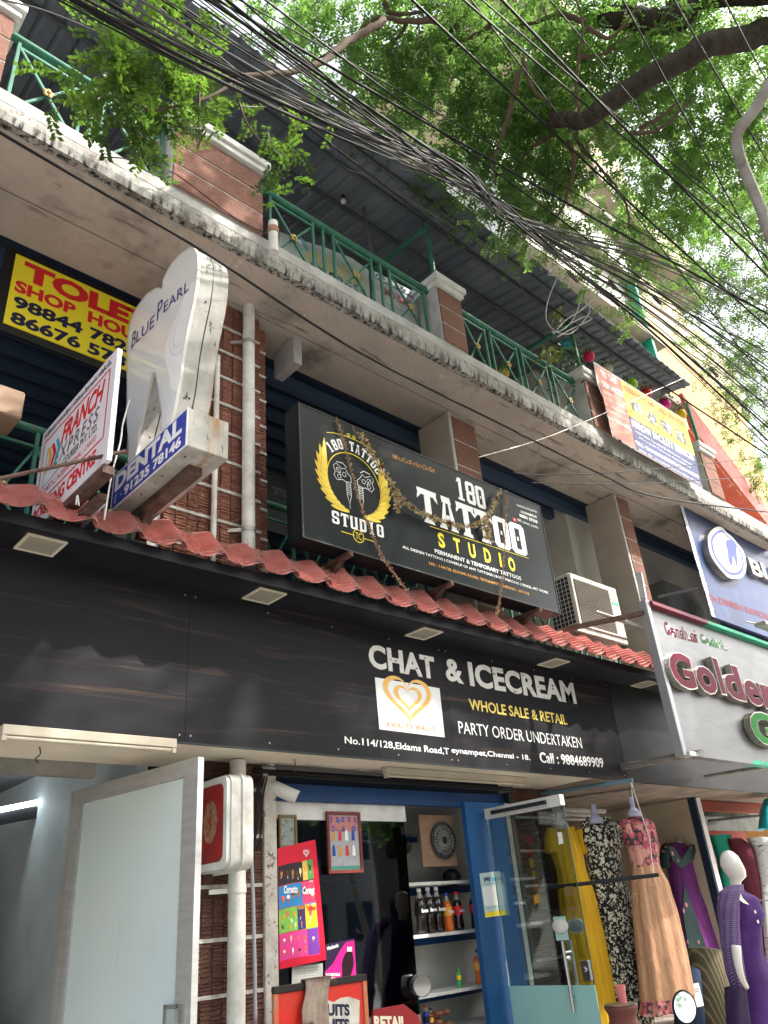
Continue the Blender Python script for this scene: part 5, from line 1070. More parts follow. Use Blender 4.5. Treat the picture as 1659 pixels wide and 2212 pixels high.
for i, (a, c) in enumerate(((.10, .55), (.22, .55), (.34, .57), (.46, .57), (.62, .58), (.74, .60), (.80, .53))): lolly(a, c, .032, [3, 2, 0, 5, 0, 3, 1][i], True)
for i, (a, c) in enumerate(((.10, .40), (.20, .42), (.28, .36), (.36, .41), (.08, .32), (.24, .31), (.36, .32), (.50, .40), (.50, .32), (.72, .40))): lolly(a, c, [.025, .025, .02, .022, .02, .02, .02, .03, .02, .05][i], [4, 3, 2, 4, 0, 4, 1, 0, 5, 3][i], ang=R.uniform(-.5, .5))
for i, (a, c) in enumerate(((.1, .21), (.25, .22), (.42, .21), (.55, .20), (.1, .12), (.28, .12), (.42, .11), (.55, .12), (.74, .18))): lolly(a, c, .022, [2, 1, 3, 5, 1, 2, 0, 3, 1][i], i % 2 == 0, R.uniform(-.4, .4))
wr = lambda s, a0, c0, a1, c1_, m_, **k: write(s, FP, *PP(a0, c0), *PP(a1, c1_), m_, pos, off=off_ + .003, res=2, **k)
wr('Cornetto', .12, .60, .45, .65, K['print_white'], bold=.04, shear=.3); wr('Cornet', .56, .56, .86, .61, K['print_white'], bold=.05, shear=.2); wr('Twister', .62, .42, .86, .45, K['red'], bold=.04); wr('FEAST', .43, .445, .58, .465, K['gold_print'], bold=.04); wr('NEW', .75, .452, .84, .468, K['print_white']); wr('NEW', .75, .65, .84, .662, K['print_white']); wr('M', .05, .755, .10, .79, K['gold_print'], bold=.05)
hx, hy = PP(.72, .905); b = MB()
for s_ in (.026, .015):
    line(FP, [(hx + s_ * math.sin(t * .3) ** 3, hy + s_ * (13 * math.cos(t * .3) - 5 * math.cos(t * .6) - 2 * math.cos(t * .9) - math.cos(t * 1.2)) / 16) for t in range(21)], .004, K['print_white'], pos, off=off_ + .002, name='heart_mark', closed=True)
# notices and cola poster
FQ = front(YI - .012); b = MB(); b.prism(FQ, list(reversed([FQ.px(*c11(*p)) for p in ((218, 1100), (398, 1080), (402, 1215), (216, 1215))])), 0, .002)
nb = b.build('paper_notice', mat('paper', (.55, .56, .52), .8)); tag(nb, 'white paper notice under the red ice cream poster', 'notice')
for i in range(6): wq('notice of rates and times of sale', FQ, c11(232, 1112 + i * 15), c11(232, 1120 + i * 15), c11(392, 1104 + i * 15), K['grey_print'], nb, off=.003, res=1)
b = MB(); b.prism(FQ, list(reversed([FQ.px(*c11(*p)) for p in ((412, 968), (578, 935), (595, 1222), (400, 1222))])), .012, .015); cp = b.build('cola_poster', mat('poster_deep_violet', (.035, .018, .06), .35)); tag(cp, 'violet and pink cola poster reading INCREDIBLE TASTE OF TAMILNADU', 'poster')
b = MB(); b.prism(FQ, list(reversed([FQ.px(*c11(*p)) for p in ((530, 955), (577, 945), (593, 1220), (404, 1220), (404, 1130), (450, 1085), (490, 1010))])), .0155, .0165); b.build('pink_field', mat('poster_magenta', (.62, .02, .26), .4), cp)
bt = smooth_poly([FQ.px(*c11(x, y)) for x, y in ((532, 1015), (512, 1050), (503, 1090), (505, 1140), (500, 1180), (502, 1215), (556, 1215), (552, 1170), (572, 1100), (572, 1060), (562, 1015))], 3); filled(FQ, bt[::-1] if 0 else bt, .0175, 'bottle_print', mat('print_bottle', (.03, .012, .016), .3), cp)
b = MB(); b.prism(FQ, [FQ.px(*c11(x, y)) for x, y in ((534, 1012), (562, 1012), (562, 985), (534, 985))], .0175, .0185); b.build('cap_print', K['print_white'], cp)
for s_, y_ in (('INCREDIBLE', 1158), ('TASTE OF', 1184), ('TAMILNADU', 1208)): wq(s_, FQ, c11(408, y_ - 18), c11(408, y_), c11(492, y_ - 2), K['print_white'], cp, off=.019, bold=.04, res=2)
wq('Vinthadu', FQ, c11(413, 985), c11(413, 1008), c11(482, 985), K['print_white'], cp, off=.019, bold=.04, res=2)
wq('Bovonto', FQ, c11(508, 1192), c11(508, 1204), c11(548, 1200), K['print_white'], cp, off=.019, bold=.05, res=2)
refl_cols = [K['red'], K['yellow'], K['orange'], mat('reflection_green', (.05, .30, .06), .3), K['blue'], mat('reflection_violet', (.20, .03, .25), .3)]
for s_i, (x_, y_) in enumerate(((700, 330), (745, 300), (795, 330), (838, 360))):  # bright packets added to stand in for garment colours reflected in the glass
    q = front(YI + .14).px(*c11(x_, y_)); o = empty('reflection_strip', (q[0], YI + .14, q[1]), ['leftmost', 'second', 'third', 'rightmost'][s_i] + ' strip of bright packets added for garments reflected in the shop glass', 'snacks', 'strips added for reflections in the shop glass')
    for r_i in range(6):
        z_ = q[1] - r_i * .105; w2 = .036 + R.uniform(-.004, .004); tw = R.uniform(-.02, .02); b = MB()
        b.add([(q[0] - w2, YI + .14 + tw, z_ - .045), (q[0] + w2, YI + .14 - tw, z_ - .045), (q[0] + w2, YI + .14 - tw, z_ + .045), (q[0] - w2, YI + .14 + tw, z_ + .045), (q[0] - w2 * .7, YI + .115, z_ - .03), (q[0] + w2 * .7, YI + .115, z_ - .03), (q[0] + w2 * .7, YI + .115, z_ + .03), (q[0] - w2 * .7, YI + .115, z_ + .03)], [(0, 1, 5, 4), (1, 2, 6, 5), (2, 3, 7, 6), (3, 0, 4, 7), (4, 5, 6, 7)]); b.build('reflection_packet', refl_cols[(s_i * 2 + r_i // 2) % 6], o)
# red and black cigarette stand with a cloth
YC = 4.55; FC = front(YC); za = FC.px(*c11(110, 1220))[1]; xa_, xc_ = FC.px(*c11(112, 1300))[0], FC.px(*c11(668, 1300))[0]; xi = FC.px(*c11(630, 1300))[0]
std = empty('kiosk_stand', ((xa_ + xc_) / 2, YC, .42), 'red metal kiosk stand with black top rail and worn biscuits lettering', 'stand')
b = MB(); b.box(xa_, YC, za - .04, xc_, YC + .03, za); b.build('top_rail', mat('worn_black_rail', (.02, .018, .016), .5, col2=(.2, .12, .06), scale=14, lo=.6, hi=.7), std, bevel=.004)
for x_ in (xa_, xc_ - .035):
    b = MB(); b.box(x_, YC + .001, .42, x_ + .035, YC + .029, za - .0405); b.build('post', mat('worn_orange_post', (.55, .10, .04), .5, col2=(.35, .2, .12), scale=9), std, bevel=.003)
b = MB(); b.box(xa_ + .036, YC + .012, .6, xc_ - .036, YC + .02, za - .0405); b.build('red_panel', mat('red_panel', (.62, .025, .02), .4, col2=(.5, .05, .03), scale=4), std)
b = MB(); uv = [FC.px(*c11(*p)) for p in ((295, 1440), (620, 1440), (622, 1300), (560, 1278), (510, 1285), (470, 1310), (440, 1300), (300, 1290))]; b.prism(FC, list(reversed(uv)) if 0 else uv, -.0115, -.009); b.build('peeling_print', mat('peeling_print', (.62, .60, .55), .7, col2=(.40, .36, .30), scale=9), std)
FC2 = front(YC + .008)
wq('BISCUITS', FC2, c11(290, 1318), c11(290, 1392), c11(560, 1392), K['navy'], std, bold=.05, off=0); wq('BISCUITS', FC2, c11(290, 1405), c11(290, 1480), c11(560, 1480), K['navy'], std, bold=.05, off=0)
b = MB(); V = []; F = []; nx, nz = 16, 10; x0_ = FC.px(*c11(290, 1220))[0]; x1_ = FC.px(*c11(442, 1220))[0]; zl = FC.px(*c11(330, 1445))[1]
for j in range(nz + 1):
    for i in range(nx + 1):
        s_ = i / nx; t_ = j / nz; fold = .016 * math.sin(s_ * 15 + t_ * 2) * (.3 + t_)
        V.append((x0_ + (x1_ - x0_) * s_ * (1 - .12 * t_) - .05 * t_ + .01 * math.sin(t_ * 7 + s_ * 3), YC - .012 - abs(fold) - .01 * t_, za + .012 - t_ * (za - zl + (.12 if s_ > .45 else 0))))
F = [(j * (nx + 1) + i, (j + 1) * (nx + 1) + i, (j + 1) * (nx + 1) + i + 1, j * (nx + 1) + i + 1) for j in range(nz) for i in range(nx)]
k0 = len(V)
for i in range(nx + 1): s_ = i / nx; V.append((x0_ + (x1_ - x0_) * s_, YC + .045, za + .006 - .10))
for i in range(nx + 1): s_ = i / nx; V.append((x0_ + (x1_ - x0_) * s_, YC + .03, za + .014))
F += [(k0 + i, k0 + i + 1, k0 + nx + 2 + i, k0 + nx + 1 + i) for i in range(nx)] + [(k0 + nx + 1 + i, k0 + nx + 2 + i, i + 1, i) for i in range(nx)]
b.add(V, F); o = b.build('rag', mat('dusty_rag', (.34, .27, .22), .95, col2=(.24, .18, .15), scale=12, bump=.3), smooth=True); tag(o, 'dusty brown rag hung over the black rail of the kiosk stand', 'cloth'); md = o.modifiers.new('t', 'SOLIDIFY'); md.thickness = .006
# retail arrow sign
FR = front(4.7); b = MB(); b.prism(FR, [FR.px(*c11(*p)) for p in ((680, 1470), (980, 1470), (955, 1390), (870, 1322), (690, 1355))], 0, .015); rs = b.build('retail_sign', mat('maroon_sign', (.26, .02, .025), .45), bevel=.003); tag(rs, 'maroon RETAIL board cut to a point beside the kiosk stand', 'sign')
wq('RETAIL', FR, c11(694, 1390), c11(694, 1470), c11(885, 1470), mat('print_cream', (.72, .66, .5), .5), rs, bold=.05, off=.018)
# steel disc at the shelf edge
q = FI.px(*c11(945, 1212)); b = MB(); b.lathe((q[0], YI - .06, q[1]), [(.05, -.045), (.075, -.045), (.078, -.03), (.078, .03), (.070, .042), (.03, .045)], 24, axis=(-.45, -.9, 0)); tag(b.build('steel_tin', K['chrome'], auto=True), 'round steel tin fixed at the edge of the white shelves', 'tin')
# --- blue board with the payment sticker
YBl = 5.02; FBl = front(YBl); xb0, xb1 = FBl.px(*c11(1290, 600))[0], FBl.px(*c11(1530, 600))[0]; zbl = FBl.px(*c11(1350, 200))[1] + .1
b = MB(); b.box(xb0, YBl, .42, xb1, YBl + .05, zbl); bb_ = b.build('blue_door_board', blu); tag(bb_, 'tall blue painted door board right of the soda shelves', 'door', None); bb_.data.materials[0] = mat('blue_board_paint', (.018, .10, .28), .4, col2=(.014, .075, .21), scale=1.5, stretch=(3, 1, 1))
b = MB(); b.box(xb1 + .002, YBl - .01, .42, xb1 + .06, YBl + .06, zbl); b.build('edge_strip', K['band'], bb_)
st = MB(); uv = [FBl.px(*c11(*p)) for p in ((1357, 812), (1476, 796), (1440, 535), (1322, 552))]
st.prism(FBl, uv, .001, .005); stk = st.build('payment_sticker', mat('sticker_mint', (.52, .66, .64), .3)); tag(stk, 'mint green payment sticker reading paytm on the blue door board', 'sticker')
b = MB(); b.prism(FBl, [FBl.px(*c11(*p)) for p in ((1358, 811), (1475, 795), (1472, 765), (1355, 780))], .0055, .0065); b.build('yellow_strip', K['yellow'], stk)
b = MB(); b.prism(FBl, [FBl.px(*c11(*p)) for p in ((1352, 745), (1430, 735), (1414, 622), (1337, 632))], .0055, .0065); b.build('white_square', K['print_white'], stk)
b = MB(); b.prism(FBl, [FBl.px(*c11(*p)) for p in ((1452, 612), (1462, 610), (1478, 795), (1476.5, 796))], .0055, .0065); b.build('teal_edge', mat('teal_print', (.02, .40, .50), .3), stk)
wq('pay', FBl, c11(1343, 575), c11(1348, 605), c11(1390, 600), K['word_blue'], stk, off=.0075, bold=.05); wq('tm', FBl, c11(1392, 572), c11(1394, 598), c11(1420, 596), mat('cyan_print', (.02, .45, .70), .4), stk, off=.0075, bold=.05)
wq('Accepted Here', FBl, c11(1350, 612), c11(1351, 620), c11(1412, 612), K['word_blue'], stk, off=.0075, res=2); wq('Paytm  UPI', FBl, c11(1360, 752), c11(1361, 762), c11(1420, 754), K['word_blue'], stk, off=.0075, res=2)
b = MB(); b.box(xb1 + .07, YBl - .02, .42, xb1 + .12, YBl + .3, 2.6); tag(b.build('door_jamb', K['steel_dark']), 'dark steel door jamb beside the blue door board', 'jamb')
# --- open glass door of the garment shop
XG = 5.86; SG = side(XG); u_far, _ = SG.px(*c12(0, 425)); u_near, _ = SG.px(*c12(650, 1640)); u_near = SG.px(*c12(452, 380))[0]; ztp = SG.px(*c12(430, 305))[1]; zbt = SG.px(*c12(430, 372))[1]
gd = empty('glass_door', (XG, -(u_far + u_near) / 2, .45), 'frameless glass door with frosted lower band standing open at the garment shop', 'door')
b = MB(); b.fbox(SG, u_far, zbt, u_near, ztp, -.03, .03); b.build('top_patch', K['white'], gd, bevel=.004)
b = MB(); b.beam(SG.P(u_near - .14, (zbt + ztp) / 2, .05), SG.P(u_far + .1, (zbt + ztp) / 2, .05), .03, .03); b.build('door_closer_arm', K['steel_dark'], gd)
zf = SG.px(*c12(630, 1428))[1]
b = MB(); b.fbox(SG, u_far, zf, u_near, zbt - .002, -.005, .005); b.build('glass_pane', K['glass'], gd)
b = MB(); b.fbox(SG, u_far, .5, u_near, zf - .001, -.005, .005); b.build('frosted_band', mat('teal_film', (.30, .56, .53), .35, col2=(.33, .60, .58), scale=1), gd)
b = MB(); b.fbox(SG, u_near + .0005, zf, u_near + .004, zbt - .002, -.005, .005); b.build('glass_edge', mat('glass_edge_green', (.02, .05, .045), .3), gd)
def hpx(x, y): return SG.px(*c12(x, y))
ha, hb_ = hpx(492, 1165), hpx(548, 1585)
for n_ in (.05, -.05):
    b = MB(); b.tube([SG.P(hb_[0] - .02, ha[1], n_), SG.P(hb_[0] - .02, hb_[1], n_)], .014, 12); b.build('pull_handle', K['chrome'], gd, auto=True)
for z_ in (ha[1] - .08, hb_[1] + .1):
    b = MB(); b.tube([SG.P(hb_[0] - .02, z_, -.05), SG.P(hb_[0] - .02, z_, .05)], .009, 8); b.build('handle_stud', K['chrome'], gd)
q = hpx(598, 1335); b = MB(); b.fbox(SG, q[0] - .05, q[1] - .08, q[0] + .02, q[1] + .06, -.02, .02); b.lathe(SG.P(q[0] - .015, q[1], .021), [(.018, 0), (.018, .012)], 14, axis=tuple(SG.n)); b.build('lock_case', K['chrome'], gd, bevel=.005)
q = hpx(440, 1090); b = MB(); b.fbox(SG, q[0] - .06, q[1] - .09, q[0] + .06, q[1] + .08, .006, .012); b.build('mint_plate', mat('mint_plate', (.42, .66, .62), .4), gd)
for x_, nn_ in ((440, .02), (520, -.02)):
    q = hpx(x_, 1080); b = MB(); b.lathe(SG.P(q[0], q[1], nn_), [(.01, -.008), (.045, -.006), (.055, .0), (.045, .006), (.01, .008)], 20, axis=tuple(SG.n), sy=1.5); b.build('oval_disc', mat('cloudy_disc', (.60, .60, .56), .25) if nn_ < 0 else gd.children[-1].data.materials[0], gd, smooth=True)
q = hpx(505, 935); write('PULL', SG, q[0] - .05, q[1] - .01, q[0] + .03, q[1] + .012, K['rust'], gd, off=.006); b = MB()
b.prism(SG, [(q[0] - .05, q[1] + .04), (q[0] + .035, q[1] + .04), (q[0] + .035, q[1] + .11), (q[0] - .05, q[1] + .11)], .006, .007); b.prism(SG, [(q[0] - .05, q[1] - .07), (q[0] + .035, q[1] - .07), (q[0] + .035, q[1] - .04), (q[0] - .05, q[1] - .04)], .006, .007); b.add([SG.P(q[0] - .03, q[1] - .09, .0065), SG.P(q[0] + .02, q[1] - .09, .0065), SG.P(q[0] - .005, q[1] - .12, .0065)], [(0, 1, 2)])
b.build('pull_mark', mat('mark_brown', (.20, .12, .05), .5), gd)
q = hpx(437, 560); b = MB(); b.prism(SG, [(q[0] - .025, q[1] - .05), (q[0] + .02, q[1] - .045), (q[0] + .022, q[1] + .04), (q[0] - .02, q[1] + .045)], .006, .008); b.build('price_sticker', K['print_white'], gd)
# second brick pier behind the glass door
YQ = 5.3; FQ2 = front(YQ); x0_, x1_ = FQ2.px(*c12(225, 900))[0], FQ2.px(*c12(470, 900))[0]
P3 = pier(x0_, x1_, YQ, .42, 2.71, .5, 5, .315, zoff=.2); tag(P3, 'brown brick pier seen through the glass door')
# --- garment shop
b = MB(); b.box(x1_ + .0, 7.2, .42, XR, 7.3, 3.6); b.box(6.55, 5.6, .42, 6.62, 7.2, 3.6); b.build('shop_wall', mat('cream_shop_wall', (.50, .43, .32), .8, col2=(.38, .32, .24), scale=2), bld)
xdv = at(*c12(1290, 600), 5.2).x
b = MB(); b.box(xdv, 5.2, .42, xdv + .05, 5.3, 2.71); b.build('divider_post', K['dark'], bld); b = MB(); b.box(xdv, 5.302, .42, xdv + .05, 7.2, 2.71); b.build('partition_board', mat('partition_cream', (.56, .49, .38), .7, col2=(.44, .38, .29), scale=2), bld)
b = MB(); b.box(xdv + .052, 5.2, .42, xdv + .16, 5.3, 2.71); b.build('divider_trim', K['white'], bld)
# ladder of pipes under the ceiling
for k_ in range(3):
    b = MB(); b.tube([(6.9, 5.5 + k_ * .12, 2.55 - k_ * .03), (8.6, 5.5 + k_ * .12, 2.55 - k_ * .03)], .03 - .006 * k_, 10)
    tag(b.build('ceiling_pipe', K['band'], auto=True), ['thickest pale pipe above the dresses', 'middle pale pipe above the dresses', 'thin rear pipe above the dresses'][k_], 'pipe')
FW2 = front(6.0); a_ = FW2.px(*c12(1020, 470)); c__ = FW2.px(*c12(1230, 1300))
b = MB(); b.box(a_[0], 6.0, .6, c__[0] + .1, 6.05, a_[1] + .1); b.build('cream_board', mat('cream_board', (.55, .47, .35), .7, col2=(.45, .38, .28), scale=2), bld)
q = FW2.px(*c12(1152, 518)); b = MB(); b.lathe((q[0], 5.99, q[1]), [(.06, 0), (.055, .02), (.03, .03)], 20, axis=(0, -1, 0)); tag(b.build('speaker_disc', K['black'], smooth=True), 'small black round speaker on the cream board above the purple dress', 'speaker')
# steel rods for hanging
def rod(p, q, r, lb, m_): b = MB(); b.tube([p, q], r, 10); tag(b.build('hanging_rod', m_, auto=True), lb, 'rod')
e = at(*c12(860, 220), 4.35); s_ = at(*c12(320, 300), 5.3); rod(s_, e, .022, 'blue grey rod under the ceiling from which the floral dress hangs', mat('blue_grey_pipe', (.16, .26, .33), .4, metal=.3))
e2 = at(*c12(872, 272), 4.9); s2 = at(*c12(440, 330), 5.7); rod(s2, e2, .014, 'thin grey rod behind the blue grey rod', K['galv'])
e = at(*c12(1015, 778), 4.12); s_ = at(*c12(350, 858), 5.0); rod(s_, e, .018, 'dark steel rod crossing in front of the dresses', K['steel_dark'])
# garments
def garment(name, label, rows, m_, folds=9, amp=.012, group=None, sleeves=(), neck=True, y=5.0, thin=.55, parts=()):
    """rows: (px x, px y, half width px) down the garment; built as a folded cloth tube round its centre line"""
    o = empty(name, at(*c12(rows[0][0], rows[0][1]), y), label, 'dress', group); secs = []
    for x_, y_, hw in rows:
        c_ = at(*c12(x_, y_), y); w_ = fit_w(hw * .3662, c_, thin); secs.append((c_, w_))
    dense = []
    for i in range(len(secs) - 1):
        for k in range(4): f = k / 4; f2 = f * f * (3 - 2 * f); dense.append((secs[i][0].lerp(secs[i + 1][0], f), secs[i][1] * (1 - f2) + secs[i + 1][1] * f2))
    dense.append(secs[-1]); n = 72; V = []
    for j, (c_, w_) in enumerate(dense):
        g = j / (len(dense) - 1)
        for i in range(n):
            t = 2 * math.pi * i / n; fo = amp * (g ** 1.2) * math.sin(folds * t + 1.5 * math.sin(g * 3)) + amp * .4 * g * math.sin(folds * 2.3 * t + 2)
            V.append((c_.x + (w_ + fo) * math.cos(t), y + (w_ * thin + fo) * math.sin(t), c_.z + .004 * math.sin(t * 5 + j)))
    F = [(j * n + i, j * n + (i + 1) % n, (j + 1) * n + (i + 1) % n, (j + 1) * n + i) for j in range(len(dense) - 1) for i in range(n)]
    return o, V, F, n, dense
def finish(o, V, F, m_, nm='cloth', split=None, m2=None):
    b = MB()
    if split is None: b.add(V, F); b.build(nm, m_, o, smooth=True)
    else:
        b.add(V, F[:split]); b.build('bodice', m_, o, smooth=True); b = MB(); b.add(V, F[split:]); b.build('skirt', m2, o, smooth=True)
def sleeve(o, pts, rads, y, m_):
    b = MB(); b.tube(spline([at(*c12(*p), y) for p in pts], 4), [rads[0] + (rads[1] - rads[0]) * i / ((len(pts) - 1) * 4) for i in range((len(pts) - 1) * 4 + 1)], 14); b.build('sleeve', m_, o, smooth=True)
def bust(o, x_, y_, s, y, m_):
    c_ = at(*c12(x_, y_), y); b = MB(); b.lathe(c_, [(s * .40, s * 1.5), (s * .42, s * 1.2), (s * .36, s * .7), (s * .42, s * .35), (s * .8, s * .05), (s * 1.15, -s * .25), (s * 1.1, -s * .7)], 18, sy=.6); b.build('hanger_bust', m_, o, smooth=True)
    b = MB(); b.tube(spline([c_ + Vector((0, 0, s * 1.3)), c_ + Vector((0, 0, s * 2.0)), c_ + Vector((s * .15, 0, s * 2.2)), c_ + Vector((s * .2, 0, s * 2.05))], 4), .004, 6); b.build('hook', K['galv'], o)
lil = mat('lilac_plastic', (.40, .40, .56), .3); clr = mat('smoky_plastic', (.42, .38, .34), .3)
def print_mat(name, base_, c_, scale, lo, hi, mode='voronoi', c3_=None, rough=.8, **k):
    M = mat(name, base_, rough); layer(M, c_, scale, lo, hi, mode=mode, **k)
    if c3_: layer(M, c3_, scale * 1.3, .50, .58)
    return M
mus = mat('mustard_cloth', (.62, .36, .012), .8, col2=(.46, .25, .01), scale=3, bump=.7, bscale=10, stretch=(6, 6, .4))
Yd = 5.0
o, V, F, n, dn = garment('mustard_dress', 'long mustard yellow dress behind the glass door', [(455, 500, 62), (450, 560, 85), (470, 650, 95), (500, 760, 88), (530, 900, 108), (575, 1150, 120), (620, 1400, 120), (680, 1750, 135)], mus, folds=13, amp=.010, y=5.02)
finish(o, V, F, mus); sleeve(o, [(385, 520), (375, 580), (380, 650)], (.06, .065), 5.02, mus); sleeve(o, [(530, 510), (550, 590), (560, 660)], (.06, .065), 5.02, mus); bust(o, 430, 470, .10, 5.0, clr)
bw = print_mat('black_white_print', (.58, .56, .45), (.010, .010, .010), 19, .40, .44, c3_=None); layer(bw, (.010, .010, .010), 20, .49, .51, detail=2); layer(bw, (.62, .60, .48), 40, .56, .58, detail=2)
o, V, F, n, dn = garment('printed_dress', 'long black and cream printed dress in the middle of the hanging row', [(660, 440, 70), (668, 500, 112), (680, 600, 108), (695, 760, 96), (730, 900, 112), (780, 1100, 122), (815, 1350, 128), (850, 1700, 140)], bw, folds=7, amp=.010, y=4.95)
finish(o, V, F, bw); sleeve(o, [(585, 470), (590, 540), (600, 600)], (.055, .06), 4.95, bw); sleeve(o, [(750, 460), (770, 540), (775, 610)], (.05, .055), 4.95, bw); bust(o, 640, 440, .085, 4.86, lil)
flo = print_mat('rose_petal_print', (.52, .09, .13), (.045, .05, .06), 22, .50, .62); layer(flo, (.66, .32, .26), 9, .50, .60, detail=2)
peach = layer(mat('peach_cloth', (.60, .34, .20), .85, col2=(.46, .24, .14), scale=9, bump=.7, bscale=7, stretch=(3, 3, .7)), (.66, .44, .30), 14, .6, .66)
o, V, F, n, dn = garment('floral_dress', 'peach skirted dress with rose petal bodice hanging nearest the street', [(870, 425, 45), (895, 480, 90), (920, 600, 92), (940, 730, 78), (965, 850, 108), (1000, 1050, 130), (1040, 1300, 145), (1065, 1500, 152), (1070, 1585, 156)], flo, folds=9, amp=.022, y=4.6)
nb = 12 * n; ns = (len(dn) - 1) * n
b = MB(); b.add(V, F[:nb]); b.build('bodice', flo, o, smooth=True); b = MB(); b.add(V, F[nb:ns - 4 * n]); b.build('skirt', peach, o, smooth=True); b = MB(); b.add(V, F[ns - 4 * n:]); b.build('hem_border', flo, o, smooth=True)
sleeve(o, [(815, 460), (825, 520), (850, 600)], (.05, .06), 4.6, flo); bust(o, 865, 400, .085, 4.55, lil)
b = MB(); b.tube([at(*c12(850, 222), 4.36), at(*c12(905, 400), 4.42), at(*c12(960, 560), 4.44), at(*c12(985, 778), 4.2)], .0045, 6); b.tube([at(*c12(850, 222), 4.36), at(*c12(862, 340), 4.55)], .004, 6); tag(b.build('white_cord', K['print_white']), 'white cord tied from the blue grey rod to the lower dark rod', 'cord')
pur = mat('purple_cloth', (.20, .045, .23), .8, col2=(.14, .03, .17), scale=3, bump=.6, bscale=6, stretch=(2, 2, .8)); dk = print_mat('dark_green_floral', (.010, .03, .028), (.42, .14, .20), 7, .22, .14)
o, V, F, n, dn = garment('purple_dress', 'violet dress with dark green yoke hanging against the cream board', [(1150, 590, 75), (1165, 640, 118), (1175, 740, 102), (1190, 850, 102), (1220, 1000, 125), (1275, 1300, 150), (1350, 1700, 170)], pur, folds=8, amp=.008, y=5.6)
finish(o, V, F, pur); sleeve(o, [(1065, 620), (1040, 680), (1050, 740)], (.07, .075), 5.6, dk); sleeve(o, [(1250, 610), (1275, 680), (1285, 735)], (.07, .08), 5.6, dk); bust(o, 1145, 570, .11, 5.55, clr)
F56 = front(5.36); b = MB(); b.prism(F56, [F56.px(*c12(*p)) for p in ((1145, 745), (1215, 690), (1240, 600), (1200, 600), (1145, 690), (1095, 610), (1065, 615), (1090, 690))], 0, .012); b.build('yoke', dk, o)
b = MB(); b.prism(F56, [F56.px(*c12(*p)) for p in ((1190, 1225), (1300, 1225), (1215, 980), (1162, 830), (1155, 1000))], -.01, .004); b.build('front_panel', dk, o)
# rolls of cloth and jeans low in the shop
olv = layer(mat('olive_cloth', (.10, .085, .05), .85), (.24, .20, .13), 9, .75, .9, mode='X', detail=1)
F46 = front(4.9)
def roll(x0, x1, ytop, ybot, lean, lb, mm, nm, y=4.9):
    a, c = at(*c12((x0 + x1) / 2, ytop), y), at(*c12((x0 + x1) / 2 + lean, ybot), y); r = abs(at(*c12(x1, ytop), y).x - at(*c12(x0, ytop), y).x) / 2
    b = MB(); b.tube([a, a.lerp(c, .02), a.lerp(c, .5), c], [r * .85, r, r * 1.02, r * 1.05], 22); tag(b.build(nm, mm, smooth=True), lb, 'cloth')
roll(1225, 1345, 1225, 1700, 60, 'olive striped roll of cloth below the violet dress', olv, 'cloth_roll'); roll(1130, 1215, 1330, 1700, 30, 'dark blue folded jeans below the peach dress', mat('denim', (.02, .035, .08), .85, col2=(.03, .05, .11), scale=20), 'folded_jeans'); 
F45 = front(4.72); b = MB(); b.prism(F45, [F45.px(*c12(*p)) for p in ((1240, 1560), (1280, 1550), (1248, 1415), (1200, 1425))], 0, .003); tg = b.build('price_tag', K['print_white']); tag(tg, 'white price tag hanging on the dark jeans', 'price tag')
wq('325', F45, c12(1222, 1450), c12(1225, 1475), c12(1250, 1468), K['grey_print'], tg, off=.004, bold=.03)
# --- last shop on the right: red wall, more garments, mannequin
YW = 5.9; xr0 = xdv + .17
b = MB(); b.box(xr0, YW, .42, XR, YW + .1, 3.6); b.build('shop_wall', mat('orange_red_wall', (.36, .055, .025), .6, col2=(.25, .04, .02), scale=2), bld)
b = MB(); b.box(xr0, 5.35, at(*c12(1350, 400), 5.35).z, XR, 5.45, 2.71); b.build('red_header', mat('red_header', (.30, .05, .025), .5), bld)
b = MB(); b.box(xr0 + .15, 5.6, at(*c12(1500, 520), 5.6).z, XR, 5.62, at(*c12(1500, 380), 5.6).z); tag(b.build('transom_glass', mat('dim_transom', (.06, .07, .07), .15, col2=(.2, .24, .2), scale=3)), 'dim transom glass over the right hand garment rail', 'window')
b = MB(); b.tube([at(*c12(1310, 460), 5.2), at(*c12(1659, 425), 5.2)], .018, 10); tag(b.build('hanging_rod', K['steel_dark'], auto=True), 'dark rail for garments in the right hand shop', 'rod')
b = MB(); b.tube([at(*c12(1360, 930), 4.9), at(*c12(1659, 930), 4.9)], .008, 8); tag(b.build('thin_rod', K['steel_dark'], auto=True), 'thin dark rod behind the white headed mannequin', 'rod')
tm = mat('teal_shine', (.02, .42, .50), .35); grn = layer(mat('green_cloth', (.012, .24, .16), .8), (.4, .5, .45), 30, .68, .70); mar = mat('maroon_cloth', (.12, .018, .035), .8, col2=(.08, .01, .02), scale=5)
zeb = mat('white_black_cloth', (.60, .60, .60), .8); layer(zeb, (.015, .015, .015), 9, .60, .66, stretch=(1, 1, 3.5), detail=3)
for nm, lb, rows, mm, y in (('green_top', 'green top with white motifs on the right hand rail', [(1375, 545, 60), (1395, 600, 60), (1420, 700, 55), (1450, 900, 60)], grn, 5.3), ('maroon_dress', 'maroon dress with studs behind the mannequin head', [(1460, 565, 40), (1500, 620, 70), (1560, 800, 70), (1620, 1000, 80), (1640, 1300, 90)], mar, 5.15),
                            ('zebra_dress', 'white dress with black zebra strokes at the right edge', [(1600, 560, 60), (1640, 620, 75), (1670, 800, 70), (1690, 1000, 70), (1720, 1300, 80)], zeb, 5.0), ('teal_top', 'shiny turquoise top at the right edge under the ceiling', [(1720, 330, 80), (1720, 400, 100), (1725, 500, 110)], tm, 4.7)):
    o, V, F, n, dn = garment(nm, lb, rows, mm, folds=6, amp=.008, y=y); finish(o, V, F, mm)
bust_m = [0]
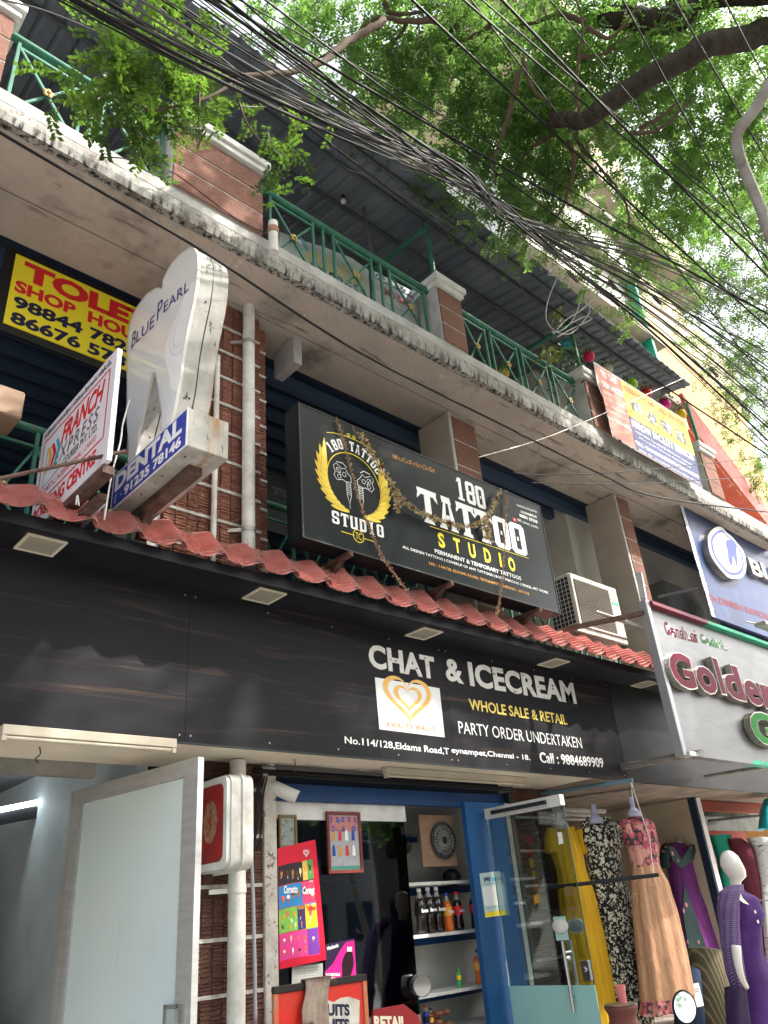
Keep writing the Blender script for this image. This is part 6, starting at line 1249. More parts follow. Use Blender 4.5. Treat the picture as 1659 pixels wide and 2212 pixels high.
man = empty('mannequin', at(*c12(1480, 1500), 3.2), 'glossy white faceless mannequin in a purple dress and shawl', 'mannequin'); Ym = 3.2
hp = at(*c12(1448, 742), Ym); cn = at(*c12(1440, 835), Ym); sh_ = at(*c12(1455, 900), Ym)
glw = mat('glossy_white_skin', (.72, .68, .62), .15, coat=.6); b = MB(); V = []; F = []; n = 24
secs = [(hp + Vector((-.01, 0, .135)), .012), (hp + Vector((-.01, 0, .12)), .05), (hp + Vector((-.005, 0, .085)), .082), (hp + Vector((0, 0, .03)), .098), (hp + Vector((.01, -.01, -.02)), .094), (hp + Vector((.02, -.015, -.065)), .075), (hp + Vector((-.005, 0, -.10)), .050), (hp + Vector((-.02, .0, -.135)), .047), (hp + Vector((-.025, .0, -.18)), .055), (hp + Vector((-.02, .0, -.22)), .09)]
for c_, r_ in secs:
    for i in range(n): t = 2 * math.pi * i / n; ex_ = 1.0 + (.25 if c_.z < hp.z and r_ > .06 else .08) * max(0, math.cos(t)); V.append((c_.x + r_ * math.cos(t) * ex_, c_.y + r_ * .82 * math.sin(t), c_.z))
F = [(j * n + i, j * n + (i + 1) % n, (j + 1) * n + (i + 1) % n, (j + 1) * n + i) for j in range(len(secs) - 1) for i in range(n)] + [tuple(range(n))]
b.add(V, F); hd = b.build('head_and_neck', glw, man, smooth=True)
pv = mat('deep_purple_cloth', (.075, .022, .16), .75, col2=(.05, .014, .11), scale=3, bump=.6, bscale=6, stretch=(2, 2, .8))
def body(rows, m_, nm, y, folds=5, amp=.006, thin=.7):
    n = 48; V = []; dn = []
    for i in range(len(rows) - 1):
        for k in range(5): f = k / 5; f2 = f * f * (3 - 2 * f); a = rows[i]; c = rows[i + 1]; dn.append(tuple(a[q] + (c[q] - a[q]) * (f2 if q == 2 else f) for q in range(3)))
    dn.append(rows[-1])
    for j, (x_, y_, hw) in enumerate(dn):
        c_ = at(*c12(x_, y_), y); w_ = fit_w(hw * .3662, c_, thin)
        for i in range(n): t = 2 * math.pi * i / n; fo = amp * math.sin(folds * t + j * .25); V.append((c_.x + (w_ + fo) * math.cos(t), y + (w_ * thin + fo) * math.sin(t), c_.z))
    b = MB(); b.add(V, [(j * n + i, j * n + (i + 1) % n, (j + 1) * n + (i + 1) % n, (j + 1) * n + i) for j in range(len(dn) - 1) for i in range(n)]); return b.build(nm, m_, man, smooth=True)
body([(1470, 870, 40), (1500, 930, 95), (1525, 1020, 108), (1530, 1120, 90), (1540, 1240, 85), (1570, 1400, 115), (1600, 1560, 130), (1620, 1760, 140)], pv, 'dress', Ym)
shw = layer(layer(mat('shawl_purple', (.075, .035, .12), .8), (.24, .19, .32), 34, .72, .9, mode='DIAGONAL', detail=1.5), (.45, .35, .45), 20, .66, .7)
body([(1465, 838, 45), (1440, 880, 68), (1425, 960, 62), (1430, 1080, 56), (1440, 1200, 54), (1462, 1330, 52), (1490, 1440, 46), (1500, 1480, 30)], shw, 'shawl', Ym - .07, folds=9, amp=.006, thin=1.0)
b = MB(); pts = [at(*c12(*p), Ym - .16) for p in ((1470, 1200), (1482, 1300), (1505, 1390), (1535, 1445))]; b.tube(spline(pts, 5), [.034 - .0012 * i for i in range(16)], 14); b.build('forearm', glw, man, smooth=True)
F41 = front(Ym - .24); b = MB(); b.add([F41.P(*F41.px(*c12(*p)), 0) for p in ((1497, 890), (1510, 915), (1548, 955), (1515, 945), (1490, 925))], [(0, 1, 2, 3, 4)]); b.build('neckline', glw, man)
for x_, y_ in ((1582, 998), (1598, 1055)): b = MB(); q = at(*c12(x_, y_), Ym - .26); b.lathe(q, [(.013, 0), (.011, .005)], 12, axis=(0, -1, 0)); b.build('button', glw, man)
body([(1460, 1440, 60), (1470, 1520, 62), (1490, 1680, 66)], mat('dark_purple_underskirt', (.03, .015, .05), .8), 'underskirt', Ym - .05)
# --- clay pot with a pink cup
Yp_ = 4.0; FP_ = front(Yp_); q = FP_.px(*c12(790, 1548)); pr = rad(35, (q[0], Yp_, q[1]))
pot = empty('clay_pot', (q[0], Yp_, .42), 'big terracotta water pot at the bottom edge in front of the dresses', 'pot')
b = MB(); b.lathe((q[0], Yp_, q[1] - .9), [(pr * 1.3, 0), (pr * 2.1, .25), (pr * 1.9, .55), (pr * 1.2, .74), (pr * .86, .80), (pr * .84, .84), (pr * 1.0, .88), (pr * 1.02, .9), (pr * .9, .9)], 36); b.build('body', mat('terracotta', (.20, .065, .05), .6, col2=(.14, .05, .04), scale=5, bump=.1), pot, smooth=True)
b = MB(); b.lathe((q[0], Yp_, q[1]), [(pr * .9, 0.001), (pr * 1.0, .004), (pr * 1.0, .012), (pr * .2, .018)], 32); b.build('lid', mat('steel_lid', (.30, .24, .20), .35, metal=.7), pot, auto=True)
b = MB(); u = FP_.px(*c12(795, 1560))[0]; h = FP_.px(*c12(785, 1455))[1] - FP_.px(*c12(800, 1562))[1]; b.lathe((u, Yp_ - .02, q[1] + .014), [(h * .24, 0), (h * .30, h * .7), (h * .335, h * .94), (h * .35, h), (h * .31, h)], 24); tag(b.build('plastic_cup', mat('pink_plastic', (.68, .20, .19), .4), auto=True), 'pink plastic cup standing on the lid of the clay pot', 'cup')
# --- scooter mirror at the bottom
Ymr = 2.9; q = at(*c12(1168, 1560), Ymr); mr = empty('scooter_mirror', q, 'oval scooter mirror reflecting trees at the bottom edge', 'mirror')
nrm = Vector((-.60, -.72, .36)).normalized(); b = MB(); s_ = rad(21, q)
b.lathe(q - nrm * .03, [(s_ * .6, -.02), (s_ * .95, .0), (s_ * 1.08, .02), (s_ * 1.08, .03)], 32, axis=tuple(nrm), sx=1.55, sy=1.15); b.build('housing', K['black'], mr, smooth=True)
b = MB(); b.lathe(q, [(s_ * .93, .002), (s_ * .93, .004)], 32, axis=tuple(nrm), sx=1.55, sy=1.15); b.build('mirror_glass', mat('mirror', (.75, .78, .78), .03, metal=1), mr)
b = MB(); b.tube([q - nrm * .04, q - nrm * .05 + Vector((.02, 0, -.15)), q + Vector((.06, .05, -.5))], .007, 8); b.build('stem', K['chrome'], mr)
K['brick2'] = K_b
# ============================================================ air conditioners
FA = front(4.32)
def ac_unit(F, tl, br, depth, lb, slats=True):
    (ua, va), (uc, vc) = F.px(*tl), F.px(*br); o = empty('air_conditioner', ((ua + uc) / 2, F.o.y, vc), lb, 'air conditioner', 'outdoor air conditioner units'); y = F.o.y; w_ = uc - ua; h = va - vc
    shell = mat('ac_cream', (.56, .53, .46), .5, col2=(.44, .41, .35), scale=5)
    b = MB(); b.box(ua, y + .012, vc, uc, y + depth, va); b.build('case', shell, o, bevel=.012)
    b = MB(); b.box(ua + w_ * .80, y, vc + .01, uc - .004, y + .0115, va - .01); b.box(ua + .004, y, va - h * .10, ua + w_ * .799, y + .0115, va - .01); b.box(ua + .004, y, vc + .01, ua + w_ * .799, y + .0115, vc + h * .06); b.box(ua + .004, y, vc + h * .0605, ua + w_ * .05, y + .0115, va - h * .1005); b.build('front_frame', shell, o)
    b = MB(); b.box(ua + w_ * .051, y + .0, vc + h * .061, ua + w_ * .799, y + .0118, va - h * .101); b.build('dark_grille_back', K['black'], o)
    n_ = 26
    for i in range(n_):
        z = vc + h * (.065 + .83 * i / n_); b = MB(); b.box(ua + w_ * .052, y - .008, z, ua + w_ * .798, y - .001, z + h * .83 / n_ * .40); b.build('grille_slat', mat_sl, o)
    b = MB(); b.box(ua + w_ * .83, y - .003, vc + h * .62, ua + w_ * .97, y - .0005, vc + h * .69); b.build('badge', mat_gr, o)
    g_ = MB()
    for i in range(7): g_.beam((ua - .012, y + .03 + i * (depth - .05) / 6, vc + .04), (ua - .012, y + .03 + i * (depth - .05) / 6, va - .04), .004)
    for i in range(12): g_.beam((ua - .012, y + .03, vc + .04 + i * (h - .08) / 11), (ua - .012, y + depth - .02, vc + .04 + i * (h - .08) / 11), .004)
    g_.build('side_wire_guard', K['white'], o); b = MB(); b.box(ua - .006, y + .03, vc + .04, ua - .001, y + depth - .02, va - .04); b.build('coil', K['steel_dark'], o)
    b = MB(); b.box(ua - .03, y + .02, vc - .05, uc + .03, y + .06, vc - .002); b.box(ua - .03, y + depth - .06, vc - .05, uc + .03, y + depth - .02, vc - .002); b.build('mounting_rail', K['galv'], o)
    return o
mat_sl = mat('slat_brown', (.20, .165, .125), .6); mat_gr = mat('green_badge', (.08, .42, .26), .4)
ac_unit(FA, c9(50, 622), c9(478, 1120), .34, 'cream air conditioner unit between the tattoo signboard and the plain pier')
FA2 = front(4.95); q = FA2.px(*c9(960, 870)); o = empty('air_conditioner', (q[0], 4.95, q[1] - .4), 'grey air conditioner with round fan guard behind the blue sign', 'air conditioner', 'outdoor air conditioner units')
b = MB(); b.box(q[0] - .75, 4.95, q[1] - .5, q[0] + .35, 5.3, q[1] + .26); b.build('case', mat('ac_dark_grey', (.10, .10, .10), .5), o, bevel=.015)
b = MB()
for i in range(24): a = i * math.pi / 12; b.tube([(q[0] - .02 + .26 * r_ * math.cos(a + r_ * .9), 4.93, q[1] - .08 + .26 * r_ * math.sin(a + r_ * .9)) for r_ in (.15, .45, .75, 1)], .003, 4)
for r_ in (.09, .17, .26): b.tube([(q[0] - .02 + r_ * math.cos(t * math.pi / 14), 4.928, q[1] - .08 + r_ * math.sin(t * math.pi / 14)) for t in range(29)], .004, 4)
b.build('fan_guard', mat('guard_grey', (.16, .16, .16), .5), o)
# brackets and rods around the steel signboard
def stick(p, q, r, lb, m_, sq=False):
    b = MB()
    if sq: b.beam(p, q, r * 2, r * 2)
    else: b.tube([p, q], r, 12)
    tag(b.build('bracket_bar', m_, auto=not sq), lb, 'bracket')
YGD = 3.6; FG = front(YGD)
stick(at(*c9(0, 1050), 4.3), at(*c9(605, 925), 3.62), .022, 'rusty square bar reaching to the top of the steel signboard', K['rust'], True)
stick(at(*c9(250, 920), 4.0), at(*c9(625, 1045), 3.66), .022, 'round grey pipe stub crossing in front of the air conditioner', K['galv'])
stick(at(*c9(440, 2060), 4.6), at(*c9(1022, 1955), 3.55), .035, 'thick weathered pipe under the steel signboard', K['galv'])
stick(at(*c9(1050, 2130), 4.5), at(*c9(1560, 2050), 3.66), .022, 'second thinner pipe under the steel signboard', K['galv'])
stick(at(*c9(565, 635), 3.75), at(*c9(600, 830), 3.72), .03, 'pale metal upright standing above the steel signboard', K['alu'], True)
stick(at(*c9(700, 810), 4.6), at(*c9(995, 745), 4.25), .018, 'dark angle bar behind the blue sign', K['steel_dark'], True)
# ============================================================ steel signboard with raised letters
ua, vt = FG.px(*c9(598, 838)); ub, vb_ = FG.px(*c9(862, 1960)); ua = (ua + ub) / 2; uE = ua + 3.4
gol = empty('steel_signboard', (ua + 1.5, YGD, vb_), 'brushed steel signboard with raised maroon Golden lettering at the right edge', 'signboard')
K['steel'] = mat('brushed_steel_sheet', (.22, .225, .23), .45, metal=.8, col2=(.18, .185, .19), scale=2, stretch=(1, 1, 5))
b = MB(); b.box(ua + .08, YGD + .01, vb_ + .02, uE, YGD + .05, vt - .04); b.build('sheet', K['steel'], gol)
b = MB(); b.box(ua, YGD - .03, vb_ - .02, ua + .078, YGD + .06, vt + .01); b.build('left_trim', mat('grey_trim', (.33, .34, .36), .4, metal=.4), gol, bevel=.005)
b = MB(); b.box(ua + .08, YGD - .06, vt - .039, ua + 1.25, YGD + .06, vt + .0); b.build('maroon_top_trim', mat('maroon_trim', (.17, .018, .04), .45), gol)
b = MB(); b.box(ua + 1.252, YGD - .06, vt - .039, uE, YGD + .06, vt + .0); b.build('green_top_trim', mat('green_trim', (.02, .36, .20), .45), gol)
b = MB(); b.box(ua + .20, YGD - .04, vb_ - .02, ua + 1.42, YGD + .06, vb_ + .0195); b.build('green_bottom_trim', gol.children[-1].data.materials[0], gol)
b = MB(); b.box(ua + .08, YGD - .05, vb_ - .02, ua + .198, YGD + .06, vb_ + .019); b.build('corner_cap', K['alu'], gol)
b = MB(); b.box(ua + 1.422, YGD - .04, vb_ - .02, uE, YGD + .06, vb_ + .0195); b.build('maroon_bottom_trim', gol.children[2].data.materials[0] if len(gol.children) > 2 else K['red'], gol)
mrn = mat('letter_maroon', (.15, .004, .03), .4, col2=(.11, .004, .02), scale=8, spec=.05); grl = mat('letter_green', (.012, .20, .02), .4, col2=(.01, .15, .02), scale=8, spec=.05); stl = mat('letter_steel_side', (.50, .47, .42), .3, metal=.7, col2=(.30, .26, .22), scale=9)
FG2 = front(YGD - .078)
def raised(s, a, c, h, bold, mm, **k):
    (x0, z0), (x1, z1) = FG2.px(*a), FG2.px(*c); rot = 0
    write(s, FG2, x0 - .012, z0 - .012, x1 + .012, z0 + h + .012, stl, gol, bold=bold + .012, thick=.076, off=-.0785, name='letter_body', **k); write(s, FG2, x0, z0, x1, z0 + h, mm, gol, bold=bold, off=.0, name='letter_face', **k)
hG = FG2.px(*c9(815, 1168))[1] - FG2.px(*c9(860, 1420))[1]
u_l = FG2.px(*c9(870, 1440)); 
for ch, x0_, x1_, y_, sc_ in (('G', 830, 1005, 1455, 1.0), ('o', 1020, 1165, 1500, .78), ('l', 1178, 1212, 1517, 1.08), ('d', 1230, 1362, 1545, 1.08), ('e', 1378, 1490, 1590, .78), ('n', 1503, 1640, 1625, .78)):
    raised(ch, c9(x0_, y_), c9(x1_, y_ + (x1_ - x0_) * .3), hG * sc_, .035, mrn)
raised('G', c9(1430, 1885), c9(1620, 1940), hG, .035, grl); raised('i', c9(1650, 1930), c9(1690, 1945), hG, .035, grl)
def outlined(s, tl, bl, br, m1, m2_):
    wq(s, FG, tl, bl, br, m2_, gol, bold=.085, off=-.0085, res=2); wq(s, FG, tl, bl, br, m1, gol, bold=.03, off=-.006, res=2)
outlined('ேகால்டன்', c9(770, 990), c9(775, 1088), c9(1012, 1150), mrn, K['print_white']); outlined('ேகல்ஸ்...', c9(1032, 1080), c9(1036, 1150), c9(1225, 1205), grl, K['print_white'])
# dark fascia and ceiling under it already stand; blue sign above
YBS = 4.22; FB2 = front(YBS); tlb = FB2.px(*c9(885, 138)); blb = FB2.px(*c9(1070, 938)); uB0 = (tlb[0] + blb[0]) / 2 + .02
zTb, zBb = tlb[1], blb[1]; bls = empty('blue_dental_sign', (uB0 + 1.2, YBS, zBb), 'dark blue dental sign with raised tooth logo and torn white left edge', 'sign')
K['navy_sheet'] = layer(mat('navy_sheet', (.022, .045, .14), .33), (.06, .08, .16), 4, .5, .75)
b = MB(); b.box(uB0 + .09, YBS, zBb, uB0 + 3.2, YBS + .05, zTb); b.build('face', K['navy_sheet'], bls)
V = []; n = 40
for i in range(n + 1): z = zBb + (zTb - zBb) * i / n; V += [(uB0 + R.uniform(-.012, .012), YBS - .002, z), (uB0 + .09 + R.uniform(0, .025), YBS - .002, z)]
b = MB(); b.add(V, [(2 * i, 2 * i + 1, 2 * i + 3, 2 * i + 2) for i in range(n)]); b.build('torn_edge', layer(mat('torn_vinyl', (.66, .67, .68), .5, col2=(.45, .46, .48), scale=8), (.25, .18, .12), 7, .64, .68), bls)
logo = [FB2.px(*c9(*p)) for p in ((1085, 312), (1135, 308), (1165, 345), (1205, 375), (1250, 430), (1290, 480), (1312, 560), (1310, 630), (1285, 675), (1240, 690), (1180, 680), (1120, 620), (1075, 560), (1045, 500), (1030, 430), (1035, 365))]
lg = smooth_poly(logo, 3); ar = sum(lg[i][0] * lg[(i + 1) % len(lg)][1] - lg[(i + 1) % len(lg)][0] * lg[i][1] for i in range(len(lg)))
if ar < 0: lg = lg[::-1]
b = MB(); b.prism(FB2, lg, .0, .09); b.build('logo_body', stl, bls); cx_ = sum(p[0] for p in lg) / len(lg); cy_ = sum(p[1] for p in lg) / len(lg)
FB3 = front(YBS - .0)
def scl(s): return [(cx_ + (p[0] - cx_) * s, cy_ + (p[1] - cy_) * s) for p in lg]
wv = mat('peeling_white_vinyl', (.56, .57, .60), .4, col2=(.72, .72, .74), scale=14)
filled(FB2, scl(.98), .091, 'logo_rim', wv, bls); filled(FB2, scl(.86), .0925, 'logo_blue', K['blue'], bls); filled(FB2, scl(.76), .094, 'logo_inner', wv, bls)
tp = smooth_poly([FB2.px(*c9(*p)) for p in ((1160, 415), (1200, 400), (1235, 430), (1240, 490), (1245, 570), (1238, 600), (1222, 540), (1210, 530), (1205, 590), (1180, 560), (1175, 500))], 3); filled(FB2, tp, .0955, 'logo_tooth', K['blue'], bls)
for ch, x0_, x1_, y_, h_ in (('B', 1375, 1452, 645, .26), ('L', 1462, 1530, 675, .26), ('U', 1560, 1640, 700, .26)):
    (xa_2, za_2), (xb_2, _) = FB2.px(*c9(x0_, y_)), FB2.px(*c9(x1_, y_ + 30))
    write(ch, FB2, xa_2 - .01, za_2 - .01, xb_2 + .01, za_2 + h_ + .01, mat_gs if 'mat_gs' in globals() else stl, bls, bold=.03, thick=.07, off=.0, name='letter_body'); write(ch, FB2, xa_2, za_2, xb_2, za_2 + h_, K['print_white'], bls, bold=.015, off=.072, name='letter_face')
wq('Dr.DINESH RAVICHANDRAN', FB2, c9(1085, 785), c9(1088, 835), c9(1700, 1040), mat('print_dark_red', (.20, .015, .03), .5), bls, bold=.03, off=.003)
wq('ப்ளூ பேர்ல்', FB2, c9(1365, 430), c9(1370, 480), c9(1560, 560), mat('dull_teal', (.03, .13, .16), .5), bls, off=.003, res=2)
# clip lamp at the right edge
q = at(*c9(1480, 1015), 3.5); b = MB(); b.box(q.x - .12, 3.42, q.z - .03, q.x + .5, 3.56, q.z + .02); b.beam((q.x, 3.5, q.z), (q.x - .25, 3.6, q.z + .03), .02); tag(b.build('flood_lamp', K['galv'], bevel=.008), 'grey flood lamp on an arm above the steel signboard', 'lamp')
# ============================================================ services banner on the parapet
YA = 3.88; FAn = front(YA); c_ = [FAn.px(*c5(*p)) for p in ((748, 716), (1228, 1022), (1318, 1372), (975, 1178), (915, 1140), (905, 1125), (848, 1105), (800, 905), (770, 835))]
ban = empty('services_banner', FAn.P(c_[0][0] + 1.2, c_[3][1], 0), 'orange, yellow and navy services banner hung on the parapet', 'banner')
filled(FAn, c_, 0, 'sheet', mat('banner_backing', (.5, .42, .4), .6), ban)
o_m = mat('banner_orange', (.60, .17, .11), .55, col2=(.52, .14, .09), scale=3)
def bp(*pts): return [FAn.px(*c5(*p)) for p in pts]
filled(FAn, bp((752, 724), (885, 808), (972, 1172), (852, 1100), (795, 890)), .003, 'orange_field', o_m, ban)
filled(FAn, bp((886, 808), (1224, 1024), (1278, 1205), (932, 995)), .004, 'yellow_field', mat('banner_yellow', (.72, .62, .05), .55, col2=(.62, .52, .04), scale=3), ban)
filled(FAn, bp((932, 997), (1278, 1207), (1314, 1366), (974, 1172)), .004, 'navy_field', mat('banner_navy', (.022, .035, .15), .5), ban)
bt_ = lambda s, tl, bl, br, m_, **k: wq(s, FAn, c5(*tl), c5(*bl), c5(*br), m_, ban, off=.007, res=2, **k)
W_ = K['print_white']; OR = mat('banner_red_print', (.66, .15, .05), .5)
bt_('TO DAY', (783, 755), (790, 790), (872, 838), W_, bold=.03); bt_('SERVICES', (790, 812), (795, 843), (905, 905), W_, bold=.03)
for i, s in enumerate(('HEAD OFFICE:', 'NEW NO.127, OLD NO.114', '2ND FLOOR ELDAMS ROAD', 'TEYNAMPET, CHENNAI-18', 'CELL: 9840963029')): bt_(s, (795 + i * 5, 862 + i * 32), (797 + i * 5, 874 + i * 32), ((860 if i == 0 else 918) + i * 5, (905 if i == 0 else 935) + i * 32), W_)
bt_('GSTIN : 33AJAPC7656G1ZS', (822, 1000), (824, 1012), (950, 1082), W_, bold=.03)
bt_('ARROW HOME CARE SERVICES', (900, 830), (905, 860), (1228, 1060), OR, bold=.03)
bt_('வீட்டு வேலை, சமையல் வேலை, முதியோர் வேலை', (915, 878), (918, 892), (1235, 1085), OR)
bt_('MAIL ID : arrowhomecareservices@gmail.com', (932, 965), (934, 978), (1265, 1175), OR)
for x_, y_ in ((938, 905), (1020, 965), (1095, 1010), (1170, 1060)):
    filled(FAn, bp((x_, y_), (x_ + 52, y_ + 32), (x_ + 64, y_ + 92), (x_ + 12, y_ + 58)), .0065, 'printed_photo', layer(mat('photo_print', (.05, .08, .05), .5, col2=(.55, .56, .52), scale=16, lo=.48, hi=.56), (.2, .16, .1), 12, .55, .65), ban)
bt_('ARROW FACILITY SERVICES', (940, 1010), (947, 1050), (1275, 1235), W_, bold=.04)
bt_('Head Office: New No.127,Old No.114, 2nd Floor,', (965, 1070), (968, 1084), (1265, 1262), W_); bt_('Eldams Road, Teynampet, Chennai-600018', (985, 1105), (988, 1118), (1255, 1275), W_)
bt_('CELL: 9840963029,8838396448,8610062935', (963, 1122), (967, 1145), (1300, 1330), W_, bold=.02); bt_('MAIL ID : arrowfacilityservices@gmail.com', (985, 1168), (988, 1182), (1300, 1355), W_, bold=.01)
b = MB(); b.tube([at(*c5(748, 716), 3.9), at(*c5(1228, 1022), 3.9)], .01, 8); b.build('top_pole', K['alu'], ban)
# ============================================================ hanging flower pots
def leafy(center, rad, n, size, droop=0):
    V = []; F = []
    for i in range(n):
        d = Vector((R.gauss(0, 1), R.gauss(0, 1), R.gauss(0, .8))).normalized() * rad * R.random() ** .5; d.z -= droop * R.random(); p = center + d
        a = Vector((R.gauss(0, 1), R.gauss(0, 1), R.gauss(0, .6))).normalized(); c__ = a.cross(Vector((R.gauss(0, 1), R.gauss(0, 1), 1))).normalized(); s = size * R.uniform(.6, 1.2); k = len(V)
        V += [p, p + a * s * .5 + c__ * s * .28, p + a * s, p + a * s * .5 - c__ * s * .28]; F.append((k, k + 1, k + 2, k + 3))
    return V, F
plant_m = mat('pot_plant_leaf', (.045, .13, .035), .5, col2=(.09, .16, .05), scale=20)
for (x_, y_), col, lb, fl, Y_ in (((725, 688), (.55, .02, .09), 'crimson hanging pot above the orange corner of the services banner', None, 4.2), ((612, 622), (.04, .32, .45), 'sky blue hanging pot with trailing plant left of the green post', None, 4.35), ((822, 752), (.55, .50, .42), 'cream hanging pot just above the services banner', None, 4.3),
                              ((950, 832), (.28, .52, .03), 'lime green hanging pot above the yellow part of the banner', None, 4.2), ((1027, 878), (.62, .05, .03), 'bright red hanging pot with red flowers above the banner', 1, 4.2), ((1122, 936), (.62, .02, .22), 'magenta hanging pot second from the right end', None, 4.2),
                              ((1205, 992), (.68, .48, .02), 'yellow hanging pot at the right end of the banner', None, 4.2), ((280, 775), (.62, .38, .02), 'orange yellow pot low behind the green railing', None, 4.35)):
    q = at(*c5(x_, y_), Y_); r_ = rad(12.5, q)
    o = empty('hanging_pot', q, lb, 'flower pot', 'coloured flower pots hanging under the roof')
    pc = mat('glazed_pot', col, .3); b = MB(); b.lathe(q, [(r_ * .45, -r_ * .8), (r_ * .85, -r_ * .5), (r_, 0), (r_ * .92, r_ * .45), (r_ * .8, r_ * .62), (r_ * .85, r_ * .7)], 20); b.build('bowl', pc, o, smooth=True)
    V, F = leafy(q + Vector((0, 0, r_ * 1.2)), r_ * 1.5, 90, .05, droop=.35 if 'trailing' in lb else .05); b = MB(); b.add(V, F); b.build('foliage', plant_m, o)
    if fl: V, F = leafy(q + Vector((0, 0, r_ * 1.3)), r_ * 1.4, 24, .04); b = MB(); b.add(V, F); b.build('flowers', K['red'], o)
    if 'low behind' not in lb: b = MB(); [b.tube([q + Vector((r_ * .85 * math.cos(a), r_ * .85 * math.sin(a), r_ * .6)), q + Vector((0, 0, min(1.1, roofz(Y_) - q.z - .05)))], .002, 4) for a in (0, 2.1, 4.2)]; b.build('hanger_wires', K['steel_dark'], o)
q = at(*c5(560, 640), 4.2); V, F = leafy(q + Vector((0, 0, 0)), .34, 260, .07, droop=.5); b = MB(); b.add(V, F); pl = b.build('trailing_plant', plant_m); tag(pl, 'trailing green plant climbing the green post behind the railing', 'plant')
V, F = leafy(at(*c5(560, 480), 4.0), .12, 40, .09); V2, F2_ = leafy(at(*c5(530, 690), 3.95), .16, 50, .09); b = MB(); b.add(V, F); b.add(V2, F2_); pl = b.build('leaf_spray', mat('light_leaf', (.12, .20, .07), .5, col2=(.30, .28, .06), scale=8)); tag(pl, 'pale leafy spray sticking out past the third railing', 'plant')
# ============================================================ buildings beyond
def line_box(A, C, z0, z1, thick, name, m_, parent, ext0=0, ext1=0):
    d = (Vector((C.x, C.y, 0)) - Vector((A.x, A.y, 0))).normalized(); nn_ = Vector((-d.y, d.x, 0)); a = Vector((A.x, A.y, 0)) - d * ext0; c = Vector((C.x, C.y, 0)) + d * ext1; b = MB()
    pts = [a, c, c + nn_ * thick, a + nn_ * thick]; b.add([(p.x, p.y, z0) for p in pts] + [(p.x, p.y, z1) for p in pts], [(0, 3, 2, 1), (4, 5, 6, 7), (0, 1, 5, 4), (1, 2, 6, 5), (2, 3, 7, 6), (3, 0, 4, 7)]); return b.build(name, m_, parent)
yb = empty('apartment_building', (14, 6, 0), 'ochre and beige apartment block with stacked balconies beyond the roof', 'building')
par = layer(mat('beige_parapet', (.37, .30, .19), .85, col2=(.29, .24, .15), scale=3), (.16, .14, .11), 7, .56, .70, (1.5, 1.5, .25))
och = mat('ochre_wall', (.46, .27, .11), .85, col2=(.38, .22, .09), scale=2); gsf = mat('grey_beige_soffit', (.34, .30, .25), .85, col2=(.28, .25, .2), scale=2)
corner = at(1624, 905, 6.5); Z1 = corner.z; A1 = atz(1375, 664, Z1); top1 = at(1582, 792, 6.5).z; DZ = at(1549, 665, 6.5).z - Z1
print('yb', corner, A1, top1); A1 = A1 + (corner - A1) * max(0, (13.25 - A1.x) / (corner.x - A1.x))
for k_, (dz, ext) in enumerate(((0, 0), (DZ, 0), (DZ * 2, -3.2), (DZ * 3, -3.6))):
    line_box(A1, corner, Z1 + dz + .1, top1 + dz - (.25 if k_ else 0), .14, 'parapet', par, yb, 0, ext)
    line_box(A1, corner, Z1 + dz, Z1 + dz + .099, 2.4, 'balcony_floor', gsf, yb, 0, ext)
    d_ = (Vector((corner.x, corner.y, 0)) - Vector((A1.x, A1.y, 0))).normalized(); nn_ = Vector((-d_.y, d_.x, 0)); e = Vector((corner.x, corner.y, 0)) + d_ * ext
    b = MB(); b.beam((e + nn_ * 0.15 - d_ * .07) + Vector((0, 0, (Z1 + .1 + top1) / 2 + dz)), (e + nn_ * 2.4 - d_ * .07) + Vector((0, 0, (Z1 + .1 + top1) / 2 + dz)), .13, top1 - Z1 - .1); b.build('side_parapet', par, yb)
    for j in range(4):
        o_ = e - d_ * (1.2 + j * 1.9) + nn_ * 1.18
        if k_ < 3:
            w_ = MB(); w_.beam(o_ + Vector((0, 0, Z1 + dz + 1.9)), o_ - d_ * .9 + Vector((0, 0, Z1 + dz + 1.9)), .12, 1.5); fr_w = w_.build('window', K['dark'], yb)
            w_ = MB(); w_.beam(o_ + d_ * .08 - nn_ * .02 + Vector((0, 0, Z1 + dz + 1.1)), o_ - d_ * .98 - nn_ * .02 + Vector((0, 0, Z1 + dz + 1.1)), .16, .08); w_.build('window_sill', par, yb)
line_box(A1, corner, 2.0, Z1 - .01, 2.4, 'lower_wall', och, yb, -.3, -.9)
C2 = A1 + Vector((0, 1.15, 0)); D2_ = corner + Vector((0, 1.15, 0)); line_box(C2, D2_, Z1 + .11, Z1 + 3.0, 8, 'wall', och, yb, 0, -.8); line_box(C2, D2_, Z1 + 3.01, Z1 + DZ * 3.6, 8, 'upper_wall', mat('pale_beige_wall', (.40, .31, .18), .8, col2=(.33, .26, .16), scale=2), yb, 0, -.8)
gp = atx(*r5(520, 210), 13.2); b = MB(); b.box(13.12, gp.y - .45, gp.z - 1.6, 13.22, gp.y + .45, gp.z + 1.2); b.build('teal_panel', mat('teal_shutter', (.02, .30, .19), .5), yb)
pb_ = empty('pale_building', (12, 9, 0), 'pale sunlit building wall glimpsed through the leaves above the roof', 'building'); a_ = atd(1180, 560, 15.5); c__ = atd(1290, 330, 19)
b = MB(); b.box(a_.x - 1.2, a_.y, 3, a_.x + 3.6, a_.y + 4, c__.z - 1); b.build('wall', mat('pale_wall', (.66, .64, .58), .8, col2=(.55, .54, .48), scale=2), pb_)
for i in range(4): b = MB(); b.box(a_.x - 1.3, a_.y - .25, a_.z - 2 + i * 1.6, a_.x + 3.7, a_.y, a_.z - 1.85 + i * 1.6); b.build('ledge', gsf, pb_)
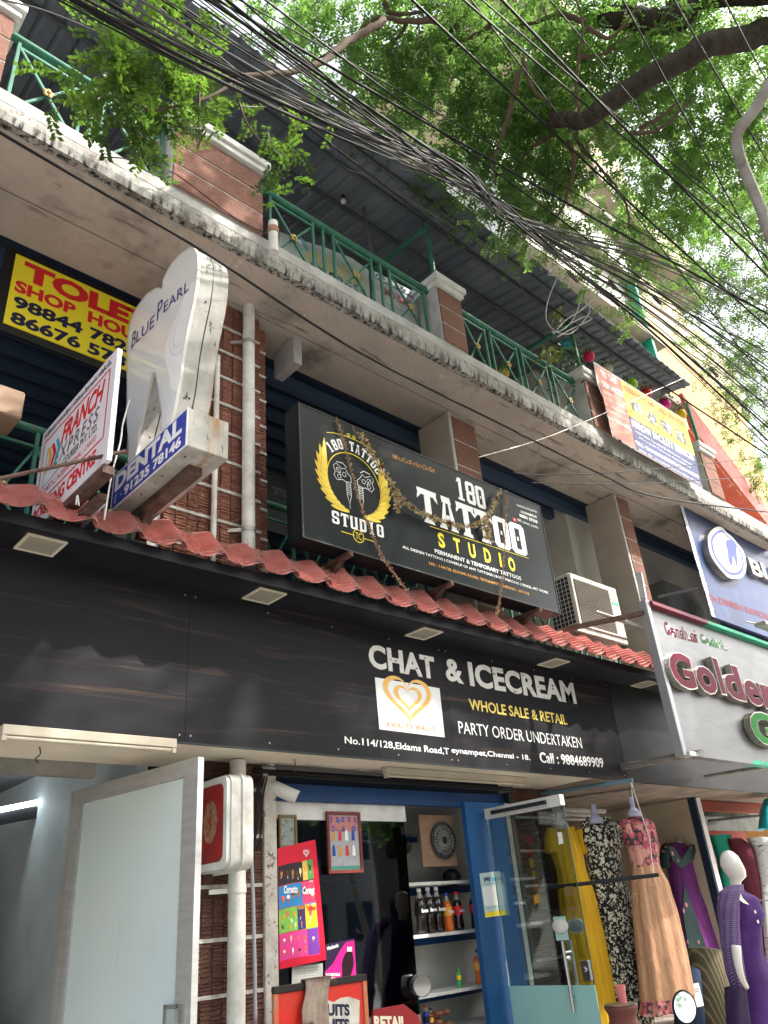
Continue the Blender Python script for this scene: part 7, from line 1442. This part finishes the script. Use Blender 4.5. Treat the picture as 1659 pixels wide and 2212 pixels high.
# red awning of the neighbour
rd = empty('red_canopy', (14, 5, 8.6), 'red sheet canopy of the neighbouring shop at the right edge', 'canopy')
ZR = 8.6; A = atz(*r5(1170, 1185), ZR); C = atz(*r5(1640, 1790), ZR); rm = layer(mat('red_canopy_sheet', (.50, .085, .06), .5, col2=(.42, .06, .045), scale=2), (.60, .36, .33), 4, .58, .7)
line_box(A, C, ZR, ZR + .75, .06, 'fascia', rm, rd, .8, 3)
dR = (Vector((C.x, C.y, 0)) - Vector((A.x, A.y, 0))).normalized(); nR = Vector((-dR.y, dR.x, 0))
for i in range(9):
    for j in range(3):
        p = Vector((A.x, A.y, ZR)) + dR * (i * .95 - .8) + nR * (.07 + j * .8); q = p + dR * .94; b = MB(); b.add([p, q, q + nR * .79, p + nR * .79], [(0, 3, 2, 1)]); b.add([p + Vector((0, 0, .02)), q + Vector((0, 0, .02)), q + nR * .79 + Vector((0, 0, .02)), p + nR * .79 + Vector((0, 0, .02))], [(0, 1, 2, 3)]); b.build('soffit_panel', mat_red_s if 'mat_red_s' in globals() else rm, rd)
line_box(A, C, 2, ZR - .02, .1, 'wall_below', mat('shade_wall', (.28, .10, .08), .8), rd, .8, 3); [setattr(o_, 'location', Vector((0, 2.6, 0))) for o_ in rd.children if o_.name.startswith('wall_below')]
# ============================================================ trees
def compound(cp, cd, cn, scale, pairs, tone):
    """vectorised pinnate leaves: centre points, rachis directions, normals -> leaflet quads"""
    n = len(cp); cs = np.cross(cd, cn); cs /= np.linalg.norm(cs, axis=1)[:, None] + 1e-9
    Vs = []; T = []
    for k in range(pairs):
        f = (k + .6) / pairs; L = .15 * scale
        for sg_ in (-1, 1):
            b0 = cp + cd * (f * L)[:, None] - cn * (0.25 * f * f * L)[:, None]
            dr_ = cs * sg_ + cd * .55 + NR.normal(0, .18, (n, 3)); dr_ /= np.linalg.norm(dr_, axis=1)[:, None]
            ll = .046 * scale * NR.uniform(.8, 1.15, n) * (1.0 if k < pairs - 1 else 1.15); sd = np.cross(dr_, cn); sd /= np.linalg.norm(sd, axis=1)[:, None] + 1e-9
            a = b0; m1 = b0 + dr_ * (ll * .55)[:, None]; e = b0 + dr_ * ll[:, None]
            Vs.append(np.stack([a, m1 + sd * (ll * .26)[:, None], e, m1 - sd * (ll * .26)[:, None]], 1)); T.append(tone + NR.normal(0, .10, n))
    V = np.concatenate(Vs, 0).reshape(-1, 3); T = np.clip(np.repeat(np.concatenate(T), 1), 0, 1); return V, T
def foliage(clumps, name, parent, m_, pairs=6):
    P = []; D = []; N = []; S = []; T = []
    for c, r, cnt, tone, sc_ in clumps:
        nt_ = max(cnt // 7, 1); o = NR.normal(0, 1, (nt_, 3)); o /= np.linalg.norm(o, axis=1)[:, None]; o = o * (NR.random(nt_) ** .45)[:, None] * np.array(r)
        td = NR.normal(0, 1, (nt_, 3)); td[:, 2] -= .25; td += o / (np.linalg.norm(o, axis=1)[:, None] + 1e-6) * .8; td /= np.linalg.norm(td, axis=1)[:, None]; tt = tone + NR.normal(0, .14, nt_)
        for j in range(7):
            p = np.array(c) + o + td * (.055 * j * sc_); d = td * .5 + NR.normal(0, .75, (nt_, 3)); d[:, 2] -= .15; d /= np.linalg.norm(d, axis=1)[:, None]
            nn__ = NR.normal(0, .55, (nt_, 3)) + np.array([0, 0, 1.0]); nn__ -= d * np.sum(nn__ * d, 1)[:, None]; nn__ /= np.linalg.norm(nn__, axis=1)[:, None]
            P.append(p); D.append(d); N.append(nn__); S.append(np.full(nt_, sc_) * NR.uniform(.8, 1.2, nt_)); T.append(tt)
    V, T_ = compound(np.concatenate(P), np.concatenate(D), np.concatenate(N), np.concatenate(S), pairs, np.concatenate(T))
    V -= np.array(base(parent)); nq = len(V) // 4; me = bpy.data.meshes.new(name); me.vertices.add(nq * 4); me.vertices.foreach_set('co', V.astype(np.float32).ravel())
    me.loops.add(nq * 4); me.loops.foreach_set('vertex_index', np.arange(nq * 4, dtype=np.int32)); me.polygons.add(nq); me.polygons.foreach_set('loop_start', np.arange(0, nq * 4, 4, dtype=np.int32)); me.polygons.foreach_set('loop_total', np.full(nq, 4, np.int32))
    at_ = me.attributes.new('tone', 'FLOAT', 'FACE'); at_.data.foreach_set('value', T_.astype(np.float32)); me.update(); me.validate()
    return link(name, me, m_, parent), nq
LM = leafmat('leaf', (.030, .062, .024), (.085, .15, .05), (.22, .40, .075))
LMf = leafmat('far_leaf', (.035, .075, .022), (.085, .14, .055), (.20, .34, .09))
bark = mat('dark_bark', (.055, .042, .034), .95, col2=(.025, .02, .017), scale=7, bump=1.0, bscale=16, stretch=(2, 2, 1)); twig = mat('brown_twig', (.10, .07, .05), .9)
t1 = empty('rain_tree', (11.5, -1.2, 0), 'big tree whose thick dark limb and feathery leaves spread over the top right', 'tree')
def limb(b, pts, r0, r1, n=12, k=6, wob=.0):
    s = spline(pts, k); m_n = len(s); s = [p + Vector((R.gauss(0, wob), R.gauss(0, wob), R.gauss(0, wob))) for p in s]; b.tube(s, [r0 + (r1 - r0) * i / (m_n - 1) * 1.0 + R.uniform(-.012, .012) * r0 for i in range(m_n)], n); return s
b = MB(); trunk_top = Vector((11.0, -1.0, 6.5))
limb(b, [(11.5, -1.2, 0), (11.4, -1.2, 2.5), (11.2, -1.1, 5), trunk_top, atd(1800, 60, 11.5)], .42, .20, 18)
mainl = limb(b, [atd(1820, 70, 11.4), atd(*c2(1660, 135), 10.8), atd(*c2(1560, 170), 10.5), atd(*c2(1400, 190), 10.0), atd(*c2(1300, 255), 9.8), atd(*c2(1150, 330), 9.5), atd(*c2(1040, 400), 9.3), atd(*c2(930, 475), 9.1), atd(*c2(860, 520), 9.0), atd(*c2(780, 515), 9.0), atd(*c2(715, 515), 9.0)], .145, .07, 16, 6, .006)
b.build('trunk', bark, t1, smooth=True)
b = MB(); limb(b, [atd(1720, -40, 11.0), atd(*c2(1330, -30), 10.6), atd(*c2(1290, 50), 10.4), atd(*c2(1210, 92), 10.2), atd(*c2(1080, 85), 10), atd(*c2(945, 72), 9.8)], .20, .10, 14, 6, .006); b.build('limb', bark, t1, smooth=True)
b = MB()
twl = [((860, 520), (830, 560), (850, 640), (930, 720), (1000, 800), (1050, 900), (1060, 1000)), ((780, 540), (700, 600), (620, 650), (560, 740), (480, 760)), ((850, 500), (830, 400), (840, 250), (860, 120), (830, -10)), ((585, 300), (560, 420), (520, 560), (480, 680), (480, 800)), ((465, 110), (330, 190), (200, 280), (60, 290)), ((320, 100), (240, 230), (200, 400), (120, 560)), ((870, 100), (760, 60), (640, 100), (500, 120), (400, 210)), ((880, 120), (980, 160), (1110, 20)), ((850, 250), (960, 230), (1060, 150)), ((230, 90), (80, 90), (-40, 80), (-160, 180), (-340, 280)), ((100, 100), (20, 220), (-60, 330)),
       ((1100, 560), (1200, 500), (1290, 430)), ((800, 600), (820, 700), (790, 850), (730, 970)), ((1060, 580), (1180, 560), (1280, 480), (1330, 420)), ((0, 10), (40, 60), (200, 40), (260, -40)), ((600, 250), (640, 380), (740, 470))]
for w_l in twl:
    D_ = R.uniform(8.6, 9.6); limb(b, [atd(*c2(*p), D_) for p in w_l], R.uniform(.020, .034), .008, 8, 6, .004)
b.build('branches', twig, t1, smooth=True)
cl = []
def C(x, y, D, r, cnt, tone=.5, sc=1.0): cl.append((tuple(atd(x, y, D)), (r, r, r * .7), cnt, tone, sc))
# crown: clumps spread over the volume above the roof and the street (D = distance in metres)
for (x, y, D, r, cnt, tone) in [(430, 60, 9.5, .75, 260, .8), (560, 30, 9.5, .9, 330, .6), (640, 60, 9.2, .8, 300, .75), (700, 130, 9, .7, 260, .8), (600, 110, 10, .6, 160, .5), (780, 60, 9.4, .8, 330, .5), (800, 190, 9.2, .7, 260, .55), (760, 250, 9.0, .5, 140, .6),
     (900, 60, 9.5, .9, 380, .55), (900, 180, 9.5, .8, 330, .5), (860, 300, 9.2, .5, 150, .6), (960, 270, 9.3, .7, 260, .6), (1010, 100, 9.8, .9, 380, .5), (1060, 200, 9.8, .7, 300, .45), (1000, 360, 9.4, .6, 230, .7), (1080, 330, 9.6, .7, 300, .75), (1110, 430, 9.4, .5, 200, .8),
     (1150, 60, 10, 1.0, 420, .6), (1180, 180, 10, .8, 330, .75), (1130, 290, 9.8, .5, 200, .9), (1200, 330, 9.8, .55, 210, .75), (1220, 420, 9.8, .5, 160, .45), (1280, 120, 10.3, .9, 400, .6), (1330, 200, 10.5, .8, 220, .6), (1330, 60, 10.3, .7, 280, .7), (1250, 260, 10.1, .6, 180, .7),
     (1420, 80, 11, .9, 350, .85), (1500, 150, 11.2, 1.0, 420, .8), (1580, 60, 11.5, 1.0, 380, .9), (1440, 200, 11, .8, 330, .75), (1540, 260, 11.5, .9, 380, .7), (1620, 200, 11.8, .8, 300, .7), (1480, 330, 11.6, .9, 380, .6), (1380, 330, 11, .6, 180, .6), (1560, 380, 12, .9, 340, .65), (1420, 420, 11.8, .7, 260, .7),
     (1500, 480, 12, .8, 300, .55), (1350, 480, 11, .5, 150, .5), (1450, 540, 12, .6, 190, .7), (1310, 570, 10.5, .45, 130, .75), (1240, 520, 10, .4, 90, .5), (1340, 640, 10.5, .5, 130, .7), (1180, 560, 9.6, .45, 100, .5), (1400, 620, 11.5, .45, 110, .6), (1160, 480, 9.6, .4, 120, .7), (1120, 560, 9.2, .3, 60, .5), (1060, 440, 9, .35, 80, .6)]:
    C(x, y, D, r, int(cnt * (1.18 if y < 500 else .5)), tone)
for i_, (c_0, r_0, n_0, t_0, s_0) in enumerate(cl):
    X0, Y0 = proj(c_0); Dd = math.dist(c_0, (0, 0, CAMH)); prr = r_0[0] / Dd * FPX * 1.15; ab = ((310 + .78 * (X0 - 829)) - Y0) * .79
    if ab < prr and X0 < 1500:
        k_s = max(.25, (ab + 14) / prr)
        if k_s < 1: cl[i_] = (c_0, tuple(q * k_s for q in r_0), int(n_0 * k_s ** 1.6), t_0, s_0)
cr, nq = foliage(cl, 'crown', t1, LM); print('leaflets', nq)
# upper canopy out of the frame that shades the front
cl = []
for i in range(130):
    cl.append(((R.uniform(1.5, 17), R.uniform(-8.5, -.9), 10.5 + R.gauss(0, 1.0)), (1.4, 1.3, .6), 46, .5, 3.0))
foliage(cl, 'upper_crown', t1, LM, 5)
# the bough reaching in front of the terrace on the left
t2 = empty('leafy_bough', atd(1000, 60, 8.5), 'leafy bough with pale tips hanging in front of the top left balcony', 'tree branch')
b = MB(); limb(b, [atd(*c1(1659, 90), 8.4), atd(*c1(1500, 180), 7.8), atd(*c1(1330, 290), 7.2), atd(*c1(1050, 330), 6.6), atd(*c1(800, 320), 6.2), atd(*c1(600, 330), 5.9)], .035, .010, 10, 6, .008)
limb(b, [atd(*c1(1050, 330), 6.6), atd(*c1(900, 420), 6.2), atd(*c1(700, 470), 5.9), atd(*c1(500, 470), 5.7)], .014, .006, 7); limb(b, [atd(*c1(1000, 335), 6.5), atd(*c1(1060, 520), 6.3), atd(*c1(1150, 640), 6.2)], .012, .005, 7); limb(b, [atd(*c1(860, 320), 6.3), atd(*c1(860, 500), 6.0), atd(*c1(860, 600), 5.9)], .010, .004, 6)
b.build('stem', twig, t2, smooth=True); cl = []
for (x, y, D, r, cnt, tone) in [(500, 240, 5.9, .22, 80, .8), (560, 260, 6, .22, 80, .75), (480, 350, 5.9, .20, 60, .55), (460, 400, 5.8, .16, 40, .6), (600, 300, 6, .26, 90, .6), (620, 400, 6, .26, 90, .35), (520, 420, 5.8, .22, 80, .35), (700, 380, 6.1, .28, 100, .35), (560, 520, 5.8, .22, 70, .3), (440, 500, 5.7, .16, 40, .4), (570, 610, 5.8, .14, 30, .3), (720, 470, 6, .22, 60, .4), (800, 430, 6.2, .24, 70, .35),
     (740, 200, 6.4, .26, 80, .7), (820, 270, 6.3, .28, 80, .6), (850, 520, 6, .14, 26, .2), (860, 600, 5.95, .10, 14, .2), (735, 590, 5.9, .07, 12, .2), (960, 440, 6.4, .26, 80, .3), (1000, 530, 6.4, .22, 60, .3), (940, 340, 6.5, .3, 80, .4), (1080, 620, 6.2, .20, 60, .3), (1180, 560, 6.4, .26, 80, .3), (1200, 680, 6.3, .18, 40, .25), (1150, 720, 6.2, .12, 24, .25), (1090, 690, 6.2, .14, 30, .25), (1250, 560, 6.6, .24, 50, .4), (1340, 610, 6.8, .2, 34, .5), (1480, 540, 7.2, .2, 30, .6), (1100, 400, 6.8, .26, 50, .5), (1230, 450, 7, .26, 50, .5), (560, 400, 5.9, .2, 60, .3)]:
    cl.append((tuple(atd(*c1(x + 15, y - 35), D)), (r, r, r * .7), int(cnt * (.5 if x < 700 and y < 480 else .30 if x < 900 else .16)), tone, .95))
LM2 = leafmat('shaded_bough_leaf', (.028, .062, .018), (.11, .19, .04), (.20, .36, .04)); foliage([(a, b, c, max(t - .12, .05), s) for a, b, c, t, s in cl], 'crown', t2, LM2, 7)  # canopy shade put into the leaf colour: lower tone, less translucent
# tree standing farther down the street
t3 = empty('street_tree', (21, 1.5, 0), 'second tree down the street behind the yellow building, pale against the sky', 'tree')
b = MB(); limb(b, [(22, -.5, 0), (21.8, -.4, 4), atd(1760, 400, 19), atd(1700, 410, 18)], .34, .24, 14); limb(b, [atd(1760, 400, 18), atd(*r4(1659, 950), 17), atd(*r4(1500, 985), 16.5), atd(*r4(1380, 1060), 16), atd(*r4(1250, 1100), 15.8), atd(*r4(1100, 1240), 15.5)], .15, .08, 12, 6, .02)
limb(b, [atd(*r4(1330, 1060), 16), atd(*r4(1000, 1170), 15.6), atd(*r4(880, 1110), 15.3), atd(*r4(720, 1165), 15)], .09, .05, 10, 6, .02); limb(b, [atd(*r4(1420, 1080), 16), atd(*r4(1250, 1230), 16), atd(*r4(1100, 1350), 16)], .06, .03, 8); limb(b, [atd(*r4(1520, 970), 16.5), atd(*r4(1600, 780), 16.5), atd(*r4(1659, 600), 16.5)], .10, .05, 8)
b.build('trunk', bark, t3, smooth=True); cl = []
for (x, y, D, r, cnt, tone) in [(1520, 620, 16, 1.0, 160, .5), (1600, 560, 16.5, 1.2, 220, .5), (1650, 660, 17, 1.1, 200, .4), (1570, 700, 17, .9, 120, .4), (1640, 780, 17, 1.1, 190, .35), (1600, 830, 18, .8, 110, .4), (1655, 900, 18, 1.1, 190, .4), (1640, 1000, 18.5, .9, 140, .55), (1620, 470, 16, 1.0, 170, .5), (1655, 1080, 19, .7, 70, .4), (1600, 340, 15, .8, 140, .6), (1650, 400, 15, .9, 150, .55), (1700, 560, 16, 1.2, 160, .5), (1700, 800, 17, 1.2, 160, .5)]:
    cl.append((tuple(atd(x, y, D)), (r, r, r * .75), int(cnt * 1.6), tone, 1.25))
foliage(cl, 'crown', t3, LMf, 5)
# ============================================================ the far side of the street, seen only in glass and mirror
for i in range(5):
    x = -16 + i * 11; h = [9, 12, 7.5, 11, 9][i]; ob = empty('opposite_building', (x + 5, -17, 0), ['low grey', 'tall cream', 'small ochre', 'tall grey', 'low brown'][i] + ' building across the street behind the camera', 'building')
    b = MB(); b.box(x, -25, 0, x + 10.4, -17, h); b.build('wall', mat('opposite_wall', [(.3, .3, .3), (.4, .35, .28), (.35, .25, .15), (.3, .3, .32), (.25, .2, .17)][i], .9), ob)
    for fl_ in range(int(h // 3)):
        for k in range(4): b = MB(); b.box(x + .8 + k * 2.4, -17.02, fl_ * 3 + 1, x + 2.2 + k * 2.4, -16.97, fl_ * 3 + 2.4); b.build('window', K['dark'], ob)
t4 = empty('roadside_tree', (3, -11, 0), 'roadside trees across the street behind the camera', 'tree'); b = MB()
for x in (-8, 2, 11, 20): limb(b, [(x, -11, 0), (x + .3, -11, 3), (x, -11.2, 6)], .3, .15, 10)
b.build('trunk', bark, t4, smooth=True)
foliage([((-9 + 3.4 * i + R.gauss(0, .6), -11 + R.gauss(0, .8), 6.2 + R.gauss(0, 1.2)), (2.6, 1.8, 2.4), 90, .5, 5.0) for i in range(10)], 'crown', t4, LM, 4)
# ============================================================ street lamp pole
p = [atd(*r4(1720, -20), 8.2), atd(*r4(1659, 95), 8.2), atd(*r4(1550, 280), 8.2), atd(*r4(1440, 420), 8.2), atd(*r4(1412, 480), 8.2), atd(*r4(1408, 560), 8.2), atd(*r4(1450, 720), 8.15), atd(*r4(1540, 930), 8.1), atd(*r4(1620, 1120), 8.0), atd(*r4(1680, 1300), 7.9)]
base_ = Vector((p[-1].x + 3.2, p[-1].y - 1.0, 0)); p.append(atd(1760, 700, 7.9))
b = MB(); b.tube(spline(p + [(p[-1] + base_) * .5, base_], 6), .048, 14); tag(b.build('street_lamp_pole', layer(mat('weathered_pole', (.36, .34, .32), .7, col2=(.24, .22, .2), scale=6, bump=.2), (.14, .11, .09), 6, .6, .7), smooth=True), 'bent grey lamp pole curving down the right edge in front of the trees', 'pole')
# ============================================================ overhead cables
G1 = 'cables of the thick bundle over the roof'; G2 = 'single wires crossing the leaves'
def cable(pts, r, m_, lb, g=None, n=7):
    b = MB(); b.tube(spline(pts, n), r, 5, caps=False); return tag(b.build('overhead_cable', m_, smooth=True), lb, 'cable', g)
for i in range(28):
    f = i / 27; x0 = 90 + 430 * R.random(); j = R.gauss(0, 10); Yc = 2.5 + R.uniform(-.22, .22)
    xc, yc = 1000 + R.gauss(0, 10), 390 + R.gauss(0, 15); xm = [(x0 + (xc - x0) * g_, -12 + (yc + 12) * g_ + (16 + j) * 4 * g_ * (1 - g_) * (1 if x0 < 260 else .5)) for g_ in (0, .3, .6, .82, 1)] + [(1085, 452 + R.gauss(0, 10))]
    ye = 620 + 370 * f + R.gauss(0, 12)
    xm += [(1230, 448 + (ye - 448) * .20 + 22 + R.gauss(0, 7)), (1430, 448 + (ye - 448) * .55 + R.gauss(0, 6)), (1700, ye + 20)]
    cable([at(x, y, Yc) for x, y in xm], R.choice([.004, .005, .006, .008, .011]), K['cable_grey'] if R.random() < .12 else K['cable'], 'black cable of the thick bundle sweeping across the corrugated roof', G1)
for i, (a, c, sag) in enumerate((((310, -10), (1700, 1010), 30), ((360, -10), (1700, 780), 40), ((455, -10), (1700, 700), 10), ((500, -10), (1700, 690), -6), ((560, -10), (1700, 830), 5), ((990, -10), (1700, 590), 4), ((1030, -10), (1700, 560), 3), ((1075, -10), (1700, 640), 2), ((1180, -10), (1700, 610), 3), ((1340, -10), (1700, 660), 2), ((1450, -10), (1700, 420), 2), ((1010, -10), (1700, 880), 6), ((880, -10), (1700, 745), 6), ((415, -12), (1700, 900), 22), ((1560, -10), (1700, 260), 1))):
    Yc = 2.3 + .06 * i; P_a, P_c = at(*a, Yc) if a[0] < 1400 else atd(*a, 8), None
    pts = []
    for k in range(7):
        f = k / 6; x = a[0] + (c[0] - a[0]) * f; y = a[1] + (c[1] - a[1]) * f + sag * 4 * f * (1 - f); pts.append(atd(x, y, 6.2 + 3.4 * f + .12 * i))
    cable(pts, [.009, .007, .012, .006, .008][i % 5], K['cable'], 'single dark wire crossing the leaves, number %s from the left at the top edge' % ['one', 'two', 'three', 'four', 'five', 'nine', 'ten', 'eleven', 'twelve', 'thirteen', 'fourteen', 'eight', 'seven', 'six', 'fifteen'][i], G2, 5)
def lowc(P_, r, lb, m_=None, Y=3.5): cable([at(*q, Y) for q in P_], r, m_ or K['cable'], lb, None, 6)
lowc([(-20, 268), c1(0, 572), c1(440, 830), c1(885, 1090), (672, 697), (830, 790), (1114, 932), (1300, 1025), (1427, 1075), (1690, 1110)], .010, 'lowest black cable passing in front of the whole balcony slab', Y=3.3)
lowc([c5(150, 1212), c5(440, 1130), c5(650, 1050), c5(980, 905), c5(1350, 740), c5(1420, 700)], .006, 'pale thin wire rising to the right past the services banner', K['galv'], 3.4)
lowc([c5(330, 1290), c5(420, 1302), c5(700, 1300), c5(1100, 1270), c5(1700, 1205)], .006, 'thin wire sagging below the slab under the services banner', Y=3.4)
lowc([c5(430, 1345), c5(700, 1352), c5(1100, 1345), c5(1700, 1305)], .005, 'lower thin wire sagging toward the blue sign', Y=3.4)
lowc([c1(430, 680), c1(540, 685), c1(600, 720), c1(690, 762), c1(730, 740), c1(800, 780), c1(1000, 930), c1(1150, 1010)], .005, 'thin dark wire curling over the foot of the widest brick pier', Y=3.86)
lowc([c4(530, 0), c4(740, 90), c4(1300, 425), c4(1659, 640)], .006, 'grey wire with knots running under the roof eave', K['cable_grey'], 3.55)
lowc([c4(860, 0), c4(1080, 45), c4(1250, 120), c4(1400, 300), c4(1500, 520), c4(1659, 790)], .005, 'thin wire drooping from the bundle across the corrugated sheets', K['cable_grey'], 3.2)
lowc([c1(-20, -10), c1(260, 70), c1(700, 270), c1(1000, 445), c1(1170, 462)], .006, 'thin grey wire ending against the corrugated roof', K['cable_grey'], 3.3)
lowc([c1(880, 250), c1(1100, 400), c1(1400, 500), c1(1700, 640)], .006, 'grey wire between the leaves and the roof eave', K['cable_grey'], 3.2)
for i, P_ in enumerate((((560, 270), (510, 400), (505, 500), (560, 560), (640, 560), (720, 470), (730, 430)), ((690, 360), (650, 480), (590, 545), (530, 560)), ((530, 235), (515, 260), (560, 270), (680, 330), (760, 330)), ((560, 585), (640, 540), (740, 490), (700, 480), (620, 520)), ((540, 570), (600, 500), (690, 440), (780, 350)))):
    b = MB(); b.tube(spline([at(*c5(*q), 3.0) for q in P_], 6), .006, 5, caps=False); tag(b.build('wire_loop', mat('pale_wire', (.34, .33, .33), .6), smooth=True), ['big round loop of pale wire hanging under the cable bundle', 'pale wire arcing inside the big loop', 'pale wire bending back up at the top of the loop', 'knotted pale wire at the foot of the loop', 'pale wire crossing the loop up to the right'][i], 'wire')
for i, (x_, y_) in enumerate(((640, 268), (855, 318), (1078, 390), (1378, 770))):
    q = at(*c5(x_, y_), 2.55); b = MB()
    for k in range(4): b.tube([q + Vector((.05 * math.cos(t * .5 + k), .02 * math.sin(t * .5), .05 * math.sin(t * .5 + k * .3))) for t in range(13)], .007, 5)
    tag(b.build('cable_tie', K['cable_grey'], smooth=True), ['tangled tie coil on the bundle just above the wire loop', 'tangled tie coil on the bundle right of the first', 'tie coil on the wires before the beige parapet', 'tie coil on the bundle beside the ochre wall'][i], 'cable tie')
